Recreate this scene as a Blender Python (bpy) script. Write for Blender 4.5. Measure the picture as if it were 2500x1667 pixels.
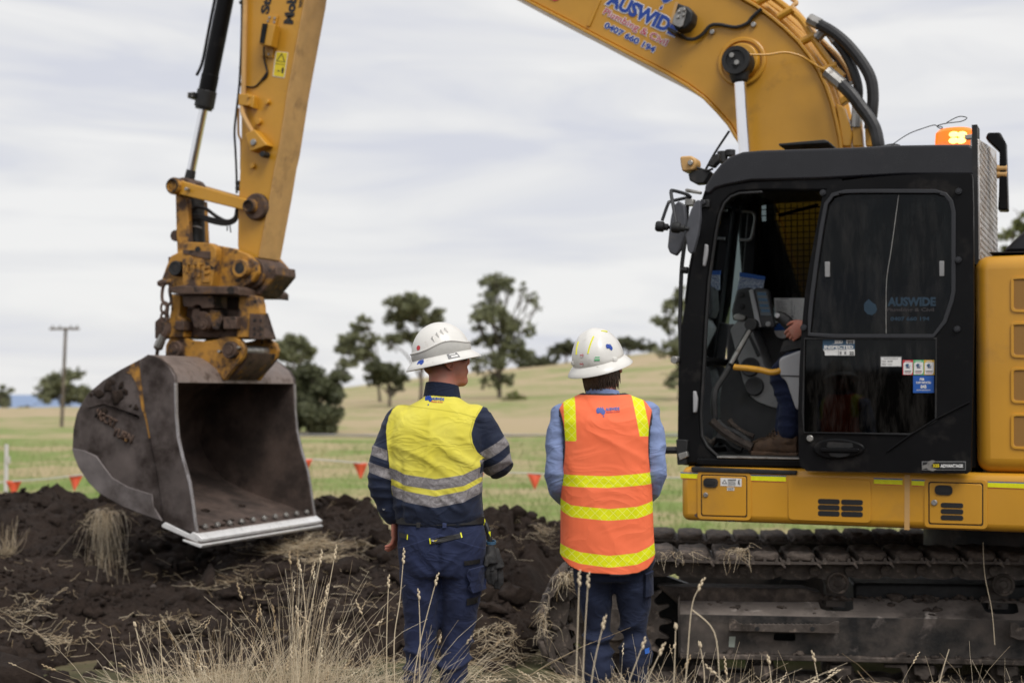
import bpy, bmesh, math, random
import numpy as np
from mathutils import Vector, Matrix, Euler, noise
R = math.radians
random.seed(7); RNG = np.random.default_rng(11)
for _o in list(bpy.data.objects): bpy.data.objects.remove(_o, do_unlink=True)
SC = bpy.context.scene
COL = SC.collection

# ------------------------------------------------------------------ camera
EYE = Vector((0, 0, 1.58)); PITCH = R(2.09); FPX = 2500 * 50 / 36.0
cam_data = bpy.data.cameras.new('camera'); cam = bpy.data.objects.new('camera', cam_data); COL.objects.link(cam)
cam.location = EYE; cam.rotation_euler = (math.pi / 2 + PITCH, 0, 0)
cam_data.lens = 50; cam_data.sensor_width = 36; cam_data.clip_start = 0.1; cam_data.clip_end = 60000
cam_data.dof.use_dof = True; cam_data.dof.focus_distance = 6.6; cam_data.dof.aperture_fstop = 2.0; cam_data.dof.aperture_blades = 9
SC.camera = cam
# ------------------------------------------------------------------ sky, sun, exposure
SUN_EL, SUN_AZ = R(52), R(150)          # azimuth from +Y towards +X: over the right shoulder
world = bpy.data.worlds.new('World'); SC.world = world; world.use_nodes = True
_n = world.node_tree.nodes; _l = world.node_tree.links; _n.clear()
_out = _n.new('ShaderNodeOutputWorld'); _bg = _n.new('ShaderNodeBackground'); _bg.inputs[1].default_value = 0.1
_sky = _n.new('ShaderNodeTexSky'); _sky.sky_type = 'NISHITA'; _sky.sun_disc = False
_sky.sun_elevation = SUN_EL; _sky.sun_rotation = SUN_AZ
_tc = _n.new('ShaderNodeTexCoord'); _mp = _n.new('ShaderNodeMapping'); _mp.inputs['Scale'].default_value = (1.6, 1.6, 8.5)
_mp.inputs['Rotation'].default_value = (0, R(6), 0)
_nz = _n.new('ShaderNodeTexNoise'); _nz.inputs['Scale'].default_value = 2.3; _nz.inputs['Detail'].default_value = 6
_nz.inputs['Roughness'].default_value = 0.5; _nz.inputs['Distortion'].default_value = 0.7
_cr = _n.new('ShaderNodeValToRGB')
_cr.color_ramp.elements[0].position = 0.36; _cr.color_ramp.elements[0].color = (0.595, 0.607, 0.665, 1)
_cr.color_ramp.elements[1].position = 0.60; _cr.color_ramp.elements[1].color = (0.765, 0.76, 0.755, 1)
_e = _cr.color_ramp.elements.new(0.5); _e.color = (0.70, 0.70, 0.71, 1)
_mul = _n.new('ShaderNodeVectorMath'); _mul.operation = 'SCALE'; _mul.inputs['Scale'].default_value = 7.25
_mx = _n.new('ShaderNodeMix'); _mx.data_type = 'RGBA'; _mx.inputs[0].default_value = 0.965
_l.new(_tc.outputs['Generated'], _mp.inputs[0]); _l.new(_mp.outputs[0], _nz.inputs['Vector']); _l.new(_nz.outputs[0], _cr.inputs[0])
_l.new(_cr.outputs[0], _mul.inputs[0]); _l.new(_sky.outputs[0], _mx.inputs[6]); _l.new(_mul.outputs[0], _mx.inputs[7])
_l.new(_mx.outputs[2], _bg.inputs[0]); _l.new(_bg.outputs[0], _out.inputs[0])
sun_data = bpy.data.lights.new('sun', 'SUN'); sun_data.energy = 1.5; sun_data.angle = R(28); sun_data.color = (1.0, 0.965, 0.92)
sun = bpy.data.objects.new('sun', sun_data); COL.objects.link(sun)
_sd = Vector((math.sin(SUN_AZ) * math.cos(SUN_EL), math.cos(SUN_AZ) * math.cos(SUN_EL), math.sin(SUN_EL)))
sun.rotation_euler = (-_sd).to_track_quat('-Z', 'Y').to_euler(); sun.location = _sd * 30
SC.view_settings.view_transform = 'Standard'; SC.view_settings.look = 'None'; SC.view_settings.gamma = 1; SC.view_settings.use_curve_mapping = False
SC.view_settings.exposure = 0.66
SC.cycles.max_bounces = 6; SC.cycles.diffuse_bounces = 3; SC.cycles.glossy_bounces = 3; SC.cycles.transmission_bounces = 6; SC.cycles.transparent_max_bounces = 16
SC.cycles.caustics_reflective = False; SC.cycles.caustics_refractive = False; SC.cycles.use_denoising = True

# ------------------------------------------------------------------ tracing helpers (photo pixel -> point on a plane of known depth)
REG = {'O': (0, 0, .9408), 'A': (300, 0, 3.1367), 'B': (300, 400, 2.8), 'C': (150, 800, 2.8508), 'N': (380, 560, 3.92), 'M': (860, 760, 3.136),
       'V': (1280, 760, 3.137), 'L': (880, 1200, 2.94), 'T': (1260, 0, 2.5021), 'K': (1580, 320, 3.564), 'I': (1580, 720, 3.136),
       'R': (2000, 300, 3.408), 'D': (1940, 780, 3.9196), 'Y': (1640, 1120, 2.7349), 'U': (1560, 1260, 2.5021), 'G': (0, 1150, 3.0329),
       'F': (640, 640, 2.2189), 'H': (0, 760, 3.2), 'J': (400, 1250, 3.36), 'Q': (1780, 640, 4.9), 'W': (1440, 0, 8.4), 'E': (590, 0, 7.84), 'X': (960, 780, 8.71), 'S': (1, 1, 1)}
def src(r, x, y):
    x0, y0, s = REG[r]; return x0 + x / s, y0 + y / s
def raydir(px, py):
    u, w = (px - 1250) / FPX, (833.5 - py) / FPX
    c, s = math.cos(PITCH), math.sin(PITCH)
    return Vector((u, c - w * s, s + w * c))
def at(r, x, y, Y):
    d = raydir(*src(r, x, y)); return EYE + d * (Y / d.y)
class Frame:
    def __init__(s, o, yaw):
        s.o = Vector(o); s.ex = Vector((math.cos(yaw), -math.sin(yaw), 0)); s.ey = Vector((math.sin(yaw), math.cos(yaw), 0))
        s.mat = Matrix.Translation(s.o) @ Matrix.Rotation(-yaw, 4, 'Z')
    def p(s, r, x, y, b):
        d = raydir(*src(r, x, y)); t = (b - (EYE - s.o).dot(s.ey)) / d.dot(s.ey); q = EYE + d * t - s.o
        return (q.dot(s.ex), q.z)
    def v(s, r, x, y, b):
        a, c = s.p(r, x, y, b); return Vector((a, b, c))
    def va(s, r, x, y, a):                      # on the cross plane a = const
        d = raydir(*src(r, x, y)); t = (a - (EYE - s.o).dot(s.ex)) / d.dot(s.ex); q = EYE + d * t - s.o
        return Vector((a, q.dot(s.ey), q.z))
    def poly(s, r, pts, b): return [s.p(r, x, y, b) for x, y in pts]

# ------------------------------------------------------------------ mesh builder
class MB:
    def __init__(s): s.v = []; s.f = []; s.m = []; s.cm = 0
    def add(s, vs, fs):
        k = len(s.v); s.v += [tuple(x) for x in vs]; s.f += [tuple(i + k for i in q) for q in fs]; s.m += [s.cm] * len(fs); return s
    def box(s, c, d, rot=None):
        hx, hy, hz = d[0] / 2, d[1] / 2, d[2] / 2; c = Vector(c)
        vs = [Vector((x, y, z)) for x in (-hx, hx) for y in (-hy, hy) for z in (-hz, hz)]
        if rot is not None: vs = [rot @ v for v in vs]
        return s.add([c + v for v in vs], [(0, 1, 3, 2), (4, 6, 7, 5), (0, 4, 5, 1), (2, 3, 7, 6), (0, 2, 6, 4), (1, 5, 7, 3)])
    def prism(s, poly, b0, b1):                 # polygon in (a,c), extruded along b
        n = len(poly); vs = [(x, b0, z) for x, z in poly] + [(x, b1, z) for x, z in poly]
        ar = sum(poly[i][0] * poly[(i + 1) % n][1] - poly[(i + 1) % n][0] * poly[i][1] for i in range(n))
        f1, f2 = tuple(range(n)), tuple(range(2 * n - 1, n - 1, -1)); sd = [(i, i + n, (i + 1) % n + n, (i + 1) % n) for i in range(n)]
        if ar < 0: f1, f2 = f1[::-1], f2[::-1]; sd = [q[::-1] for q in sd]
        return s.add(vs, [f1, f2] + sd)
    def cyl(s, p0, p1, r0, r1=None, n=16, cap=True):
        return s.tube([p0, p1], [r0, r0 if r1 is None else r1], n, cap)
    def tube(s, path, r, n=8, cap=True, squash=None):
        P = [Vector(p) for p in path]; m = len(P)
        rr = r if isinstance(r, (list, tuple)) else [r] * m
        t0 = (P[1] - P[0]).normalized(); up = Vector((0, 0, 1)) if abs(t0.z) < .9 else Vector((1, 0, 0))
        nx = t0.cross(up).normalized(); vs = []; fs = []
        for i in range(m):
            t = (P[min(i + 1, m - 1)] - P[max(i - 1, 0)])
            t = t.normalized() if t.length > 1e-9 else t0
            nx = (nx - t * nx.dot(t)).normalized(); ny = t.cross(nx)
            for k in range(n):
                an = 2 * math.pi * k / n; vs.append(P[i] + nx * (math.cos(an) * rr[i]) + ny * (math.sin(an) * rr[i]))
        for i in range(m - 1):
            for k in range(n): fs.append((i * n + k, i * n + (k + 1) % n, (i + 1) * n + (k + 1) % n, (i + 1) * n + k))
        if cap: fs.append(tuple(range(n))[::-1]); fs.append(tuple(range((m - 1) * n, m * n)))
        return s.add(vs, fs)
    def lathe(s, prof, c=(0, 0, 0), axis=(0, 0, 1), n=24, closed=False):   # prof: (radius, height)
        ax = Vector(axis).normalized(); c = Vector(c); u = ax.orthogonal().normalized(); w = ax.cross(u); vs = []; fs = []
        for r, h in prof:
            for k in range(n):
                an = 2 * math.pi * k / n; vs.append(c + ax * h + (u * math.cos(an) + w * math.sin(an)) * r)
        m = len(prof)
        for i in range(m - 1 + (1 if closed else 0)):
            j = (i + 1) % m
            for k in range(n): fs.append((i * n + k, i * n + (k + 1) % n, j * n + (k + 1) % n, j * n + k))
        if not closed:
            if prof[0][0] > 1e-6: fs.append(tuple(range(n))[::-1])
            if prof[-1][0] > 1e-6: fs.append(tuple(range((m - 1) * n, m * n)))
        return s.add(vs, fs)
    def ell(s, c, r, rot=None, nu=20, nv=12):
        c = Vector(c); vs = [Vector((0, 0, r[2]))]; fs = []
        for j in range(1, nv):
            th = math.pi * j / nv
            for k in range(nu):
                an = 2 * math.pi * k / nu; vs.append(Vector((r[0] * math.sin(th) * math.cos(an), r[1] * math.sin(th) * math.sin(an), r[2] * math.cos(th))))
        vs.append(Vector((0, 0, -r[2]))); L = len(vs) - 1
        for k in range(nu): fs.append((0, 1 + k, 1 + (k + 1) % nu)); fs.append((L, L - nu + (k + 1) % nu, L - nu + k))
        for j in range(nv - 2):
            for k in range(nu):
                a = 1 + j * nu + k; b = 1 + j * nu + (k + 1) % nu; fs.append((a, a + nu, b + nu, b))
        if rot is not None: vs = [rot @ v for v in vs]
        return s.add([c + v for v in vs], fs)
    def loft(s, rings, cap=True):
        n = len(rings[0]); vs = [p for r in rings for p in r]; fs = []
        for i in range(len(rings) - 1):
            for k in range(n): fs.append((i * n + k, i * n + (k + 1) % n, (i + 1) * n + (k + 1) % n, (i + 1) * n + k))
        if cap: fs.append(tuple(range(n))[::-1]); fs.append(tuple(range((len(rings) - 1) * n, len(rings) * n)))
        return s.add(vs, fs)
    def mesh(s, name, mats):
        me = bpy.data.meshes.new(name); me.from_pydata(s.v, [], s.f)
        for m in (mats if isinstance(mats, (list, tuple)) else [mats]): me.materials.append(m)
        if any(s.m): me.polygons.foreach_set('material_index', s.m)
        return me
    def build(s, name, mats, parent=None, bevel=0, smooth=35, seg=2, fix=True):
        me = s.mesh(name, mats)
        if fix:
            bm = bmesh.new(); bm.from_mesh(me); bmesh.ops.recalc_face_normals(bm, faces=bm.faces); bm.to_mesh(me); bm.free()
        return link(name, me, parent, bevel, smooth, seg)
def link(name, me, parent=None, bevel=0, smooth=35, seg=2):
    if smooth:
        me.polygons.foreach_set('use_smooth', [True] * len(me.polygons)); me.set_sharp_from_angle(angle=R(smooth))
    o = bpy.data.objects.new(name, me); COL.objects.link(o); o.parent = parent
    if bevel:
        b = o.modifiers.new('bevel', 'BEVEL'); b.width = bevel; b.segments = seg; b.limit_method = 'ANGLE'; b.angle_limit = R(32)
    return o
def empty(name, loc=(0, 0, 0), parent=None, rz=0):
    o = bpy.data.objects.new(name, None); COL.objects.link(o); o.location = loc; o.rotation_euler = (0, 0, rz); o.parent = parent; o.empty_display_size = .2; return o
def tag(o, label=None, cat=None, group=None, kind=None):
    if label: o['label'] = label
    if cat: o['category'] = cat
    if group: o['group'] = group
    if kind: o['kind'] = kind
    return o
def rpoly(pts, r, n=4):
    out = []; m = len(pts)
    for i in range(m):
        rad = r[i] if isinstance(r, (list, tuple)) else r
        p0, p, p1 = Vector(pts[i - 1]), Vector(pts[i]), Vector(pts[(i + 1) % m])
        if rad <= 0: out.append(tuple(p)); continue
        d0, d1 = (p0 - p), (p1 - p); q = min(rad, d0.length * .48, d1.length * .48); a, b = p + d0.normalized() * q, p + d1.normalized() * q
        for k in range(n + 1):
            t = k / n; out.append(tuple((1 - t) ** 2 * a + 2 * t * (1 - t) * p + t * t * b))
    return out
def smoothpath(pts, n=6):
    P = [Vector(p) for p in pts]; out = []
    for i in range(len(P) - 1):
        p0, p1, p2, p3 = P[max(i - 1, 0)], P[i], P[i + 1], P[min(i + 2, len(P) - 1)]
        for k in range(n):
            t = k / n; out.append(.5 * ((2 * p1) + (p2 - p0) * t + (2 * p0 - 5 * p1 + 4 * p2 - p3) * t * t + (3 * p1 - p0 - 3 * p2 + p3) * t ** 3))
    out.append(P[-1]); return out
def qmat(p0, p1, p3=None, up=None):
    """frame whose x runs p0->p1 and whose y is the in-plane up"""
    x = (Vector(p1) - Vector(p0)).normalized(); y = Vector(up); y = (y - x * y.dot(x)).normalized(); z = x.cross(y)
    return Matrix((x, y, z)).transposed().to_4x4()
def text_mesh(body, bold=0.0, res=3):
    cu = bpy.data.curves.new('lettering', 'FONT'); cu.body = body; cu.size = 1; cu.offset = bold; cu.resolution_u = res
    o = bpy.data.objects.new('lettering_tmp', cu); COL.objects.link(o)
    dg = bpy.context.evaluated_depsgraph_get(); me = bpy.data.meshes.new_from_object(o.evaluated_get(dg)); 
    bpy.data.objects.remove(o); bpy.data.curves.remove(cu); return me
def text(name, body, mat, parent, origin, xdir, updir, width, height, bold=.02, outline=None, omat=None, lift=.0015, shear=0):
    """flat lettering fitted to width x height; origin = left end of the baseline"""
    M = qmat(Vector((0, 0, 0)), Vector(xdir), up=Vector(updir)); nrm = M.to_3x3() @ Vector((0, 0, 1))
    ref = None; objs = []
    for k, (off, m) in enumerate(([(bold + outline, omat)] if outline else []) + [(bold, mat)]):
        me = text_mesh(body, off); co = np.empty(len(me.vertices) * 3); me.vertices.foreach_get('co', co); co = co.reshape(-1, 3)
        if ref is None:
            rme = text_mesh(body, bold); rc = np.empty(len(rme.vertices) * 3); rme.vertices.foreach_get('co', rc); rc = rc.reshape(-1, 3); ref = (rc.min(0), rc.max(0)); bpy.data.meshes.remove(rme)
        lo, hi = ref; sx = width / max(hi[0] - lo[0], 1e-6); sy = height / max(hi[1] - max(lo[1], -.02 if height else lo[1]), 1e-6)
        co[:, 0] = (co[:, 0] - lo[0]) * sx; co[:, 1] = (co[:, 1]) * sy; co[:, 0] += co[:, 1] * shear
        R3 = np.array(M.to_3x3()); w = co @ R3.T + np.array(origin) + np.array(nrm) * lift * (k + 1)
        me.vertices.foreach_set('co', w.ravel()); me.materials.clear(); me.materials.append(m)
        o = bpy.data.objects.new(name, me); COL.objects.link(o); o.parent = parent; objs.append(o)
    return objs

# ------------------------------------------------------------------ materials
def nodes_of(name):
    m = bpy.data.materials.new(name); m.use_nodes = True; nt = m.node_tree; return m, nt, nt.nodes['Principled BSDF']
class NT:
    def __init__(s, nt): s.nt = nt
    def n(s, t, **k):
        q = s.nt.nodes.new(t)
        for a, b in k.items(): setattr(q, a, b)
        return q
    def lk(s, a, b): s.nt.links.new(a, b)
    def noise(s, vec, scale, detail=4, rough=.55, dist=0):
        q = s.n('ShaderNodeTexNoise'); q.inputs['Scale'].default_value = scale; q.inputs['Detail'].default_value = detail
        q.inputs['Roughness'].default_value = rough; q.inputs['Distortion'].default_value = dist
        if vec is not None: s.lk(vec, q.inputs['Vector'])
        return q.outputs[0]
    def ramp(s, fac, p0, p1, c0=(0, 0, 0, 1), c1=(1, 1, 1, 1)):
        q = s.n('ShaderNodeValToRGB'); e = q.color_ramp.elements; e[0].position = p0; e[0].color = c0; e[1].position = p1; e[1].color = c1; s.lk(fac, q.inputs[0]); return q.outputs[0]
    def mix(s, fac, a, b, blend='MIX'):
        q = s.n('ShaderNodeMix', data_type='RGBA', blend_type=blend)
        for i, x in ((0, fac), (6, a), (7, b)):
            if hasattr(x, 'is_linked') or hasattr(x, 'links'): s.lk(x, q.inputs[i])
            else: q.inputs[i].default_value = x if i == 0 else (tuple(x) + (1,))[:4]
        return q.outputs[2]
    def math(s, op, a, b=None, clamp=False):
        q = s.n('ShaderNodeMath', operation=op); q.use_clamp = clamp
        for i, x in ((0, a), (1, b)):
            if x is None: continue
            if hasattr(x, 'links'): s.lk(x, q.inputs[i])
            else: q.inputs[i].default_value = x
        return q.outputs[0]
    def attr(s, name):
        q = s.n('ShaderNodeAttribute', attribute_name=name); return q.outputs['Fac']
    def bump(s, h, bsdf, strength=.3, dist=.01):
        q = s.n('ShaderNodeBump'); q.inputs['Strength'].default_value = strength; q.inputs['Distance'].default_value = dist; s.lk(h, q.inputs['Height']); s.lk(q.outputs[0], bsdf.inputs['Normal'])
def pm(name, col, rough=.5, metal=0, var=.12, vs=4, dirt=None, dp=(.55, .7), ds=3, d2=None, d2p=(.62, .68), d2s=9, bump=0, bs=60, coat=0, spec=.5, streak=False, rvar=.1):
    m, nt, b = nodes_of(name); t = NT(nt); tc = t.n('ShaderNodeTexCoord').outputs['Object']
    v = t.noise(tc, vs, 5); lo = tuple(c * (1 - var) for c in col); hi = tuple(min(c * (1 + var), 1) for c in col)
    c = t.mix(t.ramp(v, .3, .7), lo, hi); rg = t.ramp(t.noise(tc, vs * 3, 4), .3, .7, (max(rough - rvar, .02),) * 3 + (1,), (min(rough + rvar, 1),) * 3 + (1,))
    if dirt:
        vec = tc
        if streak:
            mp = t.n('ShaderNodeMapping'); mp.inputs['Scale'].default_value = (1, 1, .25); t.lk(tc, mp.inputs[0]); vec = mp.outputs[0]
        f = t.ramp(t.noise(vec, ds, 7, .62), dp[0], dp[1]); c = t.mix(f, c, dirt); rg = t.mix(f, rg, (.85, .85, .85))
    if d2:
        f2 = t.ramp(t.noise(tc, d2s, 6, .6, .4), d2p[0], d2p[1]); c = t.mix(f2, c, d2); rg = t.mix(f2, rg, (.8, .8, .8))
    t.lk(c, b.inputs['Base Color']); t.lk(rg, b.inputs['Roughness']); b.inputs['Metallic'].default_value = metal; b.inputs['Specular IOR Level'].default_value = spec
    if coat: b.inputs['Coat Weight'].default_value = coat; b.inputs['Coat Roughness'].default_value = .12
    if bump: t.bump(t.noise(tc, bs, 5), b, bump)
    return m
def flat(name, col, rough=.55, emit=0):
    m, nt, b = nodes_of(name); b.inputs['Base Color'].default_value = tuple(col) + (1,); b.inputs['Roughness'].default_value = rough
    t = NT(nt); tc = t.n('ShaderNodeTexCoord').outputs['Object']; c = t.mix(t.ramp(t.noise(tc, 40, 4), .35, .7), tuple(x * .88 for x in col), col); t.lk(c, b.inputs['Base Color'])
    if emit: b.inputs['Emission Color'].default_value = tuple(col) + (1,); b.inputs['Emission Strength'].default_value = emit
    return m
RUST = (.075, .045, .032); SOILC = (.028, .021, .018)
M = {}
M['yellow'] = pm('yellow_paint', (.56, .278, .022), .42, var=.10, vs=2.6, dirt=(.16, .085, .03), dp=(.60, .86), ds=2.6, d2=(.05, .03, .02), d2p=(.735, .76), d2s=26, coat=.15, bump=.03, bs=14, rvar=.08)
M['yellow_clean'] = pm('yellow_panel_paint', (.60, .292, .022), .38, var=.08, vs=1.9, dirt=(.26, .14, .045), dp=(.55, .86), ds=1.4, d2=(.07, .04, .03), d2p=(.76, .775), d2s=30, coat=.25, bump=.02, bs=8, rvar=.06)
M['yellow_dirty'] = pm('worn_yellow_paint', (.46, .22, .03), .55, var=.15, vs=6, dirt=RUST, dp=(.47, .60), ds=5.5, d2=(.02, .015, .012), d2p=(.60, .66), d2s=10, bump=.25, bs=45)
M['yellow_pale'] = pm('pale_yellow_paint', (.56, .33, .12), .55, var=.12, vs=7, dirt=(.22, .13, .06), dp=(.56, .8), ds=4, d2=(.10, .06, .04), d2p=(.68, .72), d2s=30, bump=.1, bs=50)
M['rust'] = pm('rusty_steel', (.10, .062, .045), .7, .25, var=.35, vs=9, dirt=(.30, .15, .03), dp=(.58, .66), ds=6, d2=SOILC, d2p=(.55, .62), d2s=8, bump=.4, bs=60)
M['bucket'] = pm('bucket_steel', (.135, .110, .102), .48, .55, var=.3, vs=5, dirt=(.042, .030, .026), dp=(.44, .62), ds=3, d2=(.20, .16, .15), d2p=(.64, .8), d2s=14, bump=.15, bs=70)
M['bucket_in'] = pm('bucket_inner_steel', (.135, .098, .082), .6, .3, var=.3, vs=5, dirt=(.055, .04, .034), dp=(.42, .6), ds=3, bump=.25, bs=50)
M['bucket_top'] = pm('bucket_top_steel', (.27, .215, .19), .5, .35, var=.25, vs=6, dirt=(.10, .07, .055), dp=(.5, .68), ds=6, d2=(.42, .22, .05), d2p=(.66, .71), d2s=7, bump=.12, bs=60)
M['worn'] = pm('polished_wear_steel', (.36, .34, .345), .38, .7, var=.2, vs=9, dirt=(.11, .09, .085), dp=(.5, .75), ds=7, bump=.1, bs=90)
M['edge'] = pm('bare_cutting_edge_steel', (.86, .85, .84), .34, .35, var=.1, vs=12, dirt=(.12, .09, .08), dp=(.68, .73), ds=14, bump=.06, bs=80)
M['black_paint'] = pm('black_cab_paint', (.0065, .0065, .0072), .40, var=.25, vs=3, dirt=(.045, .040, .036), dp=(.56, .90), ds=5, coat=.03, spec=.10, rvar=.07)
M['black_roof'] = pm('charcoal_roof_paint', (.010, .010, .013), .30, var=.2, vs=3, dirt=(.07, .062, .06), dp=(.6, .95), ds=4, coat=.14, spec=.4, rvar=.06)
M['rubber'] = pm('black_rubber', (.010, .010, .0105), .6, var=.3, vs=10, dirt=(.06, .05, .045), dp=(.58, .85), ds=9)
M['hose'] = pm('black_hose', (.014, .014, .015), .45, var=.3, vs=30, dirt=(.05, .045, .04), dp=(.6, .85), ds=20)
M['chrome'] = pm('chromed_rod', (.82, .82, .84), .13, 1, var=.03, rvar=.04)
M['steel'] = pm('dull_zinc_steel', (.34, .33, .31), .42, .75, var=.2, vs=20, dirt=(.12, .09, .07), dp=(.55, .8), ds=15)
M['tread'] = pm('aluminium_tread_plate', (.62, .60, .58), .33, .8, var=.08, vs=8, dirt=(.30, .25, .21), dp=(.45, .75), ds=6)
M['track'] = pm('track_steel', (.088, .071, .060), .6, .2, var=.35, vs=8, dirt=(.035, .027, .022), dp=(.42, .62), ds=6, d2=(.24, .19, .155), d2p=(.56, .70), d2s=14, bump=.35, bs=45)
M['frame'] = pm('black_track_frame', (.015, .0145, .0145), .42, .1, var=.3, vs=5, dirt=(.13, .105, .088), dp=(.42, .72), ds=3.2, d2=(.21, .175, .155), d2p=(.60, .74), d2s=5, bump=.2, bs=40)
M['frame_dusty_lit'] = pm('dusty_frame_painted_light', (.19, .16, .14), .85, var=.3, vs=4, dirt=(.06, .05, .044), dp=(.48, .66), ds=3.5, d2=(.50, .44, .39), d2p=(.60, .70), d2s=5, bump=.4, bs=40)  # dust, with its colour raised to stand in for light on the shaded slope
M['mud'] = pm('dried_mud', (.11, .086, .070), .95, var=.4, vs=20, dirt=(.04, .03, .025), dp=(.4, .6), ds=12, bump=.8, bs=60)
M['grey_trim'] = pm('grey_cab_plastic', (.27, .27, .272), .6, var=.08, vs=6, dirt=(.10, .09, .085), dp=(.55, .85), ds=7)
M['grey_light'] = pm('pale_grey_console_plastic', (.36, .36, .37), .55, var=.06, vs=6, dirt=(.2, .19, .18), dp=(.6, .9), ds=6)
M['dark_trim'] = pm('dark_cab_plastic', (.034, .034, .036), .6, var=.15, vs=6, dirt=(.05, .045, .04), dp=(.55, .85), ds=7)
M['skin'] = None
M['white_paint'] = flat('white_print', (.80, .79, .77)); M['blue'] = flat('blue_print', (.008, .055, .34), .4); M['red'] = flat('red_print', (.50, .045, .085), .4)
M['black_print'] = flat('black_print', (.012, .012, .013)); M['decal_yellow'] = flat('warning_yellow_print', (.80, .62, .01), .4)
M['hiviz'] = flat('fluoro_yellow_tape', (.86, .85, .004), .45); M['teal'] = flat('slate_blue_print', (.045, .115, .20)); M['decal_blue'] = flat('bright_blue_print', (.012, .10, .42))
M['green'] = flat('green_print', (.14, .50, .22)); M['amberprint'] = flat('amber_print', (.72, .45, .06)); M['redprint'] = flat('bright_red_print', (.60, .04, .05))
M['greyprint'] = flat('grey_print', (.22, .22, .22)); M['navyprint'] = flat('navy_print', (.02, .04, .14))
def glass(name, tint, alpha, rough=.03):
    m, nt, b = nodes_of(name); nt.nodes.remove(b); t = NT(nt); o = nt.nodes['Material Output']
    tr = t.n('ShaderNodeBsdfTransparent'); tr.inputs[0].default_value = tuple(tint) + (1,); gl = t.n('ShaderNodeBsdfGlossy'); gl.inputs['Roughness'].default_value = rough; gl.inputs[0].default_value = (.9, .95, 1, 1)
    fr = t.n('ShaderNodeFresnel'); fr.inputs[0].default_value = alpha if alpha > 1 else 1.28; mx = t.n('ShaderNodeMixShader'); t.lk(fr.outputs[0], mx.inputs[0]); t.lk(tr.outputs[0], mx.inputs[1]); t.lk(gl.outputs[0], mx.inputs[2]); df = t.n('ShaderNodeBsdfDiffuse'); df.inputs[0].default_value = (.5, .46, .42, 1); mp = t.n('ShaderNodeMapping'); mp.inputs['Scale'].default_value = (1, 1, .22); t.lk(t.n('ShaderNodeTexCoord').outputs['Object'], mp.inputs[0]); m2 = t.n('ShaderNodeMixShader'); t.lk(t.math('MULTIPLY', t.ramp(t.noise(mp.outputs[0], 14, 6, .7), .46, .85), .06), m2.inputs[0]); t.lk(mx.outputs[0], m2.inputs[1]); t.lk(df.outputs[0], m2.inputs[2]); t.lk(m2.outputs[0], o.inputs[0]); return m
M['glass_dark'] = glass('dark_tinted_glass', (.085, .10, .105), .8); M['glass_clear'] = glass('clear_cab_glass', (.80, .90, .87), .2); M['glass_lower'] = glass('black_tinted_glass', (.035, .045, .04), .9)
# ------------------------------------------------------------------ numpy helpers
def _lat(seed): return np.random.default_rng(seed).random((257, 257))
_LATS = {}
def vn(x, y, seed=0):
    if seed not in _LATS: _LATS[seed] = _lat(seed)
    L = _LATS[seed]; xi = np.floor(x).astype(int); yi = np.floor(y).astype(int); fx = x - xi; fy = y - yi
    fx = fx * fx * (3 - 2 * fx); fy = fy * fy * (3 - 2 * fy); xi %= 256; yi %= 256
    a = L[xi, yi]; b = L[xi + 1, yi]; c = L[xi, yi + 1]; d = L[xi + 1, yi + 1]
    return (a * (1 - fx) + b * fx) * (1 - fy) + (c * (1 - fx) + d * fx) * fy
def fbm(x, y, sc, octv=4, seed=0, g=.5):
    s = 0; a = 1; t = 0
    for i in range(octv): s = s + a * vn(x * sc + 17.3 * i, y * sc + 9.1 * i, seed + i); t += a; a *= g; sc *= 2.03
    return s / t - .5
def sstep(a, b, x): t = np.clip((x - a) / (b - a), 0, 1); return t * t * (3 - 2 * t)
def fastmesh(name, V, Fc, mats, smooth=False, mi=None):
    """Fc: list of face arrays (n,k)"""
    me = bpy.data.meshes.new(name); V = np.asarray(V, dtype=np.float32); me.vertices.add(len(V)); me.vertices.foreach_set('co', V.ravel())
    Fc = [f for f in Fc if len(f)]; tot = sum(f.size for f in Fc); n = sum(len(f) for f in Fc)
    me.loops.add(tot); me.loops.foreach_set('vertex_index', np.concatenate([f.ravel() for f in Fc]).astype(np.int32))
    st = []; k = 0
    for f in Fc: st.append(k + np.arange(len(f)) * f.shape[1]); k += f.size
    me.polygons.add(n); me.polygons.foreach_set('loop_start', np.concatenate(st).astype(np.int32))
    if mi is not None: me.polygons.foreach_set('material_index', np.asarray(mi, dtype=np.int32))
    if smooth: me.polygons.foreach_set('use_smooth', np.ones(n, dtype=bool))
    for m in (mats if isinstance(mats, (list, tuple)) else [mats]): me.materials.append(m)
    me.update(calc_edges=True); me.validate(); return me
def icos(sub):
    bm = bmesh.new(); bmesh.ops.create_icosphere(bm, subdivisions=sub, radius=1); V = np.array([v.co[:] for v in bm.verts]); Fa = np.array([[v.index for v in f.verts] for f in bm.faces]); bm.free(); return V, Fa
def rand_rot(n, rng):
    q = rng.normal(size=(n, 4)); q /= np.linalg.norm(q, axis=1)[:, None]; w, x, y, z = q.T
    return np.stack([np.stack([1 - 2 * (y * y + z * z), 2 * (x * y - z * w), 2 * (x * z + y * w)], 1), np.stack([2 * (x * y + z * w), 1 - 2 * (x * x + z * z), 2 * (y * z - x * w)], 1), np.stack([2 * (x * z - y * w), 2 * (y * z + x * w), 1 - 2 * (x * x + y * y)], 1)], 1)
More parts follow.
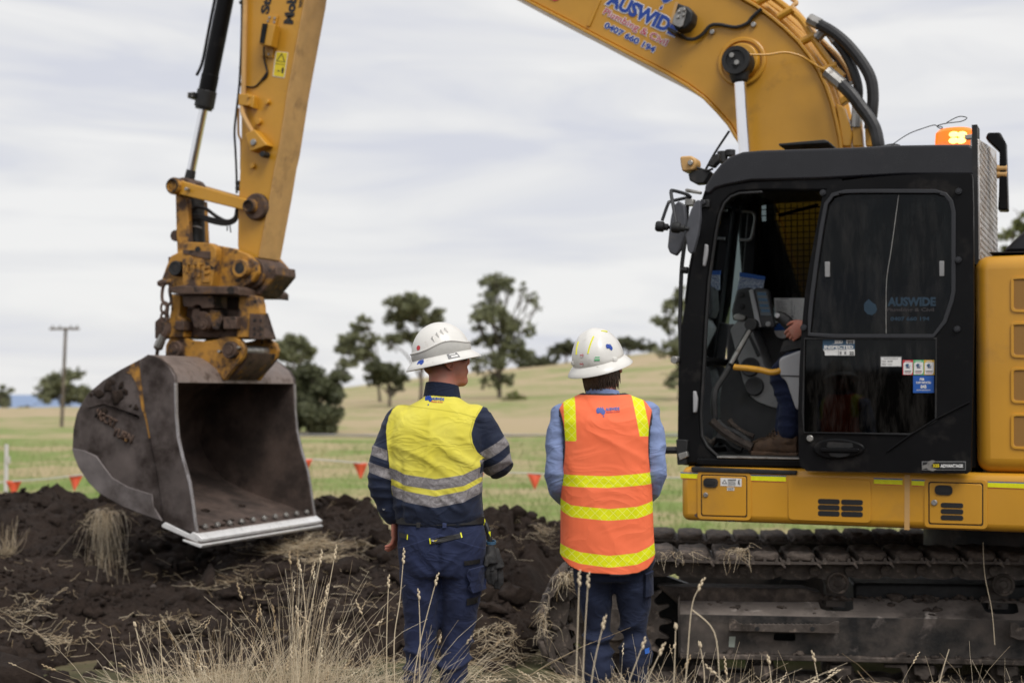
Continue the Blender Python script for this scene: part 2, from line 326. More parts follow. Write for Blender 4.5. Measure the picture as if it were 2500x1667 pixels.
def lumps(P, S, sub, rng, rough=.28, flat_=.8):
    """irregular stones / clods: P (n,3), S (n,)"""
    bv, bf = icos(sub); n = len(P); k = len(bv)
    d = 1 + rng.normal(size=(n, k)) * (rough * .42)
    ax = rng.normal(size=(n, 3, 3))
    for j in range(3): d += rough * .6 * np.sin(1.7 * np.einsum('nd,kd->nk', ax[:, j], bv) + rng.random((n, 1)) * 6)
    v = bv[None] * d[:, :, None] * (S[:, None, None] * rng.uniform(.6, 1.1, (n, 1, 3))); v = np.einsum('nij,nkj->nki', rand_rot(n, rng), v); v[:, :, 2] *= flat_
    V = (v + P[:, None]).reshape(-1, 3); Fa = (bf[None] + (np.arange(n) * k)[:, None, None]).reshape(-1, 3); return V, Fa

# ------------------------------------------------------------------ terrain
RD = [0, 6.5, 8.4, 9.2, 13, 16, 20, 65, 110]; RZ = [0, 0, -.08, -.16, -.26, -.30, -.32, -.28, .25]
SL = [-.9, -.36, -.26, -.115, -.054, .03, .115, .36, .9]; SZ = [-5.0, -2.2, .2, 2.5, 4.1, 5.8, 7.7, 13.5, 16]; S120 = [.55, .45, .5, .9, 1.2, 1.6, 2.0, 3.4, 4]
def hz(x, y):
    d = np.hypot(x, y); s = np.clip(x / np.maximum(y, .3), -.9, .9); s = np.where(y <= 0, 0, s)
    z = np.interp(d, RD, RZ); zr = np.interp(s, SL, SZ); z1 = np.interp(s, SL, S120)
    t = sstep(65, 125, d); z = z * (1 - t) + z1 * t
    t = sstep(118, 205, d); z = z * (1 - t) + zr * t
    t = sstep(205, 520, d); z = z * (1 - t) + (-52) * t
    mach = sstep(.15, .7, x) * (1 - sstep(7.5, 9, x)) * sstep(7.9, 8.7, y) * (1 - sstep(12.5, 14, y)); z = z * (1 - mach) + (-.36) * mach
    return z + fbm(x, y, .35, 4, 3) * .10 * sstep(2, 8, d) + fbm(x, y, 2.2, 3, 5) * .05 * (1 - sstep(15, 30, d))
def zat(x, y): return float(hz(np.array([x]), np.array([y]))[0])
_ang = np.concatenate([np.linspace(-math.pi, -R(34), 60, endpoint=False), np.linspace(-R(34), R(34), 420, endpoint=False), np.linspace(R(34), math.pi, 60, endpoint=False)])
_rad = np.concatenate([[.05], np.geomspace(.6, 560, 300), [1200, 4000, 40000]])
_A, _Rr = np.meshgrid(_ang, _rad); _x = np.sin(_A) * _Rr; _y = np.cos(_A) * _Rr; _z = hz(_x, _y); _z[-3:] = -60
_na, _nr = len(_ang), len(_rad); _i = np.arange(_nr - 1)[:, None] * _na; _j = np.arange(_na)[None]; _jn = (_j + 1) % _na
_F = np.stack([_i + _j, _i + _jn, _i + _na + _jn, _i + _na + _j], -1).reshape(-1, 4)
def ground_mat():
    m, nt, b = nodes_of('pasture_ground'); t = NT(nt); tc = t.n('ShaderNodeTexCoord').outputs['Object']
    mp = t.n('ShaderNodeMapping'); mp.inputs['Scale'].default_value = (.55, 1, 1); t.lk(tc, mp.inputs[0]); v = mp.outputs[0]
    n1 = t.noise(v, .075, 6, .62, 1.2); n2 = t.noise(tc, .42, 7, .7); n3 = t.noise(tc, 9, 5, .7)
    mixn = t.math('ADD', t.math('MULTIPLY', n1, .55), t.math('MULTIPLY', n2, .45))
    c = t.mix(t.ramp(mixn, .465, .545), (.42, .335, .19), (.145, .245, .042))
    c = t.mix(t.ramp(n3, .35, .75), c, t.mix(.55, c, (.40, .34, .20)))
    sp = t.n('ShaderNodeSeparateXYZ'); t.lk(tc, sp.inputs[0])
    far = t.ramp(t.math('DIVIDE', sp.outputs['Y'], 260.0), .19, .34); f2 = t.math('MULTIPLY', far, t.ramp(mixn, .40, .60, (1, 1, 1, 1), (.15, .15, .15, 1)))
    c = t.mix(f2, c, (.44, .345, .225))
    near = t.ramp(t.math('DIVIDE', sp.outputs['Y'], 40.0), .19, .36, (1, 1, 1, 1), (0, 0, 0, 1))
    soil = t.mix(t.ramp(t.noise(tc, 2.4, 6, .65), .42, .62), SOILC, (.085, .065, .045)); c = t.mix(near, c, soil)
    t.lk(c, b.inputs['Base Color']); b.inputs['Roughness'].default_value = .95; b.inputs['Specular IOR Level'].default_value = .15
    t.bump(t.noise(tc, 14, 6, .7), b, .7, .06); return m
M['ground'] = ground_mat()
ground = link('ground', fastmesh('ground', np.stack([_x, _y, _z], -1).reshape(-1, 3), [_F], M['ground'], True), smooth=0); tag(ground, 'dry and green grazing pasture rising to a tan hill', kind='structure')
def sea_mat():
    m, nt, b = nodes_of('sea_water'); t = NT(nt); tc = t.n('ShaderNodeTexCoord').outputs['Object']
    c = t.mix(t.ramp(t.noise(tc, .002, 4), .4, .6), (.16, .24, .40), (.20, .28, .44)); t.lk(c, b.inputs['Base Color']); b.inputs['Roughness'].default_value = .6; t.bump(t.noise(tc, .05, 3), b, .3, 1); return m
_sv = [(-45000, 300, -42), (45000, 300, -42), (45000, 48000, -42), (-45000, 48000, -42)]
sea = MB().add(_sv, [(0, 1, 2, 3)]).build('sea', sea_mat(), smooth=0); tag(sea, 'strip of blue sea on the far left horizon', kind='structure')
# gravel farm track in the middle distance
_px = np.linspace(-15, 22, 60); _gv = []; 
for x in _px:
    for w in (-.9, 1.2): yy = 62.5 + .012 * x + w; _gv.append((x, yy, zat(x, yy) + .05))
M['gravel'] = pm('pale_gravel', (.30, .29, .27), .9, var=.2, vs=.8, bump=.4, bs=8)
path = link('path', fastmesh('path', np.array(_gv), [np.array([(2 * i, 2 * i + 2, 2 * i + 3, 2 * i + 1) for i in range(59)])], M['gravel']), smooth=0); tag(path, 'pale gravel farm path across the paddock', kind='structure')

# ------------------------------------------------------------------ soil heap
CX = [-9, -6, -5.1, -4.3, -3.9, -3.2, -2.4, -2.0, -1.5, -1.2, -.95, -.3, 0, .2, .45, .8, 1.3]; CZ = [.42, .48, .50, .51, .50, .47, .44, .42, .49, .36, .38, .50, .43, .48, .38, .05, -.5]
def mound(x, y):
    cr = np.interp(x, CX, CZ) + .12 * (vn(x * 2.3, x * 0 + 3.3, 21) - .5) + .10 * (vn(x * 6, x * 0 + 1.3, 22) - .5)
    yc = np.interp(x, [-9, -1.6, -.9, 1.3], [15.2, 14.6, 12.7, 12.6]); yt = np.interp(x, [-9, -.6, 0, .3, .7, 1.3], [8.7, 8.9, 9.0, 10.6, 11.9, 12.2]) + .5 * fbm(x, y, .7, 2, 31)
    u = np.clip((y - yt) / (yc - yt), 0, 1.0); up = u ** 1.12; back = np.clip(1 - (y - yc) / 1.7, 0, 1); back = back * back * (3 - 2 * back)
    base = hz(x, y); h = np.where(y < yc, base - .02 + (cr - base) * up, base - .12 + (cr + .12 - base) * back)
    inside = sstep(0, .12, u) * np.where(y > yc, back, 1)
    rough = fbm(x, y, 1.1, 3, 41) * .22 + (np.abs(fbm(x, y, 2.6, 3, 45)) * -.28 + .05) + fbm(x, y, 9, 4, 51, .62) * .13 + np.maximum(fbm(x, y, 5.5, 2, 55), 0) * .16
    under = (1 - .55 * sstep(-3.6, -3.0, x) * (1 - sstep(-1.2, -.7, x)) * sstep(11, 11.6, y) * (1 - sstep(13, 14.2, y)))
    return h + rough * inside * under - .12 * (1 - inside) * (u <= 0)
_mx = np.arange(-8.8, 1.3, .028); _my = np.concatenate([np.arange(8.3, 15.2, .028), np.arange(15.2, 17, .09)]); _X, _Y = np.meshgrid(_mx, _my); _Zm = mound(_X, _Y)
_X2 = _X + fbm(_X, _Y, 7, 2, 61) * .05; _n = len(_mx); _mI = (np.arange(len(_my) - 1)[:, None] * _n + np.arange(_n - 1)[None]); _F = np.stack([_mI, _mI + 1, _mI + _n + 1, _mI + _n], -1).reshape(-1, 4)
def soil_mat():
    m, nt, b = nodes_of('dug_soil'); t = NT(nt); tc = t.n('ShaderNodeTexCoord').outputs['Object']
    c = t.mix(t.ramp(t.noise(tc, 1.3, 6, .6), .35, .68), (.024, .0158, .0122), (.060, .0415, .0320)); c = t.mix(t.ramp(t.noise(tc, 30, 4, .7), .4, .7), c, t.mix(.5, c, (.075, .053, .042)))
    c = t.mix(t.ramp(t.noise(tc, 3.1, 5, .7, .5), .66, .76), c, (.085, .064, .046)); t.lk(c, b.inputs['Base Color']); b.inputs['Roughness'].default_value = .92; b.inputs['Specular IOR Level'].default_value = .22
    t.bump(t.noise(tc, 30, 8, .78), b, 1.0, .05); return m
M['soil'] = soil_mat()
heap = link('soil_heap', fastmesh('soil_heap', np.stack([_X2, _Y, _Zm], -1).reshape(-1, 3), [_F], M['soil'], True), smooth=0)
tag(heap, 'long low heap of freshly dug dark brown soil across the field', 'soil heap')
# loose clods: nobody could count them
_r = np.random.default_rng(5); VV = []; FF = []; off = 0
for cnt, lo, hi, sub in ((17000, .006, .02, 1), (1700, .02, .05, 2), (420, .045, .12, 2)):
    X = _r.uniform(-8.2, .75, cnt * 2); Y = _r.uniform(8.3, 15.4, cnt * 2); Z = mound(X, Y); keep = (Z > hz(X, Y) - .12) & ~((X > .12) & (Y < 12.0)); X, Y, Z = X[keep][:cnt], Y[keep][:cnt], Z[keep][:cnt]
    S = lo + (hi - lo) * _r.random(len(X)) ** 2.2; V, Fa = lumps(np.stack([X, Y, Z + S * .2], -1), S, sub, _r, .62); VV.append(V); FF.append(Fa + off); off += len(V)
clods = link('soil_clods', fastmesh('soil_clods', np.concatenate(VV), [np.concatenate(FF)], M['soil']), heap, smooth=0); tag(clods, kind='stuff')
# big clods along the heap and pale stones that can be picked out
def lump_obj(name, P, S, mat, label, cat, group, seed, sub=3, rough=.35):
    rg = np.random.default_rng(seed); V, Fa = lumps(np.zeros((1, 3)), np.array([S]), sub, rg, rough); V += np.array([vn(V[:, 0] * 9 / S * .1 + seed, V[:, 1] * 9 / S * .1 + V[:, 2] * 7 / S * .1, 70) - .5]).T * S * .35 * (V / (np.linalg.norm(V, axis=1)[:, None] + 1e-9))
    o = link(name, fastmesh(name, V, [Fa], mat, True), smooth=0); o.location = P; tag(o, label, cat, group); return o
def on_heap(r, x, y):
    d = raydir(*src(r, x, y)); t = 5.5
    while t < 20:
        p = EYE + d * t
        g = max(float(mound(np.array([p.x]), np.array([p.y]))[0]), zat(p.x, p.y)) if p.y > 8.3 else zat(p.x, p.y)
        if p.z <= g: return p
        t += .03
    return None
M['stone'] = pm('brown_grey_stone', (.085, .068, .058), .9, var=.3, vs=12, dirt=SOILC, dp=(.45, .65), ds=9, bump=.5, bs=50)
M['stone_pale'] = pm('pale_field_stone', (.22, .18, .155), .9, var=.25, vs=14, dirt=(.08, .06, .05), dp=(.5, .7), ds=10, bump=.5, bs=60)
k = 0
for r, x, y, s, lab in (('G', 595, 140, 26, 'round dark clod standing on the heap crest left of the bucket'), ('G', 250, 1150, 22, 'low flat brown stone at the foot of the heap under the dry straw'), ('G', 1210, 1090, 22, 'upright brown stone below the bucket edge'), ('G', 1140, 860, 18, 'dark stone half buried below the bucket lip'),
                    ('G', 1475, 750, 15, 'small pale stone in the shade below the cutting edge'), ('G', 1060, 630, 9, 'smallest pale stone high on the heap beneath the bucket corner'), ('G', 490, 1390, 12, 'small pale grey stone on the soil near the front left corner'), ('G', 1010, 1360, 45, 'largest dark clod lying in front of the heap left of the grass'),
                    ('L', 950, 1290, 60, 'big dark soil clod on the ground between the two standing workers'), ('J', 1010, 1050, 30, 'brown stone behind the middle grass tuft'), ('J', 1290, 1160, 26, 'pale brown stone low behind the tall seed stalks'), ('L', 1215, 250, 40, 'rounded clod on the heap crest right of the yellow shirt'), ('L', 1000, 290, 34, 'broad clod on the crest beside the hanging gloves'),
                    ('G', 20, 860, 24, 'flat brown clod at the left edge of the picture'), ('G', 870, 1430, 30, 'dark clod left of the dry grass at the bottom'), ('L', 1060, 720, 26, 'dark clod halfway up the heap between the workers'), ('L', 900, 970, 34, 'dark clod right of the navy trousers at knee height')):
    p = on_heap(r, x, y)
    if p is None: continue
    S = s / (REG[r][2]) * p.y / FPX * 1.15; k += 1
    pale = 'pale' in lab; lump_obj('stone' if 'stone' in lab else 'soil_clod', p + Vector((0, 0, S * .15)), S, M['stone_pale'] if pale else (M['stone'] if 'stone' in lab else M['soil']), lab, 'stone' if 'stone' in lab else 'clod', 'stones lying in the dug soil' if 'stone' in lab else 'big clods on the soil heap', 100 + k)
# the two turf lumps at the very front left
for i, (x, y, S, lab) in enumerate(((-2.76, 7.9, .16, 'brown turf lump at the very bottom left corner'), (-2.44, 7.8, .14, 'smaller brown turf lump right of the corner one'))):
    lump_obj('turf_lump', Vector((x, y, zat(x, y) + S * .3)), S, M['soil'], lab, 'clod', 'turf lumps in the front left corner', 300 + i)

# ------------------------------------------------------------------ trees
def leaf_mat(name, c0, c1):
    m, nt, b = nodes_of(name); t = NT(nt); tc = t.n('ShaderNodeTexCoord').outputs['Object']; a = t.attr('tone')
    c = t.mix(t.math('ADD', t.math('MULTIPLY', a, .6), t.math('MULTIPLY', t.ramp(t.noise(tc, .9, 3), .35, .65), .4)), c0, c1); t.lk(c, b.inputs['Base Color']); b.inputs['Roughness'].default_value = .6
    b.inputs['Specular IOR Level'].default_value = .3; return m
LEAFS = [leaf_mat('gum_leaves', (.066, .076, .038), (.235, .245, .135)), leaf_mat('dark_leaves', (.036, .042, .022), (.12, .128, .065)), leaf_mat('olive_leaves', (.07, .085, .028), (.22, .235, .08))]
M['bark'] = pm('grey_bark', (.11, .09, .075), .9, var=.4, vs=3, bump=.5, bs=10)
def tree(r, base, clumps, Y, label, mat=0, n=5200, leaf=.16, name='gum_tree', trunk_px=9, dens=1.0, seed=0, group='trees behind the field'):
    rg = np.random.default_rng(900 + seed); B = at(r, base[0], base[1], Y); B.z = zat(B.x, Y) - .1; k = Y / FPX / REG[r][2]
    n = int(n * .82); root = empty(name, B); tag(root, label, 'tree', group); cs = []
    for cx, cy, rx, ry in clumps:
        c = at(r, cx, cy, Y) - B; cs.append((c, rx * k * 1.12, ry * k * 1.12))
    cs = [(c + Vector((0, rg.uniform(-.6, .6) * rx, 0)), rx, ry) for c, rx, ry in cs]
    tot = sum(rx * rx * ry for _, rx, ry in cs) ** 1; P = []; sub = []
    for c, rx, ry in cs:                                    # each clump broken into twig clusters
        m = max(5, int(18 * (rx * rx * ry / tot) ** .5 * len(cs) ** .5))
        for _ in range(m):
            d = rg.normal(size=3); d /= np.linalg.norm(d); q = rg.random() ** .45; sub.append((np.array(c) + d * q * np.array([rx, rx, ry]) * .85, max(rx, ry) * rg.uniform(.17, .33)))
    w = np.array([s for _, s in sub]) ** 2; w /= w.sum(); idx = rg.choice(len(sub), n, p=w); cc = np.array([c for c, _ in sub])[idx]; ss = np.array([s for _, s in sub])[idx]
    d = rg.normal(size=(n, 3)); d /= np.linalg.norm(d, axis=1)[:, None]; P = cc + d * (rg.random(n) ** .5)[:, None] * ss[:, None] * np.array([1.1, 1.1, .8])
    u = rg.normal(size=(n, 3)); u[:, 2] -= .7; u /= np.linalg.norm(u, axis=1)[:, None]; w2 = np.cross(u, rg.normal(size=(n, 3))); w2 /= np.linalg.norm(w2, axis=1)[:, None]
    L = (leaf * rg.uniform(.7, 1.5, n))[:, None]; W = L * .36
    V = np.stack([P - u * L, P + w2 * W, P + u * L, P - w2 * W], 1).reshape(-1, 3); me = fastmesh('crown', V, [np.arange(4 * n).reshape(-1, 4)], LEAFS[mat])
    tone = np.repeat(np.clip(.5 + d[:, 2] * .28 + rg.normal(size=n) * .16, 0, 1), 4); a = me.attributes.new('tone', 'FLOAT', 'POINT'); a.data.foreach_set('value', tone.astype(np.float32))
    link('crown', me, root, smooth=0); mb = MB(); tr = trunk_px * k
    low = min(c.z for c, _, _ in cs); mean = sum((c for c, _, _ in cs), Vector()) / len(cs); top = Vector((mean.x * .6, 0, max(low, mean.z * .75)))
    f = Vector((top.x * .25 + rg.uniform(-.15, .15), 0, top.z * .5)); tp = smoothpath([(0, 0, -.2), f, top], 6); mb.tube(tp, [tr * .75 * (1.15 - .75 * i / (len(tp) - 1)) for i in range(len(tp))], 8)
    for c, rx, ry in cs:
        s0 = tp[int(rg.uniform(.35, .85) * (len(tp) - 1))]; mid = s0.lerp(c, .5) + Vector((rg.uniform(-.2, .2), rg.uniform(-.2, .2), .15 * (c - s0).length)); lp = smoothpath([s0, mid, c], 4); mb.tube(lp, [tr * (.5 - .36 * i / (len(lp) - 1)) for i in range(len(lp))], 6)
        for _ in range(3):
            e = c + Vector((rg.uniform(-1, 1) * rx, rg.uniform(-1, 1) * rx, rg.uniform(-.4, .9) * ry)); mb.tube([c.lerp(s0, .25), c.lerp(e, .5) + Vector((0, 0, .1)), e], [tr * .2, tr * .13, tr * .05], 5)
    mb.build('trunk', M['bark'], root); return root
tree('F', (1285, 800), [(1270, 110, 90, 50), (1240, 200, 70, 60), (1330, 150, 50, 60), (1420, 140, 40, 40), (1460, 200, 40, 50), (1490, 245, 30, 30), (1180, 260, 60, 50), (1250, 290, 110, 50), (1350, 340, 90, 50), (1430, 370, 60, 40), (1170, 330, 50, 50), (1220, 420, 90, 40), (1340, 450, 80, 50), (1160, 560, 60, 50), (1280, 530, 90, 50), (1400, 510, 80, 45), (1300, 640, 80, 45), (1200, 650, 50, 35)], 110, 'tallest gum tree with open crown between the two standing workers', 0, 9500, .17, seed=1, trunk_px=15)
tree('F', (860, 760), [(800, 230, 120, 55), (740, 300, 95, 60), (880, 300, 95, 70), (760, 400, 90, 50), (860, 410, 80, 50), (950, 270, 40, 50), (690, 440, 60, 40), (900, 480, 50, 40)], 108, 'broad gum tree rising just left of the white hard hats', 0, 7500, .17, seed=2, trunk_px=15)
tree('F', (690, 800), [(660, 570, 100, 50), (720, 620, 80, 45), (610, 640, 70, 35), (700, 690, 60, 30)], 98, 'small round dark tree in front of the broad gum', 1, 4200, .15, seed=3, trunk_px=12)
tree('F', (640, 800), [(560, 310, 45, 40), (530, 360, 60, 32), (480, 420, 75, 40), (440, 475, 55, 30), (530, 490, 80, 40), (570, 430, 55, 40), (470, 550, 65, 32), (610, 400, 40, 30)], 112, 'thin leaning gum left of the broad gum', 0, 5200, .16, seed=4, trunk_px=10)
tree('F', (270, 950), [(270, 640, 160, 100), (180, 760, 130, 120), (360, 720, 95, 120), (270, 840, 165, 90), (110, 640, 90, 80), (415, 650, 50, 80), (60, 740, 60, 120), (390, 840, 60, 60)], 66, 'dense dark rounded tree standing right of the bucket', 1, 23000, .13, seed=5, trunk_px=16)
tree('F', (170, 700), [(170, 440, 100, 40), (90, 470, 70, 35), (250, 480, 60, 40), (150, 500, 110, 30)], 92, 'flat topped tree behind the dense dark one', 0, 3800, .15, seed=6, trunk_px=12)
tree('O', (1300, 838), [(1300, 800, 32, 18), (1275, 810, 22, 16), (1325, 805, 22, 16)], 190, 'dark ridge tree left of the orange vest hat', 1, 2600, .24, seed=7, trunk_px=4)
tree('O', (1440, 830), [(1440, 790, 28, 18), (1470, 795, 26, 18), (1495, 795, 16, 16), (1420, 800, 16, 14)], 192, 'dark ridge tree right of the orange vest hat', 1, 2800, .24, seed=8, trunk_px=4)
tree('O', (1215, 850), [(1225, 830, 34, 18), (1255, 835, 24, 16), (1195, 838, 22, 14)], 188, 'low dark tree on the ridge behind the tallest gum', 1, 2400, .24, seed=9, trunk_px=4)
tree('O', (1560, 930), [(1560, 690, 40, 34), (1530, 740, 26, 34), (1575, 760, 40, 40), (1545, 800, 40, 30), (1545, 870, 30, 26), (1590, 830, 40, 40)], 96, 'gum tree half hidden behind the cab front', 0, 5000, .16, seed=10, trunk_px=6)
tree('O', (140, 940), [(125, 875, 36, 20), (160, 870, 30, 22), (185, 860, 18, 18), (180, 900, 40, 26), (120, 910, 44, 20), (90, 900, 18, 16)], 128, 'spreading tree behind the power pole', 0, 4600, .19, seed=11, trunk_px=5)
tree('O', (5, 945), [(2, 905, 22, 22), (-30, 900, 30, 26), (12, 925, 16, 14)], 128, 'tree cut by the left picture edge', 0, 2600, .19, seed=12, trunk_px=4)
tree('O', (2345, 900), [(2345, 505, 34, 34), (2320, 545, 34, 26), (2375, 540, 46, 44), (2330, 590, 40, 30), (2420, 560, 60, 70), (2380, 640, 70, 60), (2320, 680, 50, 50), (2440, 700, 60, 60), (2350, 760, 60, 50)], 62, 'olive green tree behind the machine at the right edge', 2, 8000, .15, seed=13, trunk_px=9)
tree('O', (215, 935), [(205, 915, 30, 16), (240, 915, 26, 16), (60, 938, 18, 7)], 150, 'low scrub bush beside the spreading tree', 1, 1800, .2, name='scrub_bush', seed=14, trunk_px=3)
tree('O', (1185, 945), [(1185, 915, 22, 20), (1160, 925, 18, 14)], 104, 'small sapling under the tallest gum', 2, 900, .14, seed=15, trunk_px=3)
tree('O', (1150, 985), [(610, 950, 20, 14)], 90, 'low bush behind the bucket', 2, 600, .14, name='scrub_bush', seed=16, trunk_px=3) if False else None

# ------------------------------------------------------------------ power pole, bunting, posts
M['wood'] = pm('weathered_wood', (.13, .105, .085), .9, var=.3, vs=4, bump=.3, bs=12)
_pb = at('O', 141, 992, 72); _pt = at('O', 151, 752, 72); pole = empty('power_pole', (_pb.x, 72, zat(_pb.x, 72))); tag(pole, 'leaning timber power pole with a crossarm left of the bucket', 'power pole')
_t = _pt - Vector(pole.location); MB().cyl((0, 0, -.3), _t, .095, .075, 12).build('post', M['wood'], pole)
MB().box(_t + Vector((-.02, -.14, -.08)), (1.5, .10, .11)).build('crossarm', M['wood'], pole)
for dx in (-.62, -.25, .3, .62): MB().lathe([(.02, 0), (.05, .03), (.05, .09), (.025, .13)], _t + Vector((dx, -.14, -.02)), n=8).build('insulator', M['greyprint'], pole)
M['flag'] = flat('orange_flag_plastic', (.80, .12, .055), .5); M['rope'] = flat('white_cord', (.55, .53, .50))
M['post_white'] = flat('white_post_paint', (.62, .60, .58))
bt = empty('bunting_line', at('O', 14, 1180, 20)); tag(bt, 'white cord with orange triangular flags strung across the field', 'bunting'); _bo = Vector(bt.location)
_rp = [at('O', x, y, 20) - _bo for x, y in ((-120, 1118), (14, 1106), (100, 1100), (172, 1092), (300, 1078), (440, 1066), (570, 1058), (700, 1054), (828, 1063), (960, 1074), (1100, 1082), (1228, 1087), (1400, 1094), (1556, 1097), (1800, 1098), (2100, 1092), (2500, 1080))]
MB().tube(smoothpath(_rp, 5), .010, 6).build('cord', M['rope'], bt)
for i, (x, y, tw, sc) in enumerate(((32, 1104, .3, 1), (172, 1091, -.25, 1), (304, 1078, .2, 1), (436, 1066, -.1, 1), (568, 1058, .2, 1), (700, 1054, .15, 1.05), (828, 1063, -.12, 1), (962, 1074, .2, 1), (1095, 1082, -.2, 1), (1228, 1087, .1, 1), (1362, 1092, .2, 1), (1496, 1096, -.2, 1), (1640, 1098, .2, 1), (1780, 1098, .1, 1), (-100, 1116, .2, 1))):
    c = at('O', x, y, 20) - _bo; w = .105 * sc; h = .225 * sc; rot = Matrix.Rotation(tw, 3, 'Z'); pts = []; nn = 6; mb = MB(); vs = []
    for j in range(nn + 1):
        t = j / nn; hw = w * (1 - t * .97)
        for sx in (-1, 0, 1): vs.append(c + rot @ Vector((sx * hw, .018 * math.sin(t * 3 + i) * (1 + sx * .6), -h * t)))
    fs = [(j * 3 + q, j * 3 + q + 1, j * 3 + q + 4, j * 3 + q + 3) for j in range(nn) for q in (0, 1)]; o = mb.add(vs, fs).build('flag', M['flag'], bt); s = o.modifiers.new('thickness', 'SOLIDIFY'); s.thickness = .002
MB().cyl(at('O', 13, 1160, 20) - _bo, at('O', 15, 1020, 20) - _bo, .03, .028, 10).build('post', M['post_white'], bt)
MB().lathe([(.034, 0), (.036, .05), (.034, .10)], at('O', 18, 1064, 20) - _bo, (0, 0, 1), 10).build('post_clip', M['rope'], bt)
# ------------------------------------------------------------------ excavator
from mathutils.geometry import tessellate_polygon
def prism_holes(mb, outer, holes, b0, b1):
    loops = [outer] + holes; tris = tessellate_polygon([[Vector((x, z, 0)) for x, z in l] for l in loops]); flatp = [p for l in loops for p in l]; n = len(flatp)
    vs = [(x, b0, z) for x, z in flatp] + [(x, b1, z) for x, z in flatp]; fs = [tuple(t) for t in tris] + [tuple(i + n for i in t[::-1]) for t in tris]; k = 0
    for l in loops:
        m = len(l); fs += [(k + i, k + (i + 1) % m, k + (i + 1) % m + n, k + i + n) for i in range(m)]; k += m
    return mb.add(vs, fs)
FU = Frame((1.879, 8.7, 0), R(23.5))
EX = empty('excavator'); EX.matrix_world = FU.mat; tag(EX, 'yellow tracked excavator with open black cab, boom and wide bucket', 'excavator')
P = FU.p; PV = FU.v; PP = FU.poly
def rect(r, x0, y0, x1, y1, b): return [P(r, x0, y0, b), P(r, x1, y0, b), P(r, x1, y1, b), P(r, x0, y1, b)]
def mix_poly(pts, b): return [P(r, x, y, b) for r, x, y in pts]
def plate(name, poly, b0, b1, mat, parent=EX, bevel=0, **k): return MB().prism(poly, b0, b1).build(name, mat, parent, bevel, **k)
def boss(name, r, x, y, rad, b0, b1, mat, parent=EX, n=20, bevel=.004):
    a, c = P(r, x, y, b0); return MB().cyl((a, b0, c), (a, b1, c), rad, rad, n).build(name, mat, parent, bevel)

# ---- boom
BB0, BB1 = 1.30, 1.90
bot = [(1900, 2200), (1755, 1783), (1559, 1194), (1470, 1010), (1395, 895), (1350, 830), (1310, 760), (1240, 680), (1160, 597), (1060, 522), (940, 450), (860, 408), (720, 338), (580, 264), (480, 212), (360, 148), (200, 66), (75, 0), (-300, -200), (-700, -415), (-1050, -600), (-1250, -705)]
topl = [(-1360, -760), (-1390, -830), (-1330, -900), (-1200, -900), (-700, -720), (0, -470), (500, -330), (900, -210), (1150, -115), (1300, -45), (1395, 8), (1470, 52), (1560, 118), (1640, 185), (1720, 262), (1785, 345), (1845, 440), (1890, 535), (1925, 635), (1950, 740), (1972, 840), (1985, 950), (2010, 1500), (2080, 2200)]
bo = PP('T', bot + topl, BB0); boom = MB().prism(bo, BB0, BB1).build('boom', M['yellow'], EX, .012)
def strip(name, pts, b0, b1, th, mat, parent, side=1, bevel=.004):
    n = len(pts); q = []
    for i in range(n):
        t = Vector(pts[min(i + 1, n - 1)]) - Vector(pts[max(i - 1, 0)]); nrm = Vector((-t.y, t.x)).normalized() * th * side; q.append(tuple(Vector(pts[i]) + nrm))
    return MB().prism(list(pts) + q[::-1], b0, b1).build(name, mat, parent, bevel)
strip('bottom_flange', PP('T', bot, BB0), BB0 - .025, BB1 + .025, .022, M['yellow'], boom, 1)
strip('top_flange', PP('T', topl[4:], BB0), BB0 - .03, BB1 + .03, .022, M['yellow'], boom, 1)
plate('weld_rib', PP('T', [(430, 160), (500, 0), (520, 0), (452, 165)], BB0 - .006), BB0 - .012, BB0 - .001, M['yellow'], boom, .004)
a, c = P('T', 1380, 380, BB0)
MB().lathe([(.150, 0), (.175, 0), (.178, .012), (.170, .018), (.152, .018), (.148, .01)], (a, BB0 - .001, c), (0, -1, 0), 40, True).build('boss_ring', M['yellow'], boom)
MB().cyl((a, BB0 - .05, c), (a, BB0 - .001, c), .125, .135, 32).build('boss_plate', M['yellow'], boom, .006)
# boom lift cylinder (near) and its twin
for k, b in enumerate((1.12, 2.08)):
    e = PV('T', 1358, 382, b) if k == 0 else None
    if k == 0: e0 = e.copy(); f0 = PV('T', 1400, 960, b)
    e = Vector((e0.x, b, e0.z)); f = Vector((f0.x, b, f0.z)); d = (f - e).normalized()
    cy = MB().cyl(e + d * .08, e + d * 1.75, .043, n=24).build('boom_cylinder_rod', M['chrome'], EX)
    MB().cyl(e + d * 0.78, e + d * 1.9, .085, n=24).build('cylinder_barrel', M['black_paint'], cy, .006)
    MB().cyl((e.x, b - .075, e.z), (e.x, b + .08, e.z), .102, n=28).tube([e + d * .02, e + d * .14, e + d * .15], [.085, .058, .046], 20).build('rod_eye', M['rubber'], cy, .008)
    for dx, dz in ((-.025, .035), (.01, -.02)): MB().cyl((e.x + dx, b - .095, e.z + dz), (e.x + dx, b - .07, e.z + dz), .018, n=8).build('bolt', M['steel'], cy)
    ax = (e.x, b - .076, e.z)
    MB().lathe([(.07, 0), (.098, 0), (.1, .012), (.07, .012)], ax, (0, -1, 0), 28, True).build('retainer_ring', M['rubber'], cy)
MB().tube(smoothpath([(e0.x + .1, 1.05, e0.z + .03), PV('T', 1540, 335, 1.1), PV('T', 1640, 322, 1.15), PV('T', 1740, 345, 1.2), PV('T', 1830, 400, 1.25), PV('T', 1890, 430, 1.26)], 5), .008, 8).build('grease_line', M['yellow'], boom)
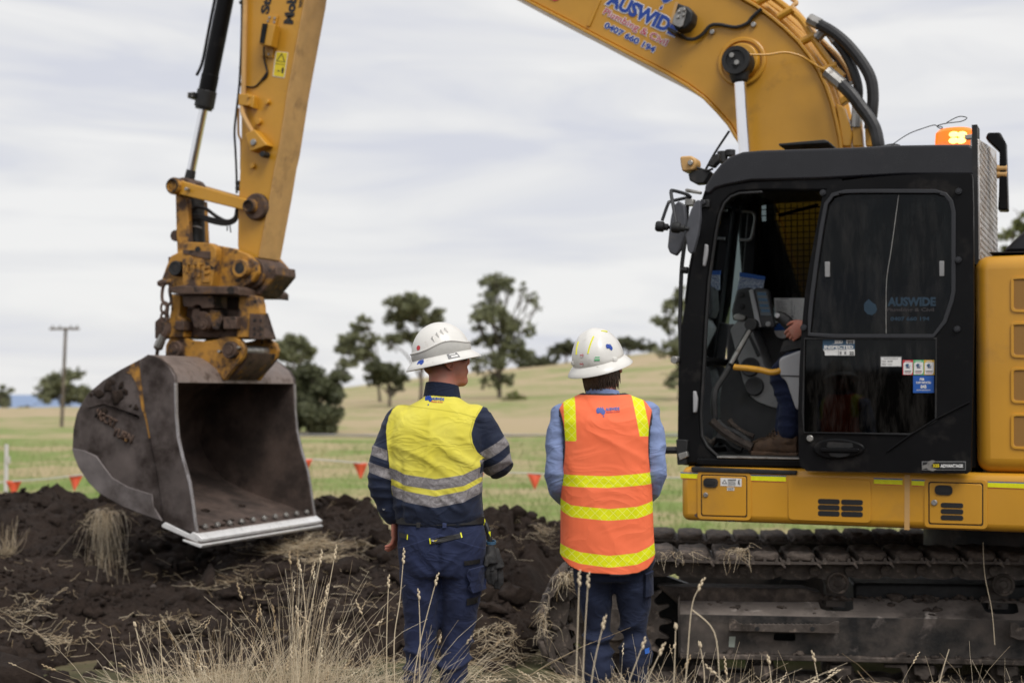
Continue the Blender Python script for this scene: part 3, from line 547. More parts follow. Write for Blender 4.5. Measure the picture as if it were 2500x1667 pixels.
# boom lettering
def lay(name, body, r, p0, p1, up_r, h, mat, b, parent, bold=.02, outline=None, omat=None, shear=0, lift=.0015):
    A = PV(r, p0[0], p0[1], b); B_ = PV(r, p1[0], p1[1], b); U_ = PV(r, up_r[0], up_r[1], b); hh = abs((U_ - A).dot((B_ - A).normalized().cross(Vector((0, -1, 0))))) if h is None else h
    up = (U_ - A); return text(name, body, mat, parent, A, B_ - A, up, (B_ - A).length, hh, bold, outline, omat, lift, shear)
lay('lettering', 'AUSWIDE', 'W', (330, 75), (1745, 745), (440, -160), .108, M['blue'], BB0 - .002, boom, .05, .05, M['white_paint'])
lay('lettering', 'Plumbing & Civil', 'W', (270, 285), (1555, 950), (325, 170), .050, M['red'], BB0 - .002, boom, .012, .055, M['white_paint'])
lay('lettering', '0407 660 194', 'W', (285, 560), (1310, 1085), (340, 450), .046, M['blue'], BB0 - .002, boom, .04, .06, M['white_paint'])
def blob(name, r, pts, b, mat, parent, grow=0, lift=.002, omat=None):
    q = PP(r, pts, b)
    if omat:
        cx = sum(x for x, _ in q) / len(q); cz = sum(z for _, z in q) / len(q); g = [(cx + (x - cx) * (1 + grow), cz + (z - cz) * (1 + grow)) for x, z in q]; plate(name, g, b - lift, b - .0006, omat, parent)
    return plate(name, q, b - lift * 1.6, b - .0008, mat, parent)
blob('logo', 'W', [(1440, -60), (1480, 10), (1520, 75), (1600, 55), (1680, 10), (1720, -40), (1740, -200), (1500, -260), (1430, -150)], BB0 - .001, M['blue'], boom, .10, omat=M['white_paint'])
blob('logo_drop', 'W', [(1495, 115), (1500, 150), (1480, 195), (1450, 210), (1430, 190), (1440, 160), (1470, 135)], BB0 - .001, M['blue'], boom, .35, omat=M['white_paint'])
blob('red_decal', 'T', [(190, -40), (205, -5), (235, 10), (262, 0), (275, -40)], BB0 - .001, M['redprint'], boom)
# boom work light
wl = plate('work_light', PP('T', [(950, 120), (985, 25), (1060, 50), (1090, 85), (1080, 145), (1045, 185), (985, 195)], 1.16), 1.12, 1.26, M['rubber'], EX, .015)
plate('lens_rim', PP('T', [(938, 140), (972, 15), (990, 15), (955, 150)], 1.12), 1.115, 1.27, M['yellow_pale'], wl, .003)
plate('bracket', PP('T', [(952, 150), (965, 95), (1000, 50), (1030, 45), (1040, 75), (1020, 160), (1000, 170)], 1.11), 1.105, 1.118, M['steel'], wl, .003)
for x, y in ((990, 72), (1022, 62), (1018, 92), (985, 105)): boss('bolt', 'T', x, y, .012, 1.09, 1.11, M['steel'], wl, 8)
plate('mount', PP('T', [(945, 180), (1000, 205), (995, 225), (940, 200)], 1.2), 1.12, 1.31, M['rubber'], wl, .003)
MB().tube(smoothpath([PV('T', 1010, 215, 1.2), PV('T', 1040, 238, 1.24), PV('T', 1090, 240, 1.26), PV('T', 1140, 210, 1.27), PV('T', 1185, 160, 1.275), PV('T', 1240, 152, 1.28), PV('T', 1340, 168, 1.28), PV('T', 1410, 145, 1.28), PV('T', 1440, 110, 1.28), PV('T', 1500, 55, 1.27)], 5), .014, 8).build('cable', M['hose'], boom)
for x, y in ((1195, 195), (1448, 150)): boss('cable_clip', 'T', x, y, .02, 1.275, 1.30, M['steel'], boom, 8)
# hard lines and hoses over the boom back
def line(name, pts, rad, mat, parent=EX, n=8, seg=6): return MB().tube(smoothpath([PV(r, x, y, b) for r, x, y, b in pts], seg), rad, n).build(name, mat, parent)
for i, (o, b, rad) in enumerate(((28, 1.40, .026), (44, 1.50, .024), (66, 1.62, .026), (30, 1.70, .024), (80, 1.78, .024))):
    pts = []
    for (x, y), nx, ny in zip(topl[10:21], (.5, .5, .55, .6, .7, .8, .86, .9, .93, .95, .96), (-.86, -.86, -.83, -.8, -.7, -.6, -.5, -.43, -.35, -.3, -.25)): pts.append(('T', x + nx * o + (6 * math.sin(i * 2 + x * .01)), y + ny * o, b))
    pts = [('T', 1000, -210 - o, b), ('T', 1250, -100 - o * .9, b)] + pts; line('hydraulic_pipe', pts, rad, M['yellow'], boom, 8, 4)
line('hydraulic_pipe', [('T', 1560, -20, 1.35), ('T', 1640, 40, 1.33), ('T', 1740, 120, 1.32), ('T', 1810, 230, 1.3), ('T', 1880, 330, 1.3), ('T', 1940, 410, 1.3), ('T', 2000, 470, 1.3)], .024, M['yellow'], boom)
line('hydraulic_pipe', [('T', 1680, -10, 1.45), ('T', 1712, 20, 1.42), ('T', 1690, 45, 1.4), ('T', 1730, 90, 1.4), ('T', 1850, 230, 1.38), ('T', 1960, 340, 1.36), ('T', 2020, 420, 1.36), ('T', 2050, 490, 1.36)], .017, M['yellow_pale'], boom)
for x0, y0, x1, y1 in ((1470, 20, 1560, -30), (1600, 110, 1690, 55), (1740, 260, 1830, 215), (1850, 440, 1960, 400)):
    MB().cyl(PV('T', x0, y0, 1.30), PV('T', x1, y1, 1.30), .03, n=8).build('pipe_clamp', M['yellow'], boom, .004)
line('hose', [('T', 1850, 150, 1.25), ('T', 1930, 195, 1.23), ('T', 2020, 270, 1.22), ('T', 2110, 380, 1.22), ('T', 2165, 480, 1.22), ('T', 2180, 580, 1.22), ('T', 2175, 680, 1.22), ('T', 2160, 790, 1.24)], .040, M['hose'], boom, 10)
line('hose', [('T', 1950, 250, 1.28), ('T', 2010, 330, 1.28), ('T', 2060, 430, 1.28), ('T', 2090, 540, 1.28), ('T', 2085, 640, 1.3), ('T', 2070, 760, 1.32)], .033, M['hose'], boom, 10)
line('hose', [('T', 1985, 515, 1.12), ('T', 2050, 580, 1.1), ('T', 2110, 660, 1.1), ('T', 2160, 730, 1.1), ('T', 2195, 800, 1.1), ('T', 2215, 900, 1.1), ('T', 2230, 1000, 1.15)], .043, M['hose'], boom, 10)
line('hose', [('T', 1860, 260, 1.4), ('T', 1930, 330, 1.42), ('T', 2000, 420, 1.42), ('T', 2040, 520, 1.42)], .024, M['hose'], boom)
line('hose_fitting', [('T', 1790, 118, 1.26), ('T', 1855, 152, 1.25)], .042, M['steel'], boom)
line('hose_fitting', [('T', 1840, 235, 1.29), ('T', 1880, 195, 1.28), ('T', 1915, 200, 1.28), ('T', 1955, 255, 1.28)], .036, M['steel'], boom)
line('hose_fitting', [('T', 1895, 440, 1.13), ('T', 1930, 470, 1.13), ('T', 1990, 520, 1.12)], .046, M['steel'], boom)
line('hose_fitting', [('T', 2085, 650, 1.3), ('T', 2078, 780, 1.3)], .038, M['steel'], boom)
for pl in ([(2060, 740), (2110, 730), (2125, 900), (2060, 900)], [(2135, 790), (2165, 790), (2180, 900), (2140, 900)], [(1960, 640), (2010, 660), (2060, 820), (2050, 900), (2000, 900)], [(1975, 610), (2030, 580), (2050, 610), (1990, 650)]):
    plate('pipe_bracket', PP('T', pl, 1.32), 1.28, 1.36, M['yellow'], boom, .008)
plate('rear_shadow_plate', PP('T', [(1965, 690), (1985, 680), (2010, 780), (2025, 1200), (1990, 1200)], 1.40), 1.36, 1.84, M['rubber'], boom)

# ---- arm (stick)
AB0, AB1 = 1.44, 1.74
armp = [('A', 1150, -1600), ('A', 1010, -1150), ('A', 930, -300), ('A', 922, 0), ('A', 914, 300), ('A', 905, 700), ('A', 905, 1100), ('B', 800, 20), ('B', 786, 300), ('B', 783, 560), ('B', 800, 660), ('B', 925, 660), ('B', 937, 600), ('B', 975, 400), ('B', 1012, 200), ('B', 1045, 0), ('A', 1195, 1150), ('A', 1265, 700), ('A', 1350, 240), ('A', 1395, 0), ('A', 1450, -400), ('A', 1530, -1000), ('A', 1480, -1600)]
arm = MB().prism(mix_poly(armp, AB0), AB0, AB1).build('arm', M['yellow'], EX, .012)
_re = [('B', 930, 640), ('B', 975, 400), ('B', 1012, 200), ('B', 1045, 0), ('A', 1195, 1150), ('A', 1265, 700), ('A', 1350, 240), ('A', 1395, 0), ('A', 1450, -400)]
strip('rear_plate', mix_poly(_re, AB0), AB0 - .012, AB1 + .012, .012, M['yellow_pale'], arm, -1, .003)  # paler yellow puts the light on the arm's rear face into the paint
line('hydraulic_pipe', [('A', 938, -300, 1.40), ('A', 936, 0, 1.40), ('A', 930, 300, 1.40), ('A', 922, 700, 1.40), ('A', 915, 830, 1.39), ('A', 930, 900, 1.38), ('A', 990, 1010, 1.38)], .021, M['yellow_pale'], arm)
line('cable', [('A', 912, -300, 1.46), ('A', 910, 200, 1.46), ('A', 895, 600, 1.46), ('A', 870, 850, 1.46), ('A', 855, 1000, 1.46), ('A', 862, 1150, 1.46), ('A', 870, 1330, 1.46), ('A', 872, 1480, 1.46)], .010, M['hose'], arm)
line('hydraulic_pipe', [('A', 885, 830, 1.5), ('A', 885, 1020, 1.5), ('A', 905, 1090, 1.5), ('A', 905, 1300, 1.5)], .010, M['yellow'], arm)
for y in (20, 520, 645): boss('cable_clip', 'A', 897, y, .016, 1.43, 1.47, M['rubber'], arm, 6)
for y in (1400, 1440): boss('hose_coupling', 'A', 874, y, .022, 1.44, 1.48, M['rubber'], arm, 8)
al = plate('work_light', PP('E', [(400, 440), (650, 480), (580, 900), (335, 850)], 1.34), 1.33, 1.42, M['yellow'], EX, .006)
plate('lens', PP('E', [(405, 455), (500, 462), (435, 840), (350, 820)], 1.328), 1.322, 1.331, M['glass_dark'], al); plate('lens_back', PP('E', [(405, 455), (500, 462), (435, 840), (350, 820)], 1.3295), 1.3285, 1.3298, M['steel'], al)
plate('mount', PP('E', [(470, 290), (690, 300), (660, 480), (600, 1115), (360, 1085), (400, 900), (440, 440)], 1.425), 1.42, 1.439, M['yellow'], al, .003)
for x, y in ((525, 340), (625, 355), (495, 410), (615, 430), (510, 1040)): boss('bolt', 'E', x, y, .0105, 1.408, 1.421, M['steel'], al, 8, .002)
line('cable', [('E', 430, 900, 1.39), ('E', 425, 1000, 1.39), ('E', 440, 1180, 1.43), ('E', 490, 1370, 1.43), ('E', 470, 1470, 1.43), ('E', 360, 1560, 1.43)], .008, M['rubber'], al); line('cable', [('A', 1100, 560, 1.43), ('A', 1020, 660, 1.43), ('A', 945, 665, 1.43)], .007, M['rubber'], al)
lay('lettering', 'Sta', 'E', (510, 280), (590, -160), (340, 240), .085, M['black_print'], AB0 - .002, arm, .045)
lay('lettering', 'Mobi', 'E', (975, 470), (1065, -130), (800, 450), .095, M['black_print'], AB0 - .002, arm, .05)
lay('lettering', 'WIT', 'E', (1150, 160), (1185, -20), (1085, 150), .036, M['black_print'], AB0 - .002, arm, .04)
plate('warning_label', PP('E', [(655, 990), (892, 1012), (820, 1500), (595, 1465)], AB0 - .001), AB0 - .003, AB0 - .0005, M['white_paint'], arm); plate('warning_label', PP('E', [(668, 1000), (880, 1020), (810, 1485), (610, 1455)], AB0 - .002), AB0 - .0045, AB0 - .0028, M['decal_yellow'], arm)
tri = MB(); prism_holes(tri, PP('E', [(778, 1020), (840, 1200), (665, 1178)], AB0), [PP('E', [(776, 1050), (818, 1188), (690, 1168)], AB0)], AB0 - .006, AB0 - .0044); tri.build('warning_symbol', M['black_print'], arm)
plate('warning_line', PP('E', [(648, 1220), (842, 1244), (840, 1252), (646, 1228)], AB0), AB0 - .006, AB0 - .0044, M['black_print'], arm)
plate('warning_symbol', PP('E', [(785, 1300), (805, 1300), (818, 1335), (800, 1410), (770, 1410), (768, 1335)], AB0), AB0 - .006, AB0 - .0044, M['black_print'], arm); plate('warning_symbol', PP('E', [(680, 1360), (700, 1350), (730, 1357), (745, 1365), (730, 1378), (700, 1374)], AB0), AB0 - .006, AB0 - .0044, M['black_print'], arm)
plate('clamp', PP('A', [(900, 725), (975, 725), (1020, 740), (1015, 835), (960, 815), (898, 812)], 1.40), 1.37, 1.44, M['yellow'], arm, .006)
for x, y in ((958, 742), (955, 800)): boss('bolt', 'A', x, y, .012, 1.355, 1.37, M['yellow'], arm, 8, .002)
plate('valve_block', PP('A', [(945, 1030), (1015, 995), (1115, 1115), (985, 1165)], 1.36), 1.34, 1.44, M['yellow'], arm, .008); boss('port', 'A', 995, 1090, .028, 1.325, 1.345, M['steel'], arm, 12); boss('port', 'A', 1065, 1180, .026, 1.33, 1.42, M['rubber'], arm, 12)
for x, y, rr in ((1098, 780, .022), (1030, 930, .028), (985, 1270, .024)): boss('lug', 'A', x, y, rr, 1.405, 1.44, M['yellow'], arm, 10)
# bucket cylinder
ct = PV('A', 785 + 80, -400, 1.59); cb = PV('A', 617, 842, 1.59); rb = PV('A', 522, 1312, 1.59); ax = (cb - ct).normalized()
bc = MB().cyl(ct, cb - ax * .30, .073, n=24).build('bucket_cylinder', M['black_paint'], EX, .004)
MB().cyl(cb - ax * .31, cb - ax * .17, .077, n=24).build('end_band', M['black_paint'], bc, .004); MB().cyl(cb - ax * .17, cb - ax * .02, .087, n=24).build('gland', M['rubber'], bc, .006); MB().cyl(cb - ax * .02, cb, .075, n=24).build('seal', M['hose'], bc)
MB().cyl(cb, rb, .04, n=24).build('rod', M['chrome'], bc); MB().cyl(rb - ax * .01, rb + ax * .10, .042, .048, 16).build('rod_end', M['rubber'], bc, .004)
sv = Vector((-.075, -.05, 0)); MB().tube(smoothpath([ct + sv, ct.lerp(cb, .5) + sv, cb - ax * .42 + sv, cb - ax * .30 + sv * 1.3], 5), .013, 8).build('side_pipe', M['black_paint'], bc); MB().box(cb - ax * .12 + Vector((-.09, -.05, 0)), (.07, .10, .05)).build('pipe_clamp', M['rubber'], bc, .005)
for dx in (-.02, .02):
    for dz in (-.012, .012): MB().cyl(cb - ax * .12 + Vector((-.09 + dx, -.10, dz)), cb - ax * .12 + Vector((-.09 + dx, -.115, dz)), .008, n=6).build('bolt', M['steel'], bc)
# linkage
def linkbar(name, p0, p1, w0, w1, b0, b1, mat, parent=EX):
    p0, p1 = Vector(p0), Vector(p1); d = (p1 - p0).normalized(); n = Vector((-d.y, d.x)); return MB().prism([tuple(p0 + n * w0), tuple(p1 + n * w1), tuple(p1 - n * w1), tuple(p0 - n * w0)], b0, b1).build(name, mat, parent, .008)
L1 = P('B', 350, 152, 1.36); L2 = P('B', 868, 290, 1.36); L3 = P('B', 385, 720, 1.40)
lk = linkbar('power_link', L1, L2, .060, .046, 1.375, 1.43, M['yellow']); linkbar('power_link', L1, L2, .060, .046, 1.75, 1.805, M['yellow'])
for (a, c), rr in ((L1, .075), (L2, .062)):
    MB().lathe([(.0, 0), (rr * .66, 0), (rr * .68, .012), (rr * .72, .012), (rr * .72, .004), (rr * .9, .004), (rr, -.01), (rr, -.10)], (a, 1.34, c), (0, -1, 0), 28).build('pin_boss', M['yellow_dirty'], lk, .003); MB().lathe([(rr * .69, .0), (rr * .8, .0), (rr * .8, .010), (rr * .69, .010)], (a, 1.334, c), (0, -1, 0), 28, True).build('pin_ring', M['rubber'], lk)
    MB().cyl((a, 1.34, c), (a, 1.86, c), rr * .7, n=16).build('pin', M['rust'], lk)
MB().lathe([(0, 0), (.105, 0), (.115, .02), (.115, .05)], (L2[0] + .03, 1.385, L2[1]), (0, 1, 0), 28).build('arm_boss', M['rust'], lk, .004); boss('grease_nipple', 'B', 428, 172, .016, 1.32, 1.37, M['steel'], lk, 8)
rod_eye = MB().tube([Vector((L1[0], 1.59, L1[1])) + Vector((.02, 0, 0)), rb + ax * .1, ], [.09, .06], 14).cyl((L1[0], 1.47, L1[1]), (L1[0], 1.71, L1[1]), .092, n=22).build('rod_eye', M['rust'], bc, .008)
for b0 in (1.44, 1.68):
    bl = plate('bucket_link', [P('B', 358, 210, 1.44), P('B', 440, 235, 1.44), P('B', 455, 540, 1.44), P('B', 440, 640, 1.44), P('B', 372, 640, 1.44), P('B', 364, 450, 1.44)], b0, b0 + .06, M['yellow_dirty'], EX, .008)
boss('link_stop', 'B', 355, 490, .05, 1.47, 1.60, M['rust'], bl, 14)
hb = MB().tube(smoothpath([PV('B', 500, 240, 1.6), PV('B', 500, 330, 1.6), PV('B', 505, 540, 1.6)], 4), .075, 12).build('hydraulic_riser', M['rubber'], EX)
for pts in ([(470, 310), (510, 295), (570, 310), (640, 360), (710, 392), (765, 370), (778, 320)], [(470, 355), (530, 355), (620, 380), (710, 395), (775, 370)], [(465, 380), (530, 370), (600, 395), (680, 412), (740, 405), (775, 375), (780, 300)]):
    line('hose', [('B', x, y, 1.52) for x, y in pts], .016, M['hose'], hb)
line('strap', [('B', 460, 432, 1.5), ('B', 500, 428, 1.5), ('B', 540, 440, 1.5)], .007, M['steel'], hb)
for x0, y0, x1, y1 in ((712, 405, 714, 458), (730, 410, 738, 470)): line('cable_tie', [('B', x0, y0, 1.5), ('B', x1, y1, 1.5)], .005, M['rubber'], hb)
# ---- quick hitch (upper half)
qh = plate('quick_hitch', PP('B', [(268, 790), (300, 700), (330, 630), (410, 590), (460, 560), (640, 556), (760, 578), (860, 618), (915, 680), (922, 745), (895, 800), (830, 845), (790, 850), (330, 845)], 1.34), 1.33, 1.40, M['yellow_dirty'], EX, .012)
plate('far_plate', PP('B', [(300, 700), (330, 630), (410, 590), (640, 556), (760, 578), (860, 618), (915, 680), (922, 745), (895, 800), (830, 845), (330, 845)], 1.34), 1.78, 1.85, M['yellow_dirty'], qh, .012)
plate('core', PP('B', [(330, 640), (700, 600), (760, 700), (740, 840), (330, 840)], 1.45), 1.41, 1.77, M['rust'], qh)
MB().cyl(PV('B', 875, 745, 1.40), PV('B', 875, 745, 1.40) + Vector((0, .38, 0)), .135, n=28).build('arm_eye', M['rust'], qh, .01)
cb_ = rpoly(PP('B', [(412, 838), (410, 560), (440, 536), (600, 540), (640, 575), (640, 620), (612, 838)], 1.24), [.01, .05, .03, .03, .03, .02, .01]); plate('cast_block', cb_, 1.23, 1.325, M['yellow_dirty'], qh, .02, seg=3)
boss('lifting_hole', 'B', 510, 585, .026, 1.222, 1.24, M['rubber'], qh, 14, 0); plate('worn_band', PP('B', [(414, 588), (600, 600), (598, 655), (414, 615)], 1.228), 1.222, 1.232, M['rust'], qh, .003)
for pts in ([(430, 640), (455, 625), (480, 640), (482, 740), (466, 740), (464, 690), (446, 690), (446, 745), (430, 742)], [(470, 660), (510, 645), (548, 655), (550, 690), (528, 690), (528, 775), (508, 775), (506, 690), (490, 690), (490, 780), (470, 778)], [(540, 700), (590, 695), (592, 712), (560, 716), (560, 735), (592, 733), (592, 752), (560, 755), (560, 780), (594, 778), (594, 812), (538, 810)]):
    plate('cast_emblem', PP('B', pts, 1.222), 1.216, 1.232, M['yellow_dirty'], qh, .003)
for x, y, rr, m in ((805, 715, .078, 'yellow_dirty'), (362, 715, .066, 'rubber')):
    a, c = P('B', x, y, 1.28); MB().lathe([(0, .0), (rr * .55, 0), (rr * .62, .02), (rr * .95, .02), (rr, .01), (rr, -.06)], (a, 1.28, c), (0, -1, 0), 28).build('hitch_pin', M[m], qh, .003); MB().cyl((a, 1.262, c), (a, 1.279, c), rr * .64, n=24).build('pin_cavity', M['rubber'], qh)
plate('base_flange', PP('B', [(328, 842), (400, 832), (610, 838), (780, 835), (802, 855), (800, 900), (780, 892), (390, 892), (330, 880)], 1.20), 1.19, 1.95, M['rust'], qh, .008)
plate('shroud', PP('B', [(830, 850), (930, 800), (1010, 740), (1050, 700), (1055, 760), (990, 840), (940, 900), (860, 890)], 1.45), 1.44, 1.75, M['rust'], qh, .01)
# ---- tilt head (lower half)
th = plate('tilt_head', PP('B', [(335, 1000), (480, 985), (620, 990), (800, 1000), (860, 1190), (300, 1190)], 1.42), 1.40, 1.86, M['rust'], EX, .015)
plate('back_plate', PP('B', [(340, 890), (800, 890), (800, 1010), (340, 1010)], 1.62), 1.60, 1.8, M['rust'], th)
plate('lug', PP('B', [(412, 895), (625, 900), (625, 985), (545, 990), (530, 968), (508, 962), (490, 972), (480, 982), (415, 975)], 1.26), 1.25, 1.45, M['rust'], th, .008)
plate('near_column', PP('B', [(332, 895), (398, 900), (385, 1040), (420, 1060), (420, 1185), (300, 1190), (330, 1010)], 1.30), 1.29, 1.42, M['yellow_dirty'], th, .012)
plate('near_column', PP('B', [(800, 900), (860, 895), (915, 905), (930, 960), (935, 1030), (880, 1035), (870, 1190), (780, 1190), (790, 1010)], 1.34), 1.33, 1.45, M['yellow_dirty'], th, .012)
tp = plate('side_pad', PP('B', [(875, 1022), (955, 1030), (950, 1202), (868, 1196)], 1.32), 1.30, 1.36, M['rust'], th, .006)
for x in (896, 940):
    for y in (1070, 1125, 1165): boss('hole', 'B', x, y, .010, 1.293, 1.301, M['rubber'], th, 8, 0)
plate('side_pad', PP('B', [(222, 1080), (260, 1045), (300, 1050), (300, 1195), (222, 1195)], 1.45), 1.44, 1.52, M['rust'], th, .008)
for x0, y0, x1, y1 in ((360, 1075, 420, 1138), (690, 1045, 780, 1130)): plate('square_pad', rect('B', x0, y0, x1, y1, 1.27), 1.26, 1.42, M['rust'], th, .008)
a, c = P('B', 560, 1060, 1.3); MB().cyl((a, 1.28, c - .02), (a, 1.44, c + .0), .085, n=22).build('tilt_shaft', M['rust'], th, .012); a, c = P('B', 545, 1095, 1.27); MB().lathe([(0, .01), (.02, .01), (.025, 0), (.045, 0), (.055, -.02), (.055, -.1)], (a, 1.27, c), (0, -1, 0), 20).build('tilt_pin', M['rust'], th)
plate('knuckle', PP('B', [(480, 990), (520, 985), (540, 1040), (520, 1130), (490, 1120), (470, 1060)], 1.29), 1.28, 1.36, M['rust'], th, .01); plate('knuckle', PP('B', [(600, 990), (660, 1000), (690, 1060), (660, 1140), (620, 1130), (600, 1060)], 1.30), 1.28, 1.36, M['rust'], th, .01)
# ears
earp = [(288, 1330), (292, 1240), (318, 1192), (365, 1176), (410, 1184), (470, 1206), (560, 1214), (640, 1200), (700, 1180), (765, 1182), (812, 1212), (832, 1262), (818, 1320), (780, 1370), (735, 1420), (690, 1482), (640, 1420), (560, 1360), (470, 1340)]
for k, b in enumerate((1.33, 1.83)):
    e = MB().prism(PP('B', earp, 1.33), b, b + .055).build('bucket_ear', M['yellow_dirty'], EX, .008)
    if k == 0: ear = e
for x, y in ((350, 1266), (725, 1272)):
    a, c = P('B', x, y, 1.28); MB().lathe([(0, .012), (.040, .012), (.043, 0), (.048, .004), (.068, .004), (.074, -.01), (.074, -.07)], (a, 1.28, c), (0, -1, 0), 28).build('pin_boss', M['rust'], ear, .003); MB().cyl((a, 1.30, c), (a, 1.92, c), .045, n=18).build('pin', M['steel'], ear)
for x, y in ((783, 1255), (652, 1282)): boss('grease_nipple', 'B', x, y, .014, 1.29, 1.33, M['steel'], ear, 8)
plate('hook_plate', PP('B', [(790, 1370), (830, 1330), (850, 1300), (870, 1290), (850, 1350), (800, 1420), (740, 1470), (700, 1480), (750, 1420)], 1.42), 1.40, 1.82, M['rust'], ear, .006)
# lifting chain and shackle
ch = MB(); path = smoothpath([PV('B', 285, 820, 1.22), PV('B', 272, 900, 1.22), PV('B', 320, 900, 1.22)], 2)
a0 = PV('B', 300, 870, 1.22); ch.tube(smoothpath([PV('B', 330, 800, 1.22), PV('B', 320, 870, 1.22), PV('B', 330, 940, 1.22), PV('B', 300, 968, 1.22), PV('B', 270, 930, 1.22), PV('B', 270, 870, 1.22), PV('B', 282, 815, 1.22)], 4), .014, 8).cyl(PV('B', 245, 818, 1.22), PV('B', 335, 805, 1.22), .024, n=10).lathe([(0, 0), (.034, 0), (.034, .03), (0, .03)], PV('B', 262, 816, 1.2), (0, 1, 0), 8)
def tor(mb, c, rx, rz, rot, r=.010, n=16):
    mb.tube([Vector(c) + rot @ Vector((rx * math.cos(t), 0, rz * math.sin(t))) for t in np.linspace(0, 2 * math.pi, n + 1)], r, 6, False)
for i, (x, y) in enumerate(((285, 985), (300, 1020), (285, 1050), (300, 1080))): tor(ch, PV('B', x, y, 1.22), .03, .05, Matrix.Rotation(R(90 * (i % 2) + 25), 3, 'Z'), .012)
chain = ch.build('lifting_chain', M['steel'], EX); chain.data.materials[0] = M['rust']
MB().tube(smoothpath([PV('B', 300, 1090, 1.2), PV('B', 300, 1150, 1.2), PV('B', 265, 1200, 1.2), PV('B', 240, 1260, 1.2), PV('B', 232, 1310, 1.22)], 4), [.035] * 9 + [.04] * 4 + [.016] * 4, 8).build('hook', M['rust'], chain); line('wrapping_tape', [('B', 275, 1175, 1.185), ('B', 240, 1250, 1.185)], .034, M['steel'], chain)

# ---- bucket
K0, K1 = .70, 2.48
prof = [(797, 380), (790, 335), (760, 280), (705, 232), (655, 200), (610, 188), (540, 222), (410, 290), (290, 365), (190, 450), (140, 525), (105, 595), (82, 700), (75, 830), (92, 905), (122, 975), (190, 1080), (270, 1160), (430, 1250), (580, 1310), (720, 1360), (950, 1448)]
front = [(946, 1420), (932, 1330), (916, 1200), (895, 1075), (848, 905), (815, 760), (801, 600)]
pr = [Vector(p) for p in PP('C', prof, K0)]; cen = sum(pr, Vector((0, 0))) / len(pr); inn = []
for i, p in enumerate(pr):
    t = pr[min(i + 1, len(pr) - 1)] - pr[max(i - 1, 0)]; n = Vector((-t.y, t.x)).normalized()
    if n.dot(cen - p) < 0: n = -n
    inn.append(p + n * .028)
mb = MB(); n = len(pr)
vs = [(p.x, K0 + .012, p.y) for p in pr] + [(p.x, K1 - .012, p.y) for p in pr] + [(p.x, K0 + .012, p.y) for p in inn] + [(p.x, K1 - .012, p.y) for p in inn]; k = len(mb.v); mb.v += vs
for i in range(n - 1):
    mb.f.append((i, i + 1, n + i + 1, n + i)); mb.m.append(1 if i < 5 else 0); mb.f.append((2 * n + i, 3 * n + i, 3 * n + i + 1, 2 * n + i + 1)); mb.m.append(2)
for i in (0, n - 1): mb.f.append((i, n + i, 3 * n + i, 2 * n + i)); mb.m.append(1)
bucket = mb.build('bucket', [M['bucket'], M['bucket_top'], M['bucket_in']], EX, smooth=40)
sidep = PP('C', prof + front, K0)
for k, b in enumerate((K0, K1 - .03)):
    mb = MB().prism(sidep, b, b + .03); mb.m = [0, 2] + [0] * (len(mb.f) - 2) if k == 0 else [2, 0] + [0] * (len(mb.f) - 2)
    mb.build('side_plate', [M['bucket'], M['bucket_top'], M['bucket_in']], bucket, .006)
M['bucket_grey'] = pm('abraded_bucket_steel', (.20, .175, .17), .5, .5, var=.25, vs=6, dirt=(.075, .06, .055), dp=(.45, .7), ds=3.5, bump=.12, bs=60)
for b0, b1 in ((K0 - .016, K0 - .001), (K1 + .001, K1 + .016)):
    plate('side_cutter', PP('C', [(548, 226), (610, 186), (655, 198), (705, 230), (760, 278), (792, 335), (799, 380), (803, 600), (817, 760), (850, 905), (897, 1075), (918, 1200), (934, 1330), (950, 1432), (722, 1352), (700, 1180), (665, 960), (625, 760), (585, 540), (560, 350)], K0), b0, b1, M['bucket'], bucket, .004)
    plate('wear_plate', PP('C', [(80, 838), (165, 852), (250, 890), (300, 960), (360, 1040), (470, 1105), (640, 1158), (648, 1240), (712, 1345), (580, 1302), (430, 1242), (272, 1152), (194, 1074), (126, 970), (97, 900)], K0), b0, b1, M['bucket_grey'], bucket, .006)
strip('edge_bead', PP('C', [(799, 382), (803, 600), (817, 760), (850, 905), (897, 1075), (918, 1200), (934, 1330), (948, 1420)], K0), K0 - .018, K0 + .014, .010, M['worn'], bucket, -1, .003); strip('edge_bead', PP('C', [(799, 382), (803, 600), (817, 760), (850, 905), (897, 1075), (918, 1200), (934, 1330), (948, 1420)], K0), K1 - .014, K1 + .018, .010, M['worn'], bucket, -1, .003)
plate('paint_remnant', PP('C', [(455, 272), (545, 226), (557, 340), (582, 540), (620, 760), (612, 770), (590, 650), (560, 560), (545, 470), (520, 380), (490, 330), (450, 310)], K0), K0 - .005, K0 - .0008, M['yellow_dirty'], bucket)
def onside(name, r, pts, mat, b=K0, th=.02, bev=.006): return plate(name, PP(r, pts, b), b - th, b - .0005, mat, bucket, bev)
strip('stiffener', PP('C', [(190, 560), (300, 530), (430, 580), (540, 635), (548, 610)], K0), K0 - .012, K0 - .0008, .012, M['bucket'], bucket)
for body, p0, p1, up in (('HGCRT', (235, 618), (372, 700), (262, 560)), ('YURN', (352, 745), (490, 805), (372, 690))):
    A = PV('C', p0[0], p0[1], K0); B_ = PV('C', p1[0], p1[1], K0); o = text('cast_letters', body, M['rust'], bucket, A, B_ - A, PV('C', up[0], up[1], K0) - A, (B_ - A).length, .075, .03, lift=.004)[0]
    s = o.modifiers.new('thickness', 'SOLIDIFY'); s.thickness = .016; s.offset = 0
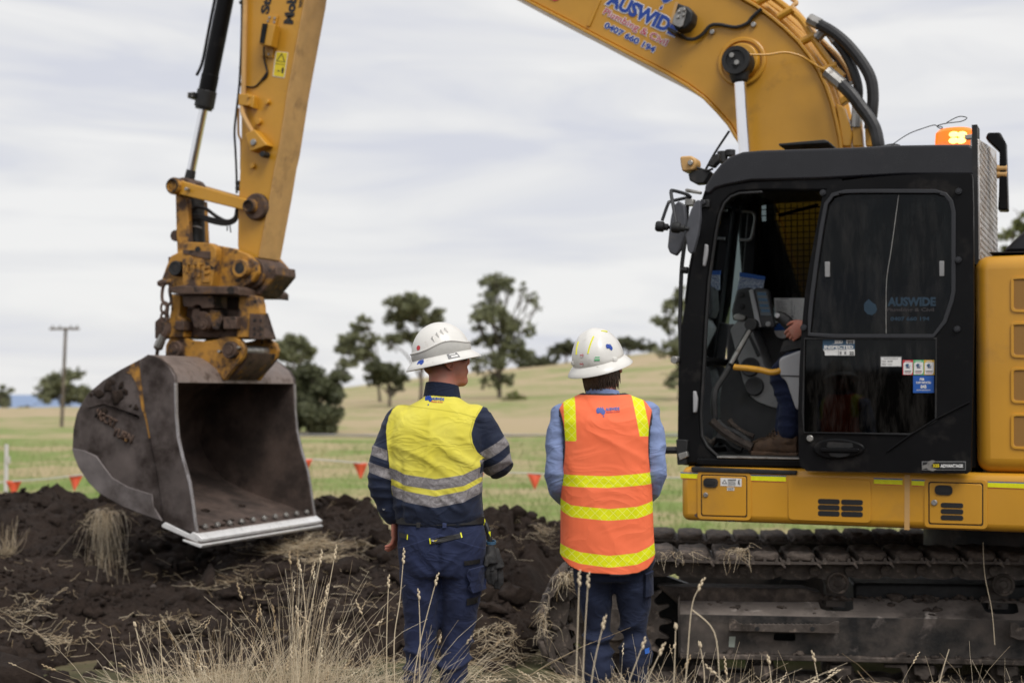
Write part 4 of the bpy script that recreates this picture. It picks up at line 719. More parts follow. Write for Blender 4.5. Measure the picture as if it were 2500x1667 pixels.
for seed, (x, y, s_) in enumerate(((330, 420, 40), (390, 470, 42), (270, 470, 26), (240, 455, 22), (420, 400, 34), (300, 580, 28), (270, 600, 20), (520, 560, 30), (480, 545, 18), (640, 570, 26), (665, 600, 18), (360, 380, 30), (445, 440, 26), (205, 470, 16))):
    q = PV('C', x, y, K0); rg = np.random.default_rng(40 + seed); S = s_ / 2.85 / 300; V, Fa = lumps(np.zeros((1, 3)), np.array([S]), 3, rg, .45, 1); V[:, 1] *= .35; V += np.array(q); link('mud_cake', fastmesh('mud_cake', V, [Fa], M['soil'], True), bucket, smooth=0)
# cutting edges and bolts
plate('lip_edge', PP('C', [(932, 1418), (962, 1434), (1003, 1468), (992, 1488), (930, 1462), (900, 1440)], K0), K0 - .035, K1 + .005, M['edge'], bucket, .004)
plate('bolt_on_edge', PP('C', [(865, 1468), (985, 1500), (1006, 1508), (992, 1528), (955, 1515), (870, 1480)], K0), K0 - .045, K1 + .01, M['edge'], bucket, .004); plate('edge_packer', PP('C', [(880, 1445), (975, 1475), (985, 1500), (880, 1470)], K0), K0 - .03, K1 + .03, M['bucket_in'], bucket)
plate('side_lip', PP('C', [(738, 1350), (968, 1462), (968, 1492), (716, 1384), (716, 1368)], K0), K0 - .034, K0 - .017, M['edge'], bucket, .004)
lp = Vector(P('C', 962, 1436, K0)); fd = (pr[-2] - pr[-1]).normalized(); nf = Vector((-fd.y, fd.x)); nf = nf if nf.y > 0 else -nf
for i in range(10):
    b = K0 + .13 + i * (K1 - K0 - .24) / 9; q = lp + fd * .055 + nf * .024; ctr = Vector((q.x, b, q.y)); nn = Vector((nf.x, 0, nf.y))
    MB().cyl(ctr, ctr + nn * .022, .026, n=6).cyl(ctr + nn * .022, ctr + nn * .032, .016, n=8).build('bolt', M['rust'] if False else M['steel'], bucket, .003)
for seed in range(14):
    rg = np.random.default_rng(700 + seed); b = rg.uniform(K0 + .12, K1 - .5); t = rg.uniform(.12, .5); q = inn[-1].lerp(inn[-2], t) if t < .45 else inn[-2].lerp(inn[-3], .4); S = rg.uniform(.012, .03)
    V, Fa = lumps(np.zeros((1, 3)), np.array([S]), 2, rg, .45, .6); V += np.array((q.x, b, q.y + S * .2)); link('soil_crumb', fastmesh('soil_crumb', V, [Fa], M['soil']), bucket, smooth=0)
# ---- cab (upper structure frame, b = 0 is the cab's left side)
CW = 1.02; AF = P('O', 1560, 900, 0)[0]; AR = P('O', 2238, 700, 0)[0]; ZF = P('I', 700, 1290, 0)[1]; ZS = P('I', 900, 1215, .05)[1]
ZR = P('R', 600, 190, 0)[1]; ZRL = P('R', 700, 440, 0)[1]
roof_pts = [('K', 492, 545), ('K', 500, 480), ('K', 560, 380), ('K', 640, 283), ('K', 720, 218), ('K', 830, 180), ('K', 1000, 166), ('K', 1782, 142), ('R', 600, 186), ('R', 1000, 180), ('R', 1240, 178), ('R', 1290, 200), ('R', 1302, 250), ('R', 1302, 440), ('R', 700, 440), ('R', 0, 475), ('K', 900, 440), ('K', 680, 482), ('K', 600, 505), ('K', 540, 560)]
cab = MB().prism(mix_poly(roof_pts, 0), .0, CW).build('cab_roof', M['black_roof'], EX, .08, seg=7, smooth=60)
# left side frame with the door opening
fr_out = [('I', 228, 1296), ('I', 224, 1110), ('I', 230, 600), ('I', 245, 300), ('K', 322, 1500), ('K', 352, 1230), ('K', 395, 1000), ('K', 440, 780), ('K', 472, 600), ('K', 498, 520), ('K', 600, 475), ('K', 900, 432), ('K', 1700, 380), ('K', 1700, 520), ('K', 1000, 518), ('K', 800, 530), ('K', 720, 562), ('K', 660, 622), ('K', 618, 720), ('K', 590, 850), ('K', 560, 1050), ('K', 525, 1300), ('I', 440, 200), ('I', 420, 600), ('I', 400, 900), ('I', 408, 1080), ('I', 450, 1165), ('I', 535, 1245), ('I', 548, 1296)]
frm = MB().prism(mix_poly(fr_out, .0), .012, .09).build('door_frame', M['black_paint'], EX, .016, seg=3)
inner = fr_out[14:28]; strip('door_seal', mix_poly(inner, .0), .0, .03, .016, M['rubber'], frm, 1, .005); strip('door_seal', mix_poly(fr_out[4:10], 0), .002, .02, .006, M['rubber'], frm, -1, .002)
plate('sill', [P('I', 380, 1250, .0), P('I', 1500, 1268, .0), P('I', 1500, 1325, .0), P('I', 380, 1300, .0)], -.01, .12, M['black_paint'], EX, .008)
plate('sill_tread', [P('I', 540, 1232, .02), P('I', 1400, 1250, .02), P('I', 1400, 1262, .02), P('I', 545, 1246, .02)], -.012, .14, M['steel'], EX, .003)
bp = P('K', 1560, 900, 0)[0] + .12
plate('rear_side_panel', [(bp, ZF), (bp, P('D', 200, 170, 0)[1]), (AR - .02, P('D', 200, 170, 0)[1]), (AR - .02, ZF)], .012, .05, M['black_paint'], EX, .01)
plate('b_pillar', [(bp, ZF), (bp - .02, ZRL), (bp + .07, ZRL), (bp + .08, ZF)], .015, .085, M['black_paint'], EX, .01)
plate('c_pillar', [(AR - .10, ZF), (AR - .10, ZRL), (AR, ZRL), (AR, ZF)], .0, .085, M['black_paint'], EX, .012)
plate('far_front_pillar', [(AF + .06, ZF), (AF + .22, ZRL + .03), (AF + .30, ZRL + .03), (AF + .15, ZF)], CW - .09, CW, M['black_paint'], EX, .012)
plate('far_rear_pillar', [(AR - .12, ZF), (AR - .12, ZRL), (AR, ZRL), (AR, ZF)], CW - .08, CW, M['black_paint'], EX, .012)
plate('far_mid_pillar', [(AR - .62, ZF), (AR - .62, ZRL), (AR - .55, ZRL), (AR - .55, ZF)], CW - .06, CW, M['black_paint'], EX, .01)
ZW = P('Q', 700, 730, CW)[1]
plate('far_wall', [(AF + .05, ZF), (AF + .05, ZW), (AR, ZW), (AR, ZF)], CW - .05, CW - .005, M['dark_trim'], EX, .01)
plate('rear_wall', [(AR - .05, ZF), (AR - .05, ZF + .75), (AR, ZF + .75), (AR, ZF)], .09, CW - .09, M['dark_trim'], EX)
MB().box((AR - .02, CW / 2, ZF + 1.12), (.01, CW - .18, .74)).build('rear_window', M['glass_dark'], EX)
plate('floor_plate', [(AF + .03, ZF - .03), (AR - .05, ZF - .03), (AR - .05, ZS - .02), (AF + .03, ZS - .02)], .10, CW - .06, M['rubber'], EX)
plate('headliner', [(AF + .18, ZRL + .01), (AR - .06, ZRL + .01), (AR - .06, ZRL + .05), (AF + .18, ZRL + .05)], .06, CW - .06, M['dark_trim'], EX)
# windscreen: upper and lower panes with a cross bar
ws_t = Vector((AF + .17, 0, ZRL + .03)); ws_m = Vector((AF + .045, 0, P('I', 500, 495, 0)[1])); ws_b = Vector((AF + .05, 0, ZF + .03))
for p0, p1, nm in ((ws_t, ws_m, 'windscreen'), (ws_m, ws_b, 'lower_windscreen')):
    MB().add([(p0.x, .07, p0.z), (p0.x, CW - .07, p0.z), (p1.x, CW - .07, p1.z), (p1.x, .07, p1.z)], [(0, 1, 2, 3)]).build(nm, M['glass_clear'], EX)
MB().tube([(ws_m.x, .05, ws_m.z), (ws_m.x, CW - .04, ws_m.z)], .03, 8).build('windscreen_bar', M['black_paint'], EX)
MB().box((AF + .04, CW / 2, ZF + .03), (.08, CW - .1, .1)).build('front_sill', M['black_paint'], EX, .01)
wp = [(ws_t.x + (ws_m.x - ws_t.x) * t - .03, .28 + .12 * math.sin(t * 3), ws_t.z + (ws_m.z - ws_t.z) * t) for t in np.linspace(.25, 1.0, 8)]; MB().tube(wp, .012, 6).build('wiper_arm', M['rubber'], EX)
MB().tube([(p[0] - .01, p[1] + .05, p[2]) for p in wp[2:]], .016, 6).build('wiper_blade', M['rubber'], EX)
# far window guard: welded mesh
ga0, gc1 = P('K', 940, 540, CW + .03); ga1 = AR - .05; gc0 = ZW; mb = MB(); nx = int((ga1 - ga0) / .042); nz = int((gc1 - gc0) / .042)
for i in range(nx + 1): mb.cyl((ga0 + i * .042, CW + .03, gc0), (ga0 + i * .042, CW + .03, gc1), .0035, n=4, cap=False)
for i in range(nz + 1): mb.cyl((ga0, CW + .034, gc0 + i * .042), (ga1, CW + .034, gc0 + i * .042), .0035, n=4, cap=False)
tag(mb.build('window_guard', M['rubber'], EX, smooth=0), kind='stuff')
line('guard_frame', [('K', 1150, 735, CW + .04), ('K', 1310, 690, CW + .04), ('K', 1490, 645, CW + .04)], .014, M['yellow'], EX)
plate('valve_cover', PP('K', [(948, 792), (1120, 792), (1185, 1020), (1195, 1300), (1250, 1320), (1262, 1500), (948, 1500)], 1.22), 1.2, 1.7, M['rubber'], EX)
plate('valve_cover', PP('K', [(1040, 560), (1078, 560), (1110, 700), (1100, 792), (1040, 792)], 1.22), 1.2, 1.6, M['rubber'], EX)
plate('far_window', [(ga0 - .2, gc0), (ga1, gc0), (ga1, gc1 + .05), (ga0 - .2, gc1 + .05)], CW + .012, CW + .016, glass('far_darkening_glass', (.34, .38, .38), 1.06), EX)  # pane tint added to darken the boom and sky seen through it
line('grab_rail', [('K', 800, 945, .80), ('K', 870, 950, .80), ('K', 905, 930, .80), ('K', 925, 850, .80), ('K', 938, 760, .80), ('K', 925, 715, .80), ('K', 890, 702, .80), ('K', 830, 700, .80)], .010, M['grey_trim'], EX)
# interior trim
con = plate('right_console', rpoly(PP('I', [(640, 262), (700, 195), (745, 200), (800, 245), (860, 400), (905, 560), (1010, 640), (1010, 872), (930, 850), (840, 815), (775, 755), (735, 650), (700, 500)], .72), .02), .70, .96, M['grey_trim'], EX, .02, seg=3)
plate('console_base', rpoly(PP('I', [(590, 560), (680, 480), (735, 650), (775, 755), (840, 815), (930, 850), (1160, 880), (1160, 1250), (620, 1240), (560, 1000), (555, 780)], .74), .02), .735, .95, M['dark_trim'], con, .02)
plate('console_top', PP('I', [(690, -40), (790, -60), (830, 60), (880, 260), (790, 235), (720, 180), (660, 200), (650, 120)], .76), .74, .9, M['dark_trim'], con, .015)
plate('switch_panel', PP('I', [(765, 300), (790, 305), (870, 460), (845, 475)], .697), .692, .702, M['dark_trim'], con, .003)
for x, y in ((785, 550), (818, 698)):
    a, c = P('I', x, y, .68); MB().lathe([(0, .004), (.03, .004), (.05, .01), (.058, .012), (.064, .004), (.066, -.03)], (a, .685, c), (0, -1, 0), 24).build('air_vent', M['dark_trim'], con, .002)
plate('knob', PP('I', [(665, 155), (700, 140), (755, 155), (760, 185), (740, 200), (670, 195)], .70), .68, .76, M['steel'], con, .008)
for x, y in ((820, 1425), (822, 1525)): boss('switch', 'K', x, y, .018, .725, .745, M['rubber'], con, 12)
mon = plate('monitor', rpoly(PP('Q', [(298, 325), (330, 305), (450, 318), (480, 345), (552, 770), (520, 790), (400, 782), (380, 760)], .58), .01), .57, .62, M['dark_trim'], EX, .008)
plate('monitor_side', PP('Q', [(250, 335), (298, 322), (400, 785), (335, 768)], .60), .565, .63, M['grey_light'], mon, .006)
M['screen'] = flat('dim_screen', (.03, .05, .065), .15); plate('screen', PP('Q', [(325, 350), (445, 355), (505, 640), (385, 640)], .568), .5655, .5695, M['screen'], mon)
for i, y in enumerate((360, 430, 500, 560)): plate('screen_row', PP('Q', [(335 + i * 14, y), (440 + i * 14, y + 5), (447 + i * 14, y + 38), (343 + i * 14, y + 35)], .5655), .5645, .5653, M['teal'], mon)
boss('dial', 'Q', 465, 740, .018, .555, .57, M['grey_trim'], mon, 14)
line('strut', [('I', 810, 215, .45), ('I', 700, 420, .34), ('I', 600, 600, .24), ('I', 530, 710, .18), ('I', 512, 800, .15), ('I', 515, 940, .15)], .021, M['rubber'], EX, 10)
line('strut_highlight_rod', [('I', 790, 260, .42), ('I', 640, 530, .25)], .014, M['steel'], EX, 8); boss('strut_pivot', 'I', 790, 225, .042, .40, .48, M['rubber'], EX, 12)
lc = plate('left_console', rpoly(PP('I', [(1008, 500), (1030, 475), (1165, 425), (1320, 420), (1320, 880), (1140, 880), (1065, 660), (1015, 620)], .13), .02), .12, .30, M['grey_light'], EX, .022, seg=3)
plate('console_joint', PP('I', [(1020, 612), (1320, 622), (1320, 632), (1022, 622)], .12), .116, .125, M['dark_trim'], lc)
for i in range(5): plate('bellows', rpoly(PP('I', [(1022 + i * 4, 425 - i * 17), (1200, 385 - i * 17), (1200, 402 - i * 17), (1024 + i * 4, 440 - i * 17)], .16), .004), .13 + i * .008, .29 - i * .008, M['rubber'], lc, .004)
js = MB().tube(smoothpath([PV('I', 1130, 350, .21), PV('I', 1120, 290, .21), PV('I', 1085, 225, .21), PV('I', 1040, 180, .21), PV('I', 992, 160, .21)], 4), [.03, .03, .03, .032, .034, .036, .038, .04, .04, .04, .04, .038, .036, .036, .034, .034, .03], 12).build('joystick', M['rubber'], EX)
boss('joystick_button', 'I', 995, 158, .016, .17, .185, M['grey_light'], js, 12)
line('safety_lever', [('I', 665, 550, .11), ('I', 690, 555, .11), ('I', 780, 562, .11), ('I', 870, 575, .11), ('I', 945, 592, .12), ('I', 1000, 585, .13), ('I', 1035, 575, .15)], .020, M['yellow'], EX, 10)
seat = plate('seat', rpoly([(AF + .98, ZS + .38), (AF + 1.50, ZS + .36), (AF + 1.56, ZS + .52), (AF + .95, ZS + .54)], .05), .30, .78, M['dark_trim'], EX, .04, seg=3)
plate('seat_back', rpoly([(AF + 1.46, ZS + .5), (AF + 1.62, ZS + .5), (AF + 1.74, ZS + 1.2), (AF + 1.60, ZS + 1.24)], .05), .30, .78, M['dark_trim'], seat, .04, seg=3); MB().box((AF + 1.25, .54, ZS + .18), (.35, .35, .4)).build('seat_base', M['dark_trim'], seat, .02)
MB().box((AF + 1.70, .54, ZS + 1.38), (.10, .28, .2)).build('headrest', M['dark_trim'], seat, .04)
for i, (pts, w) in enumerate((([(492, 965), (560, 1030), (650, 1090), (740, 1140), (805, 1165)], .038), ([(540, 960), (600, 1020), (690, 1060), (790, 1130)], .034), ([(625, 955), (660, 1000), (730, 1050), (815, 1085)], .026), ([(530, 1090), (600, 1105), (660, 1160), (725, 1190)], .042), ([(490, 1140), (540, 1100), (600, 1100)], .03), ([(640, 1040), (700, 1075), (760, 1120)], .04))):
    line('foot_pedal', [('I', x, y, .32 + .06 * i) for x, y in pts], w * .75, M['mud'] if i % 2 == 0 else M['rubber'], EX, 7, 3)
# things kept in the cab
fd_ = MB(); fd_.prism(PP('Q', [(128, 170), (428, 212), (405, 330), (255, 372), (92, 352)], .84), .835, .85); M['speckle'] = None
def speckle():
    m, nt, b = nodes_of('speckled_print'); t = NT(nt); tc = t.n('ShaderNodeTexCoord').outputs['Object']; mp = t.n('ShaderNodeMapping'); mp.inputs['Scale'].default_value = (2.2, 1, 1); t.lk(tc, mp.inputs[0]); c = t.mix(t.ramp(t.noise(mp.outputs[0], 90, 3, .8), .44, .56), (.03, .07, .2), (.55, .60, .68)); t.lk(c, b.inputs['Base Color']); return m
fo = empty('folder'); fo.matrix_world = FU.mat; tag(fo, 'blue and white speckled folder standing on the cab dashboard', 'folder'); fd_.build('cover', speckle(), fo, .003); plate('top_band', PP('Q', [(130, 120), (436, 172), (428, 214), (126, 172)], .84), .833, .852, M['decal_blue'], fo)
pn = empty('paper_notice'); pn.matrix_world = FU.mat; tag(pn, 'white printed paper notice on the far cab window', 'paper'); plate('sheet', PP('Q', [(540, 428), (1020, 430), (1010, 735), (560, 720)], .95), .9475, .9495, M['white_paint'], pn)
plate('print_line', rect('Q', 610, 436, 720, 444, .945), .9462, .9472, M['greyprint'], pn)
for i in range(13): plate('print_line', rect('Q', 556 + i, 462 + i * 12.5, 640 + (i * 37) % 60, 466 + i * 12.5, .945), .9462, .9472, M['greyprint'], pn); plate('print_line', rect('Q', 738, 462 + i * 12.5, 758, 466 + i * 12.5, .945), .9462, .9472, M['greyprint'], pn)
plate('print_line', rect('Q', 780, 510, 783, 612, .945), .9462, .9472, M['greyprint'], pn); plate('print_line', rect('Q', 600, 618, 790, 621, .945), .9462, .9472, M['greyprint'], pn)
for y in (640, 655): lay('print', '1 950' if y == 640 else '1 962', 'Q', (735, y + 8), (770, y + 8), (735, y), .009, M['black_print'], .946, pn)
ws = [(math.cos(t), math.sin(t)) for t in np.linspace(0, math.pi, 14)]; a, c = P('Q', 630, 815, .93); rr = .055
plate('round_sticker_top', [(a + x * rr, c + z * rr) for x, z in ws], .9455, .9465, M['decal_blue'], pn); plate('round_sticker_bottom', [(a + x * rr, c - z * rr) for x, z in ws], .9455, .9465, M['white_paint'], pn)

# ---- open door folded back along the cab side
DB = -.14
do = [('I', 1205, 20), ('I', 1180, 280), ('I', 1165, 560), ('I', 1155, 900), ('I', 1160, 1230), ('I', 1172, 1310), ('D', 120, 1448), ('D', 900, 1462), ('D', 1650, 1474), ('D', 1688, 1440), ('D', 1698, 900), ('D', 1716, 0), ('R', 1282, 700), ('R', 1276, 460), ('R', 1268, 424), ('R', 1225, 418), ('R', 900, 424), ('R', 600, 440), ('R', 300, 468), ('R', 160, 490), ('R', 80, 530), ('R', 25, 610), ('K', 1500, 700), ('K', 1455, 930), ('K', 1405, 1200), ('K', 1368, 1450)]
wh = [('K', 1625, 572), ('K', 1575, 640), ('K', 1535, 850), ('K', 1490, 1150), ('K', 1445, 1500), ('I', 1262, 170), ('I', 1248, 290), ('D', 400, 140), ('D', 1325, 140), ('D', 1420, 10), ('R', 1085, 1480), ('R', 1100, 1400), ('R', 1100, 740), ('R', 1080, 660), ('R', 1040, 612), ('R', 960, 588), ('R', 500, 586), ('R', 220, 590)]
lh = [('D', 100, 190), ('D', 1348, 192), ('D', 1342, 965), ('D', 1110, 1088), ('D', 90, 1075), ('D', 88, 900)]
mb = MB(); prism_holes(mb, mix_poly(do, DB), [mix_poly(wh, DB), mix_poly(lh, DB)], DB, DB + .06); door = mb.build('cab_door', M['black_paint'], EX, .012, seg=3)
def ring(name, pts, w, b0, b1, mat, parent, bevel=.003):
    p = mix_poly(pts, DB); cx = sum(x for x, _ in p) / len(p); cz = sum(z for _, z in p) / len(p); n = len(p); out = []
    for i in range(n):
        t = (Vector(p[(i + 1) % n]) - Vector(p[i - 1])).normalized(); nr = Vector((-t.y, t.x)); nr = nr if nr.dot(Vector(p[i]) - Vector((cx, cz))) > 0 else -nr; out.append(tuple(Vector(p[i]) + nr * w))
    m_ = MB(); prism_holes(m_, out, [p], b0, b1); return m_.build(name, mat, parent, bevel)
M['seal_grey'] = pm('grey_window_seal', (.020, .021, .025), .45, var=.1)
ring('window_seal', wh, .024, DB - .010, DB + .02, M['seal_grey'], door); ring('panel_seal', lh, .012, DB - .004, DB + .01, M['rubber'], door)
plate('window_pane', mix_poly(wh, DB), DB + .022, DB + .027, M['glass_dark'], door); plate('lower_pane', mix_poly(lh, DB), DB + .018, DB + .024, M['glass_lower'], door); plate('lower_backing', mix_poly(lh, DB), DB + .04, DB + .045, M['dark_trim'], door)
line('pane_edge', [('R', 662, 600, DB + .018), ('R', 600, 1050, DB + .018), ('R', 562, 1300, DB + .018), ('R', 556, 1560, DB + .018), ('D', 876, 130, DB + .018)], .0024, M['steel'], door, 6)
for x, y in ((65, 1218), (1018, 1212)): plate('window_latch', rect('R', x - 20, y - 64, x + 20, y + 64, DB), DB + .004, DB + .022, M['grey_trim'], door, .003)
for r, x, y in (('R', 32, 585), ('R', 1162, 572), ('R', 1158, 1142), ('D', 1556, 92), ('D', 88, 78)):
    a, c = P(r, x, y, DB); MB().lathe([(0, .022), (.009, .022), (.011, .016), (.017, .016), (.02, .008), (.02, 0)], (a, DB, c), (0, -1, 0), 14).build('bolt', M['seal_grey'], door)
boss('lock', 'D', 145, 1136, .020, DB - .012, DB, M['steel'], door, 20, .003)
strip('crease', PP('D', [(890, 1270), (1110, 1112), (1350, 962), (1680, 795)], DB), DB - .012, DB + .004, .010, M['black_paint'], door, 1, .004); strip('crease', PP('D', [(90, 1092), (600, 1100), (1100, 1112)], DB), DB - .010, DB + .004, .010, M['black_paint'], door, 1, .004)
hp = [(170 + 255 * (1 + math.cos(t) * (1 if math.cos(t) > 0 else .95)), 1235 + 95 * math.sin(t) * (1.05 - .15 * math.cos(t))) for t in np.linspace(0, 2 * math.pi, 28, endpoint=False)]
hd = plate('door_handle', PP('D', hp, DB), DB - .018, DB + .004, M['black_paint'], door, .012, seg=3); plate('handle_recess', rpoly(PP('D', [(320, 1168), (560, 1180), (565, 1225), (310, 1222)], DB), .01), DB - .0195, DB - .0165, M['rubber'], door)
plate('handle_bar', rpoly(PP('D', [(258, 1226), (620, 1230), (632, 1250), (610, 1268), (262, 1262)], DB), .008), DB - .038, DB - .016, M['black_paint'], door, .006); plate('handle_grip', rpoly(PP('D', [(330, 1272), (545, 1275), (520, 1305), (440, 1318), (350, 1305)], DB), .01), DB - .026, DB - .016, M['rubber'], door, .005)
# stickers on the door
def st(name, pts, mat, lift=1, r='D', b=DB + .018, parent=None): return plate(name, PP(r, pts, b), b - .0012 * lift, b - .0012 * lift + .0008, mat, parent or door)
def sr(name, x0, y0, x1, y1, mat, lift=1, **k): return st(name, [(x0, y0), (x1, y0), (x1, y1), (x0, y1)], mat, lift, **k)
def stx(body, x0, y0, x1, h, mat, lift=2, bold=.03, b=DB + .018, parent=None, r='D', y1=None):
    A = PV(r, x0, y0, b); B_ = PV(r, x1, y0 if y1 is None else y1, b); Hh = (PV(r, x0, y0 - h, b) - A).length; return text('lettering', body, mat, parent or door, A, B_ - A, Vector((0, 0, 1)), (B_ - A).length, Hh, bold, lift=.0012 * lift)
sr('inspection_sticker', 270, 187, 575, 283, M['teal']); st('inspection_sticker', [(290, 343), (290, 312), (272, 290), (272, 283), (575, 283), (575, 343)], M['white_paint'])
stx('BMD', 385, 222, 462, 25, M['white_paint'], bold=.05); stx('INSPECTED', 283, 276, 562, 30, M['white_paint'], bold=.05); sr('number_box', 495, 195, 573, 231, M['white_paint'], 2); stx('010', 508, 228, 562, 27, M['black_print'], 3, .05)
st('swoosh', [(355, 236), (400, 222), (465, 222), (450, 230), (395, 232)], M['white_paint'], 2); stx('22', 525, 335, 568, 30, M['black_print'], 2, .05); sr('print_line', 419, 283, 422, 341, M['black_print'], 2); sr('print_line', 278, 288, 385, 292, M['greyprint'], 2); sr('print_line', 430, 288, 500, 292, M['greyprint'], 2)
for i in range(4): sr('print_cell', 432 + i * 22, 306, 450 + i * 22, 334, M['greyprint'], 2) if i % 2 == 0 else None
sr('asset_label', 821, 352, 1024, 452, M['greyprint']); sr('asset_label', 828, 362, 1020, 446, M['white_paint'], 2); sr('print_line', 850, 372, 990, 376, M['greyprint'], 3); stx('Corp', 836, 404, 874, 14, M['greyprint'], 3); stx('Allied', 836, 432, 876, 14, M['greyprint'], 3); stx('281780', 888, 406, 938, 14, M['greyprint'], 3); sr('print_line', 890, 426, 935, 430, M['greyprint'], 3)
for k, (x0, col, nm) in enumerate(((1034, 'redprint', 'QUALITY'), (1136, 'green', 'ENVIRONMENT'), (1238, 'amberprint', 'SAFETY'))):
    sr('quality_sticker', x0, 387, x0 + 100, 530, M[col]); st('sticker_field', [(x0 + 8, 420), (x0 + 20, 408), (x0 + 94, 408), (x0 + 94, 505), (x0 + 80, 524), (x0 + 8, 524)], M['white_paint'], 2); stx(nm, x0 + 22, 404, x0 + 78, 11, M['white_paint'], 3)
    st('logo', [(x0 + 26, 434), (x0 + 40, 422), (x0 + 62, 424), (x0 + 58, 440), (x0 + 42, 448), (x0 + 30, 444)], M['green'] if False else M['teal'], 3); st('logo', [(x0 + 30, 448), (x0 + 60, 446), (x0 + 76, 438), (x0 + 64, 454), (x0 + 40, 456)], M['navyprint'], 3); sr('print_line', x0 + 34, 460, x0 + 70, 465, M['navyprint'], 3)
    for y in (488, 495): sr('print_line', x0 + 18, y, x0 + 82, y + 4, M['greyprint'], 3)
    sr('print_line', x0 + 22, 508, x0 + 76, 511, M['redprint'], 3)
sr('induction_sticker', 1134, 536, 1334, 700, M['decal_blue']); stx('rce', 1198, 580, 1240, 22, M['white_paint'], 2, .05); stx('PLANT INDUCTED', 1163, 612, 1306, 20, M['white_paint'], 2, .035); stx('045', 1206, 656, 1262, 32, M['white_paint'], 2, .05); stx('BARWON HEADS ROAD MTS', 1168, 678, 1300, 9, M['white_paint'], 2, .03)
BD = DB - .0012
sr('badge', 1218, 1355, 1638, 1440, M['greyprint'], b=BD); sr('badge', 1226, 1362, 1632, 1433, M['black_print'], 2, b=BD); stx('335', 1324, 1410, 1386, 30, M['decal_yellow'], 4, .05, BD); stx('ADVANTAGE', 1396, 1412, 1612, 30, M['white_paint'], 3, .05, BD)
st('wrench', [(1220, 1395), (1262, 1385), (1282, 1355), (1320, 1343), (1362, 1358), (1330, 1368), (1310, 1395), (1326, 1420), (1362, 1432), (1325, 1448), (1285, 1440), (1262, 1418), (1222, 1432)], M['steel'], 3, b=BD)
WB = DB + .0215; M['ghost'] = flat('dim_blue_window_print', (.010, .034, .060)); M['ghost2'] = flat('dim_grey_window_print', (.035, .03, .032))
stx('AUSWIDE', 568, 1520, 970, 72, M['ghost'], 1, .05, WB, None, 'R'); A = PV('R', 560, 1580, WB); stx('Plumbing & Civil', 562, 1568, 955, 30, M['ghost2'], 1, .02, WB, None, 'R'); stx('0407 660 194', 917, 10, 1290, 38, M['ghost'], 1, .03, WB, None, 'D')
plate('window_logo', PP('R', [(372, 1510), (385, 1490), (412, 1465), (440, 1492), (470, 1510), (482, 1550), (470, 1580), (440, 1600), (400, 1590), (375, 1560)], WB), WB - .0012, WB - .0004, M['ghost'], door)

# ---- mirrors, lights and bits on the cab front
def mirror(pts, b, tilt):
    q = PP('K', pts, b); m_ = plate('mirror', q, b, b + .045, M['seal_grey'], EX, .02, seg=3); cx = sum(x for x, _ in q) / len(q); cz = sum(z for _, z in q) / len(q)
    plate('glass', [(cx + (x - cx) * .9, cz + (z - cz) * .93) for x, z in q], b + .046, b + .048, M['chrome'], m_); return m_
M['mirror_shell'] = pm('grey_mirror_shell', (.075, .078, .09), .5, var=.15, vs=12, dirt=(.16, .15, .14), dp=(.55, .8), ds=9)
m1 = mirror(rpoly([(200, 770), (225, 650), (270, 608), (325, 640), (335, 760), (320, 920), (290, 1030), (248, 1085), (195, 1060), (175, 1010)], 12), -.08, 0); m2 = mirror(rpoly([(345, 800), (380, 680), (430, 600), (458, 600), (460, 760), (440, 900), (400, 1050), (380, 1072), (350, 1040), (332, 900)], 12), -.20, 0)
for m_ in (m1, m2): m_.data.materials[0] = M['mirror_shell']
line('mirror_arm', [('K', 378, 580, -.02), ('K', 340, 550, -.05), ('K', 225, 518, -.09), ('K', 210, 530, -.1), ('K', 212, 570, -.12), ('K', 255, 800, -.2)], .012, M['seal_grey'], m1); line('mirror_arm', [('K', 370, 575, 0), ('K', 210, 612, -.02), ('K', 180, 640, -.04), ('K', 130, 780, -.06)], .011, M['seal_grey'], m1)
for x, y, b in ((125, 825, -.06), (265, 835, -.22)):
    c0 = PV('K', x, y, b); MB().lathe([(0, 0), (.026, 0), (.034, .012), (.034, .05), (.022, .06), (.022, .08), (.012, .085), (.012, .11)], c0 + Vector((-.04, 0, 0)), (1, .2, -.12), 14).build('mirror_joint', M['rubber'], m1)
line('front_handrail', [('K', 350, 620, .03), ('K', 335, 900, .03), ('K', 300, 1200, .03), ('K', 288, 1560, .03), ('I', 250, 200, .03), ('I', 258, 470, .03)], .014, M['rubber'], frm); line('handrail_bracket', [('K', 300, 1210, .03), ('K', 355, 1212, .03)], .022, M['rubber'], frm)
plate('hinge_bracket', rect('K', 330, 590, 405, 650, -.02), -.03, .03, M['steel'], frm, .006); plate('hinge_bracket', PP('K', [(330, 508), (345, 500), (470, 525), (465, 550), (335, 530)], .0), -.01, .03, M['steel'], frm, .006); plate('hinge_bracket', rect('K', 462, 595, 540, 665, -.01), -.012, .012, M['rubber'], frm, .006); boss('bolt', 'K', 486, 620, .016, -.03, -.012, M['seal_grey'], frm, 10)
for r, pts in (('K', [(505, 985), (530, 990), (532, 1040), (522, 1110), (505, 1178), (485, 1175), (490, 1110), (498, 1050)]), ('I', [(355, 735), (375, 735), (388, 790), (385, 850), (378, 900), (355, 900)])): plate('door_catch', PP(r, pts, .0), -.016, .012, M['grey_light'], frm, .006)
hl = plate('front_work_light', rpoly(PP('K', [(290, 225), (390, 218), (430, 245), (436, 290), (410, 345), (312, 358), (298, 300)], .12), .015), .10, .22, M['yellow_pale'], EX, .012); boss('bolt', 'K', 373, 275, .018, .085, .10, M['steel'], hl, 12)
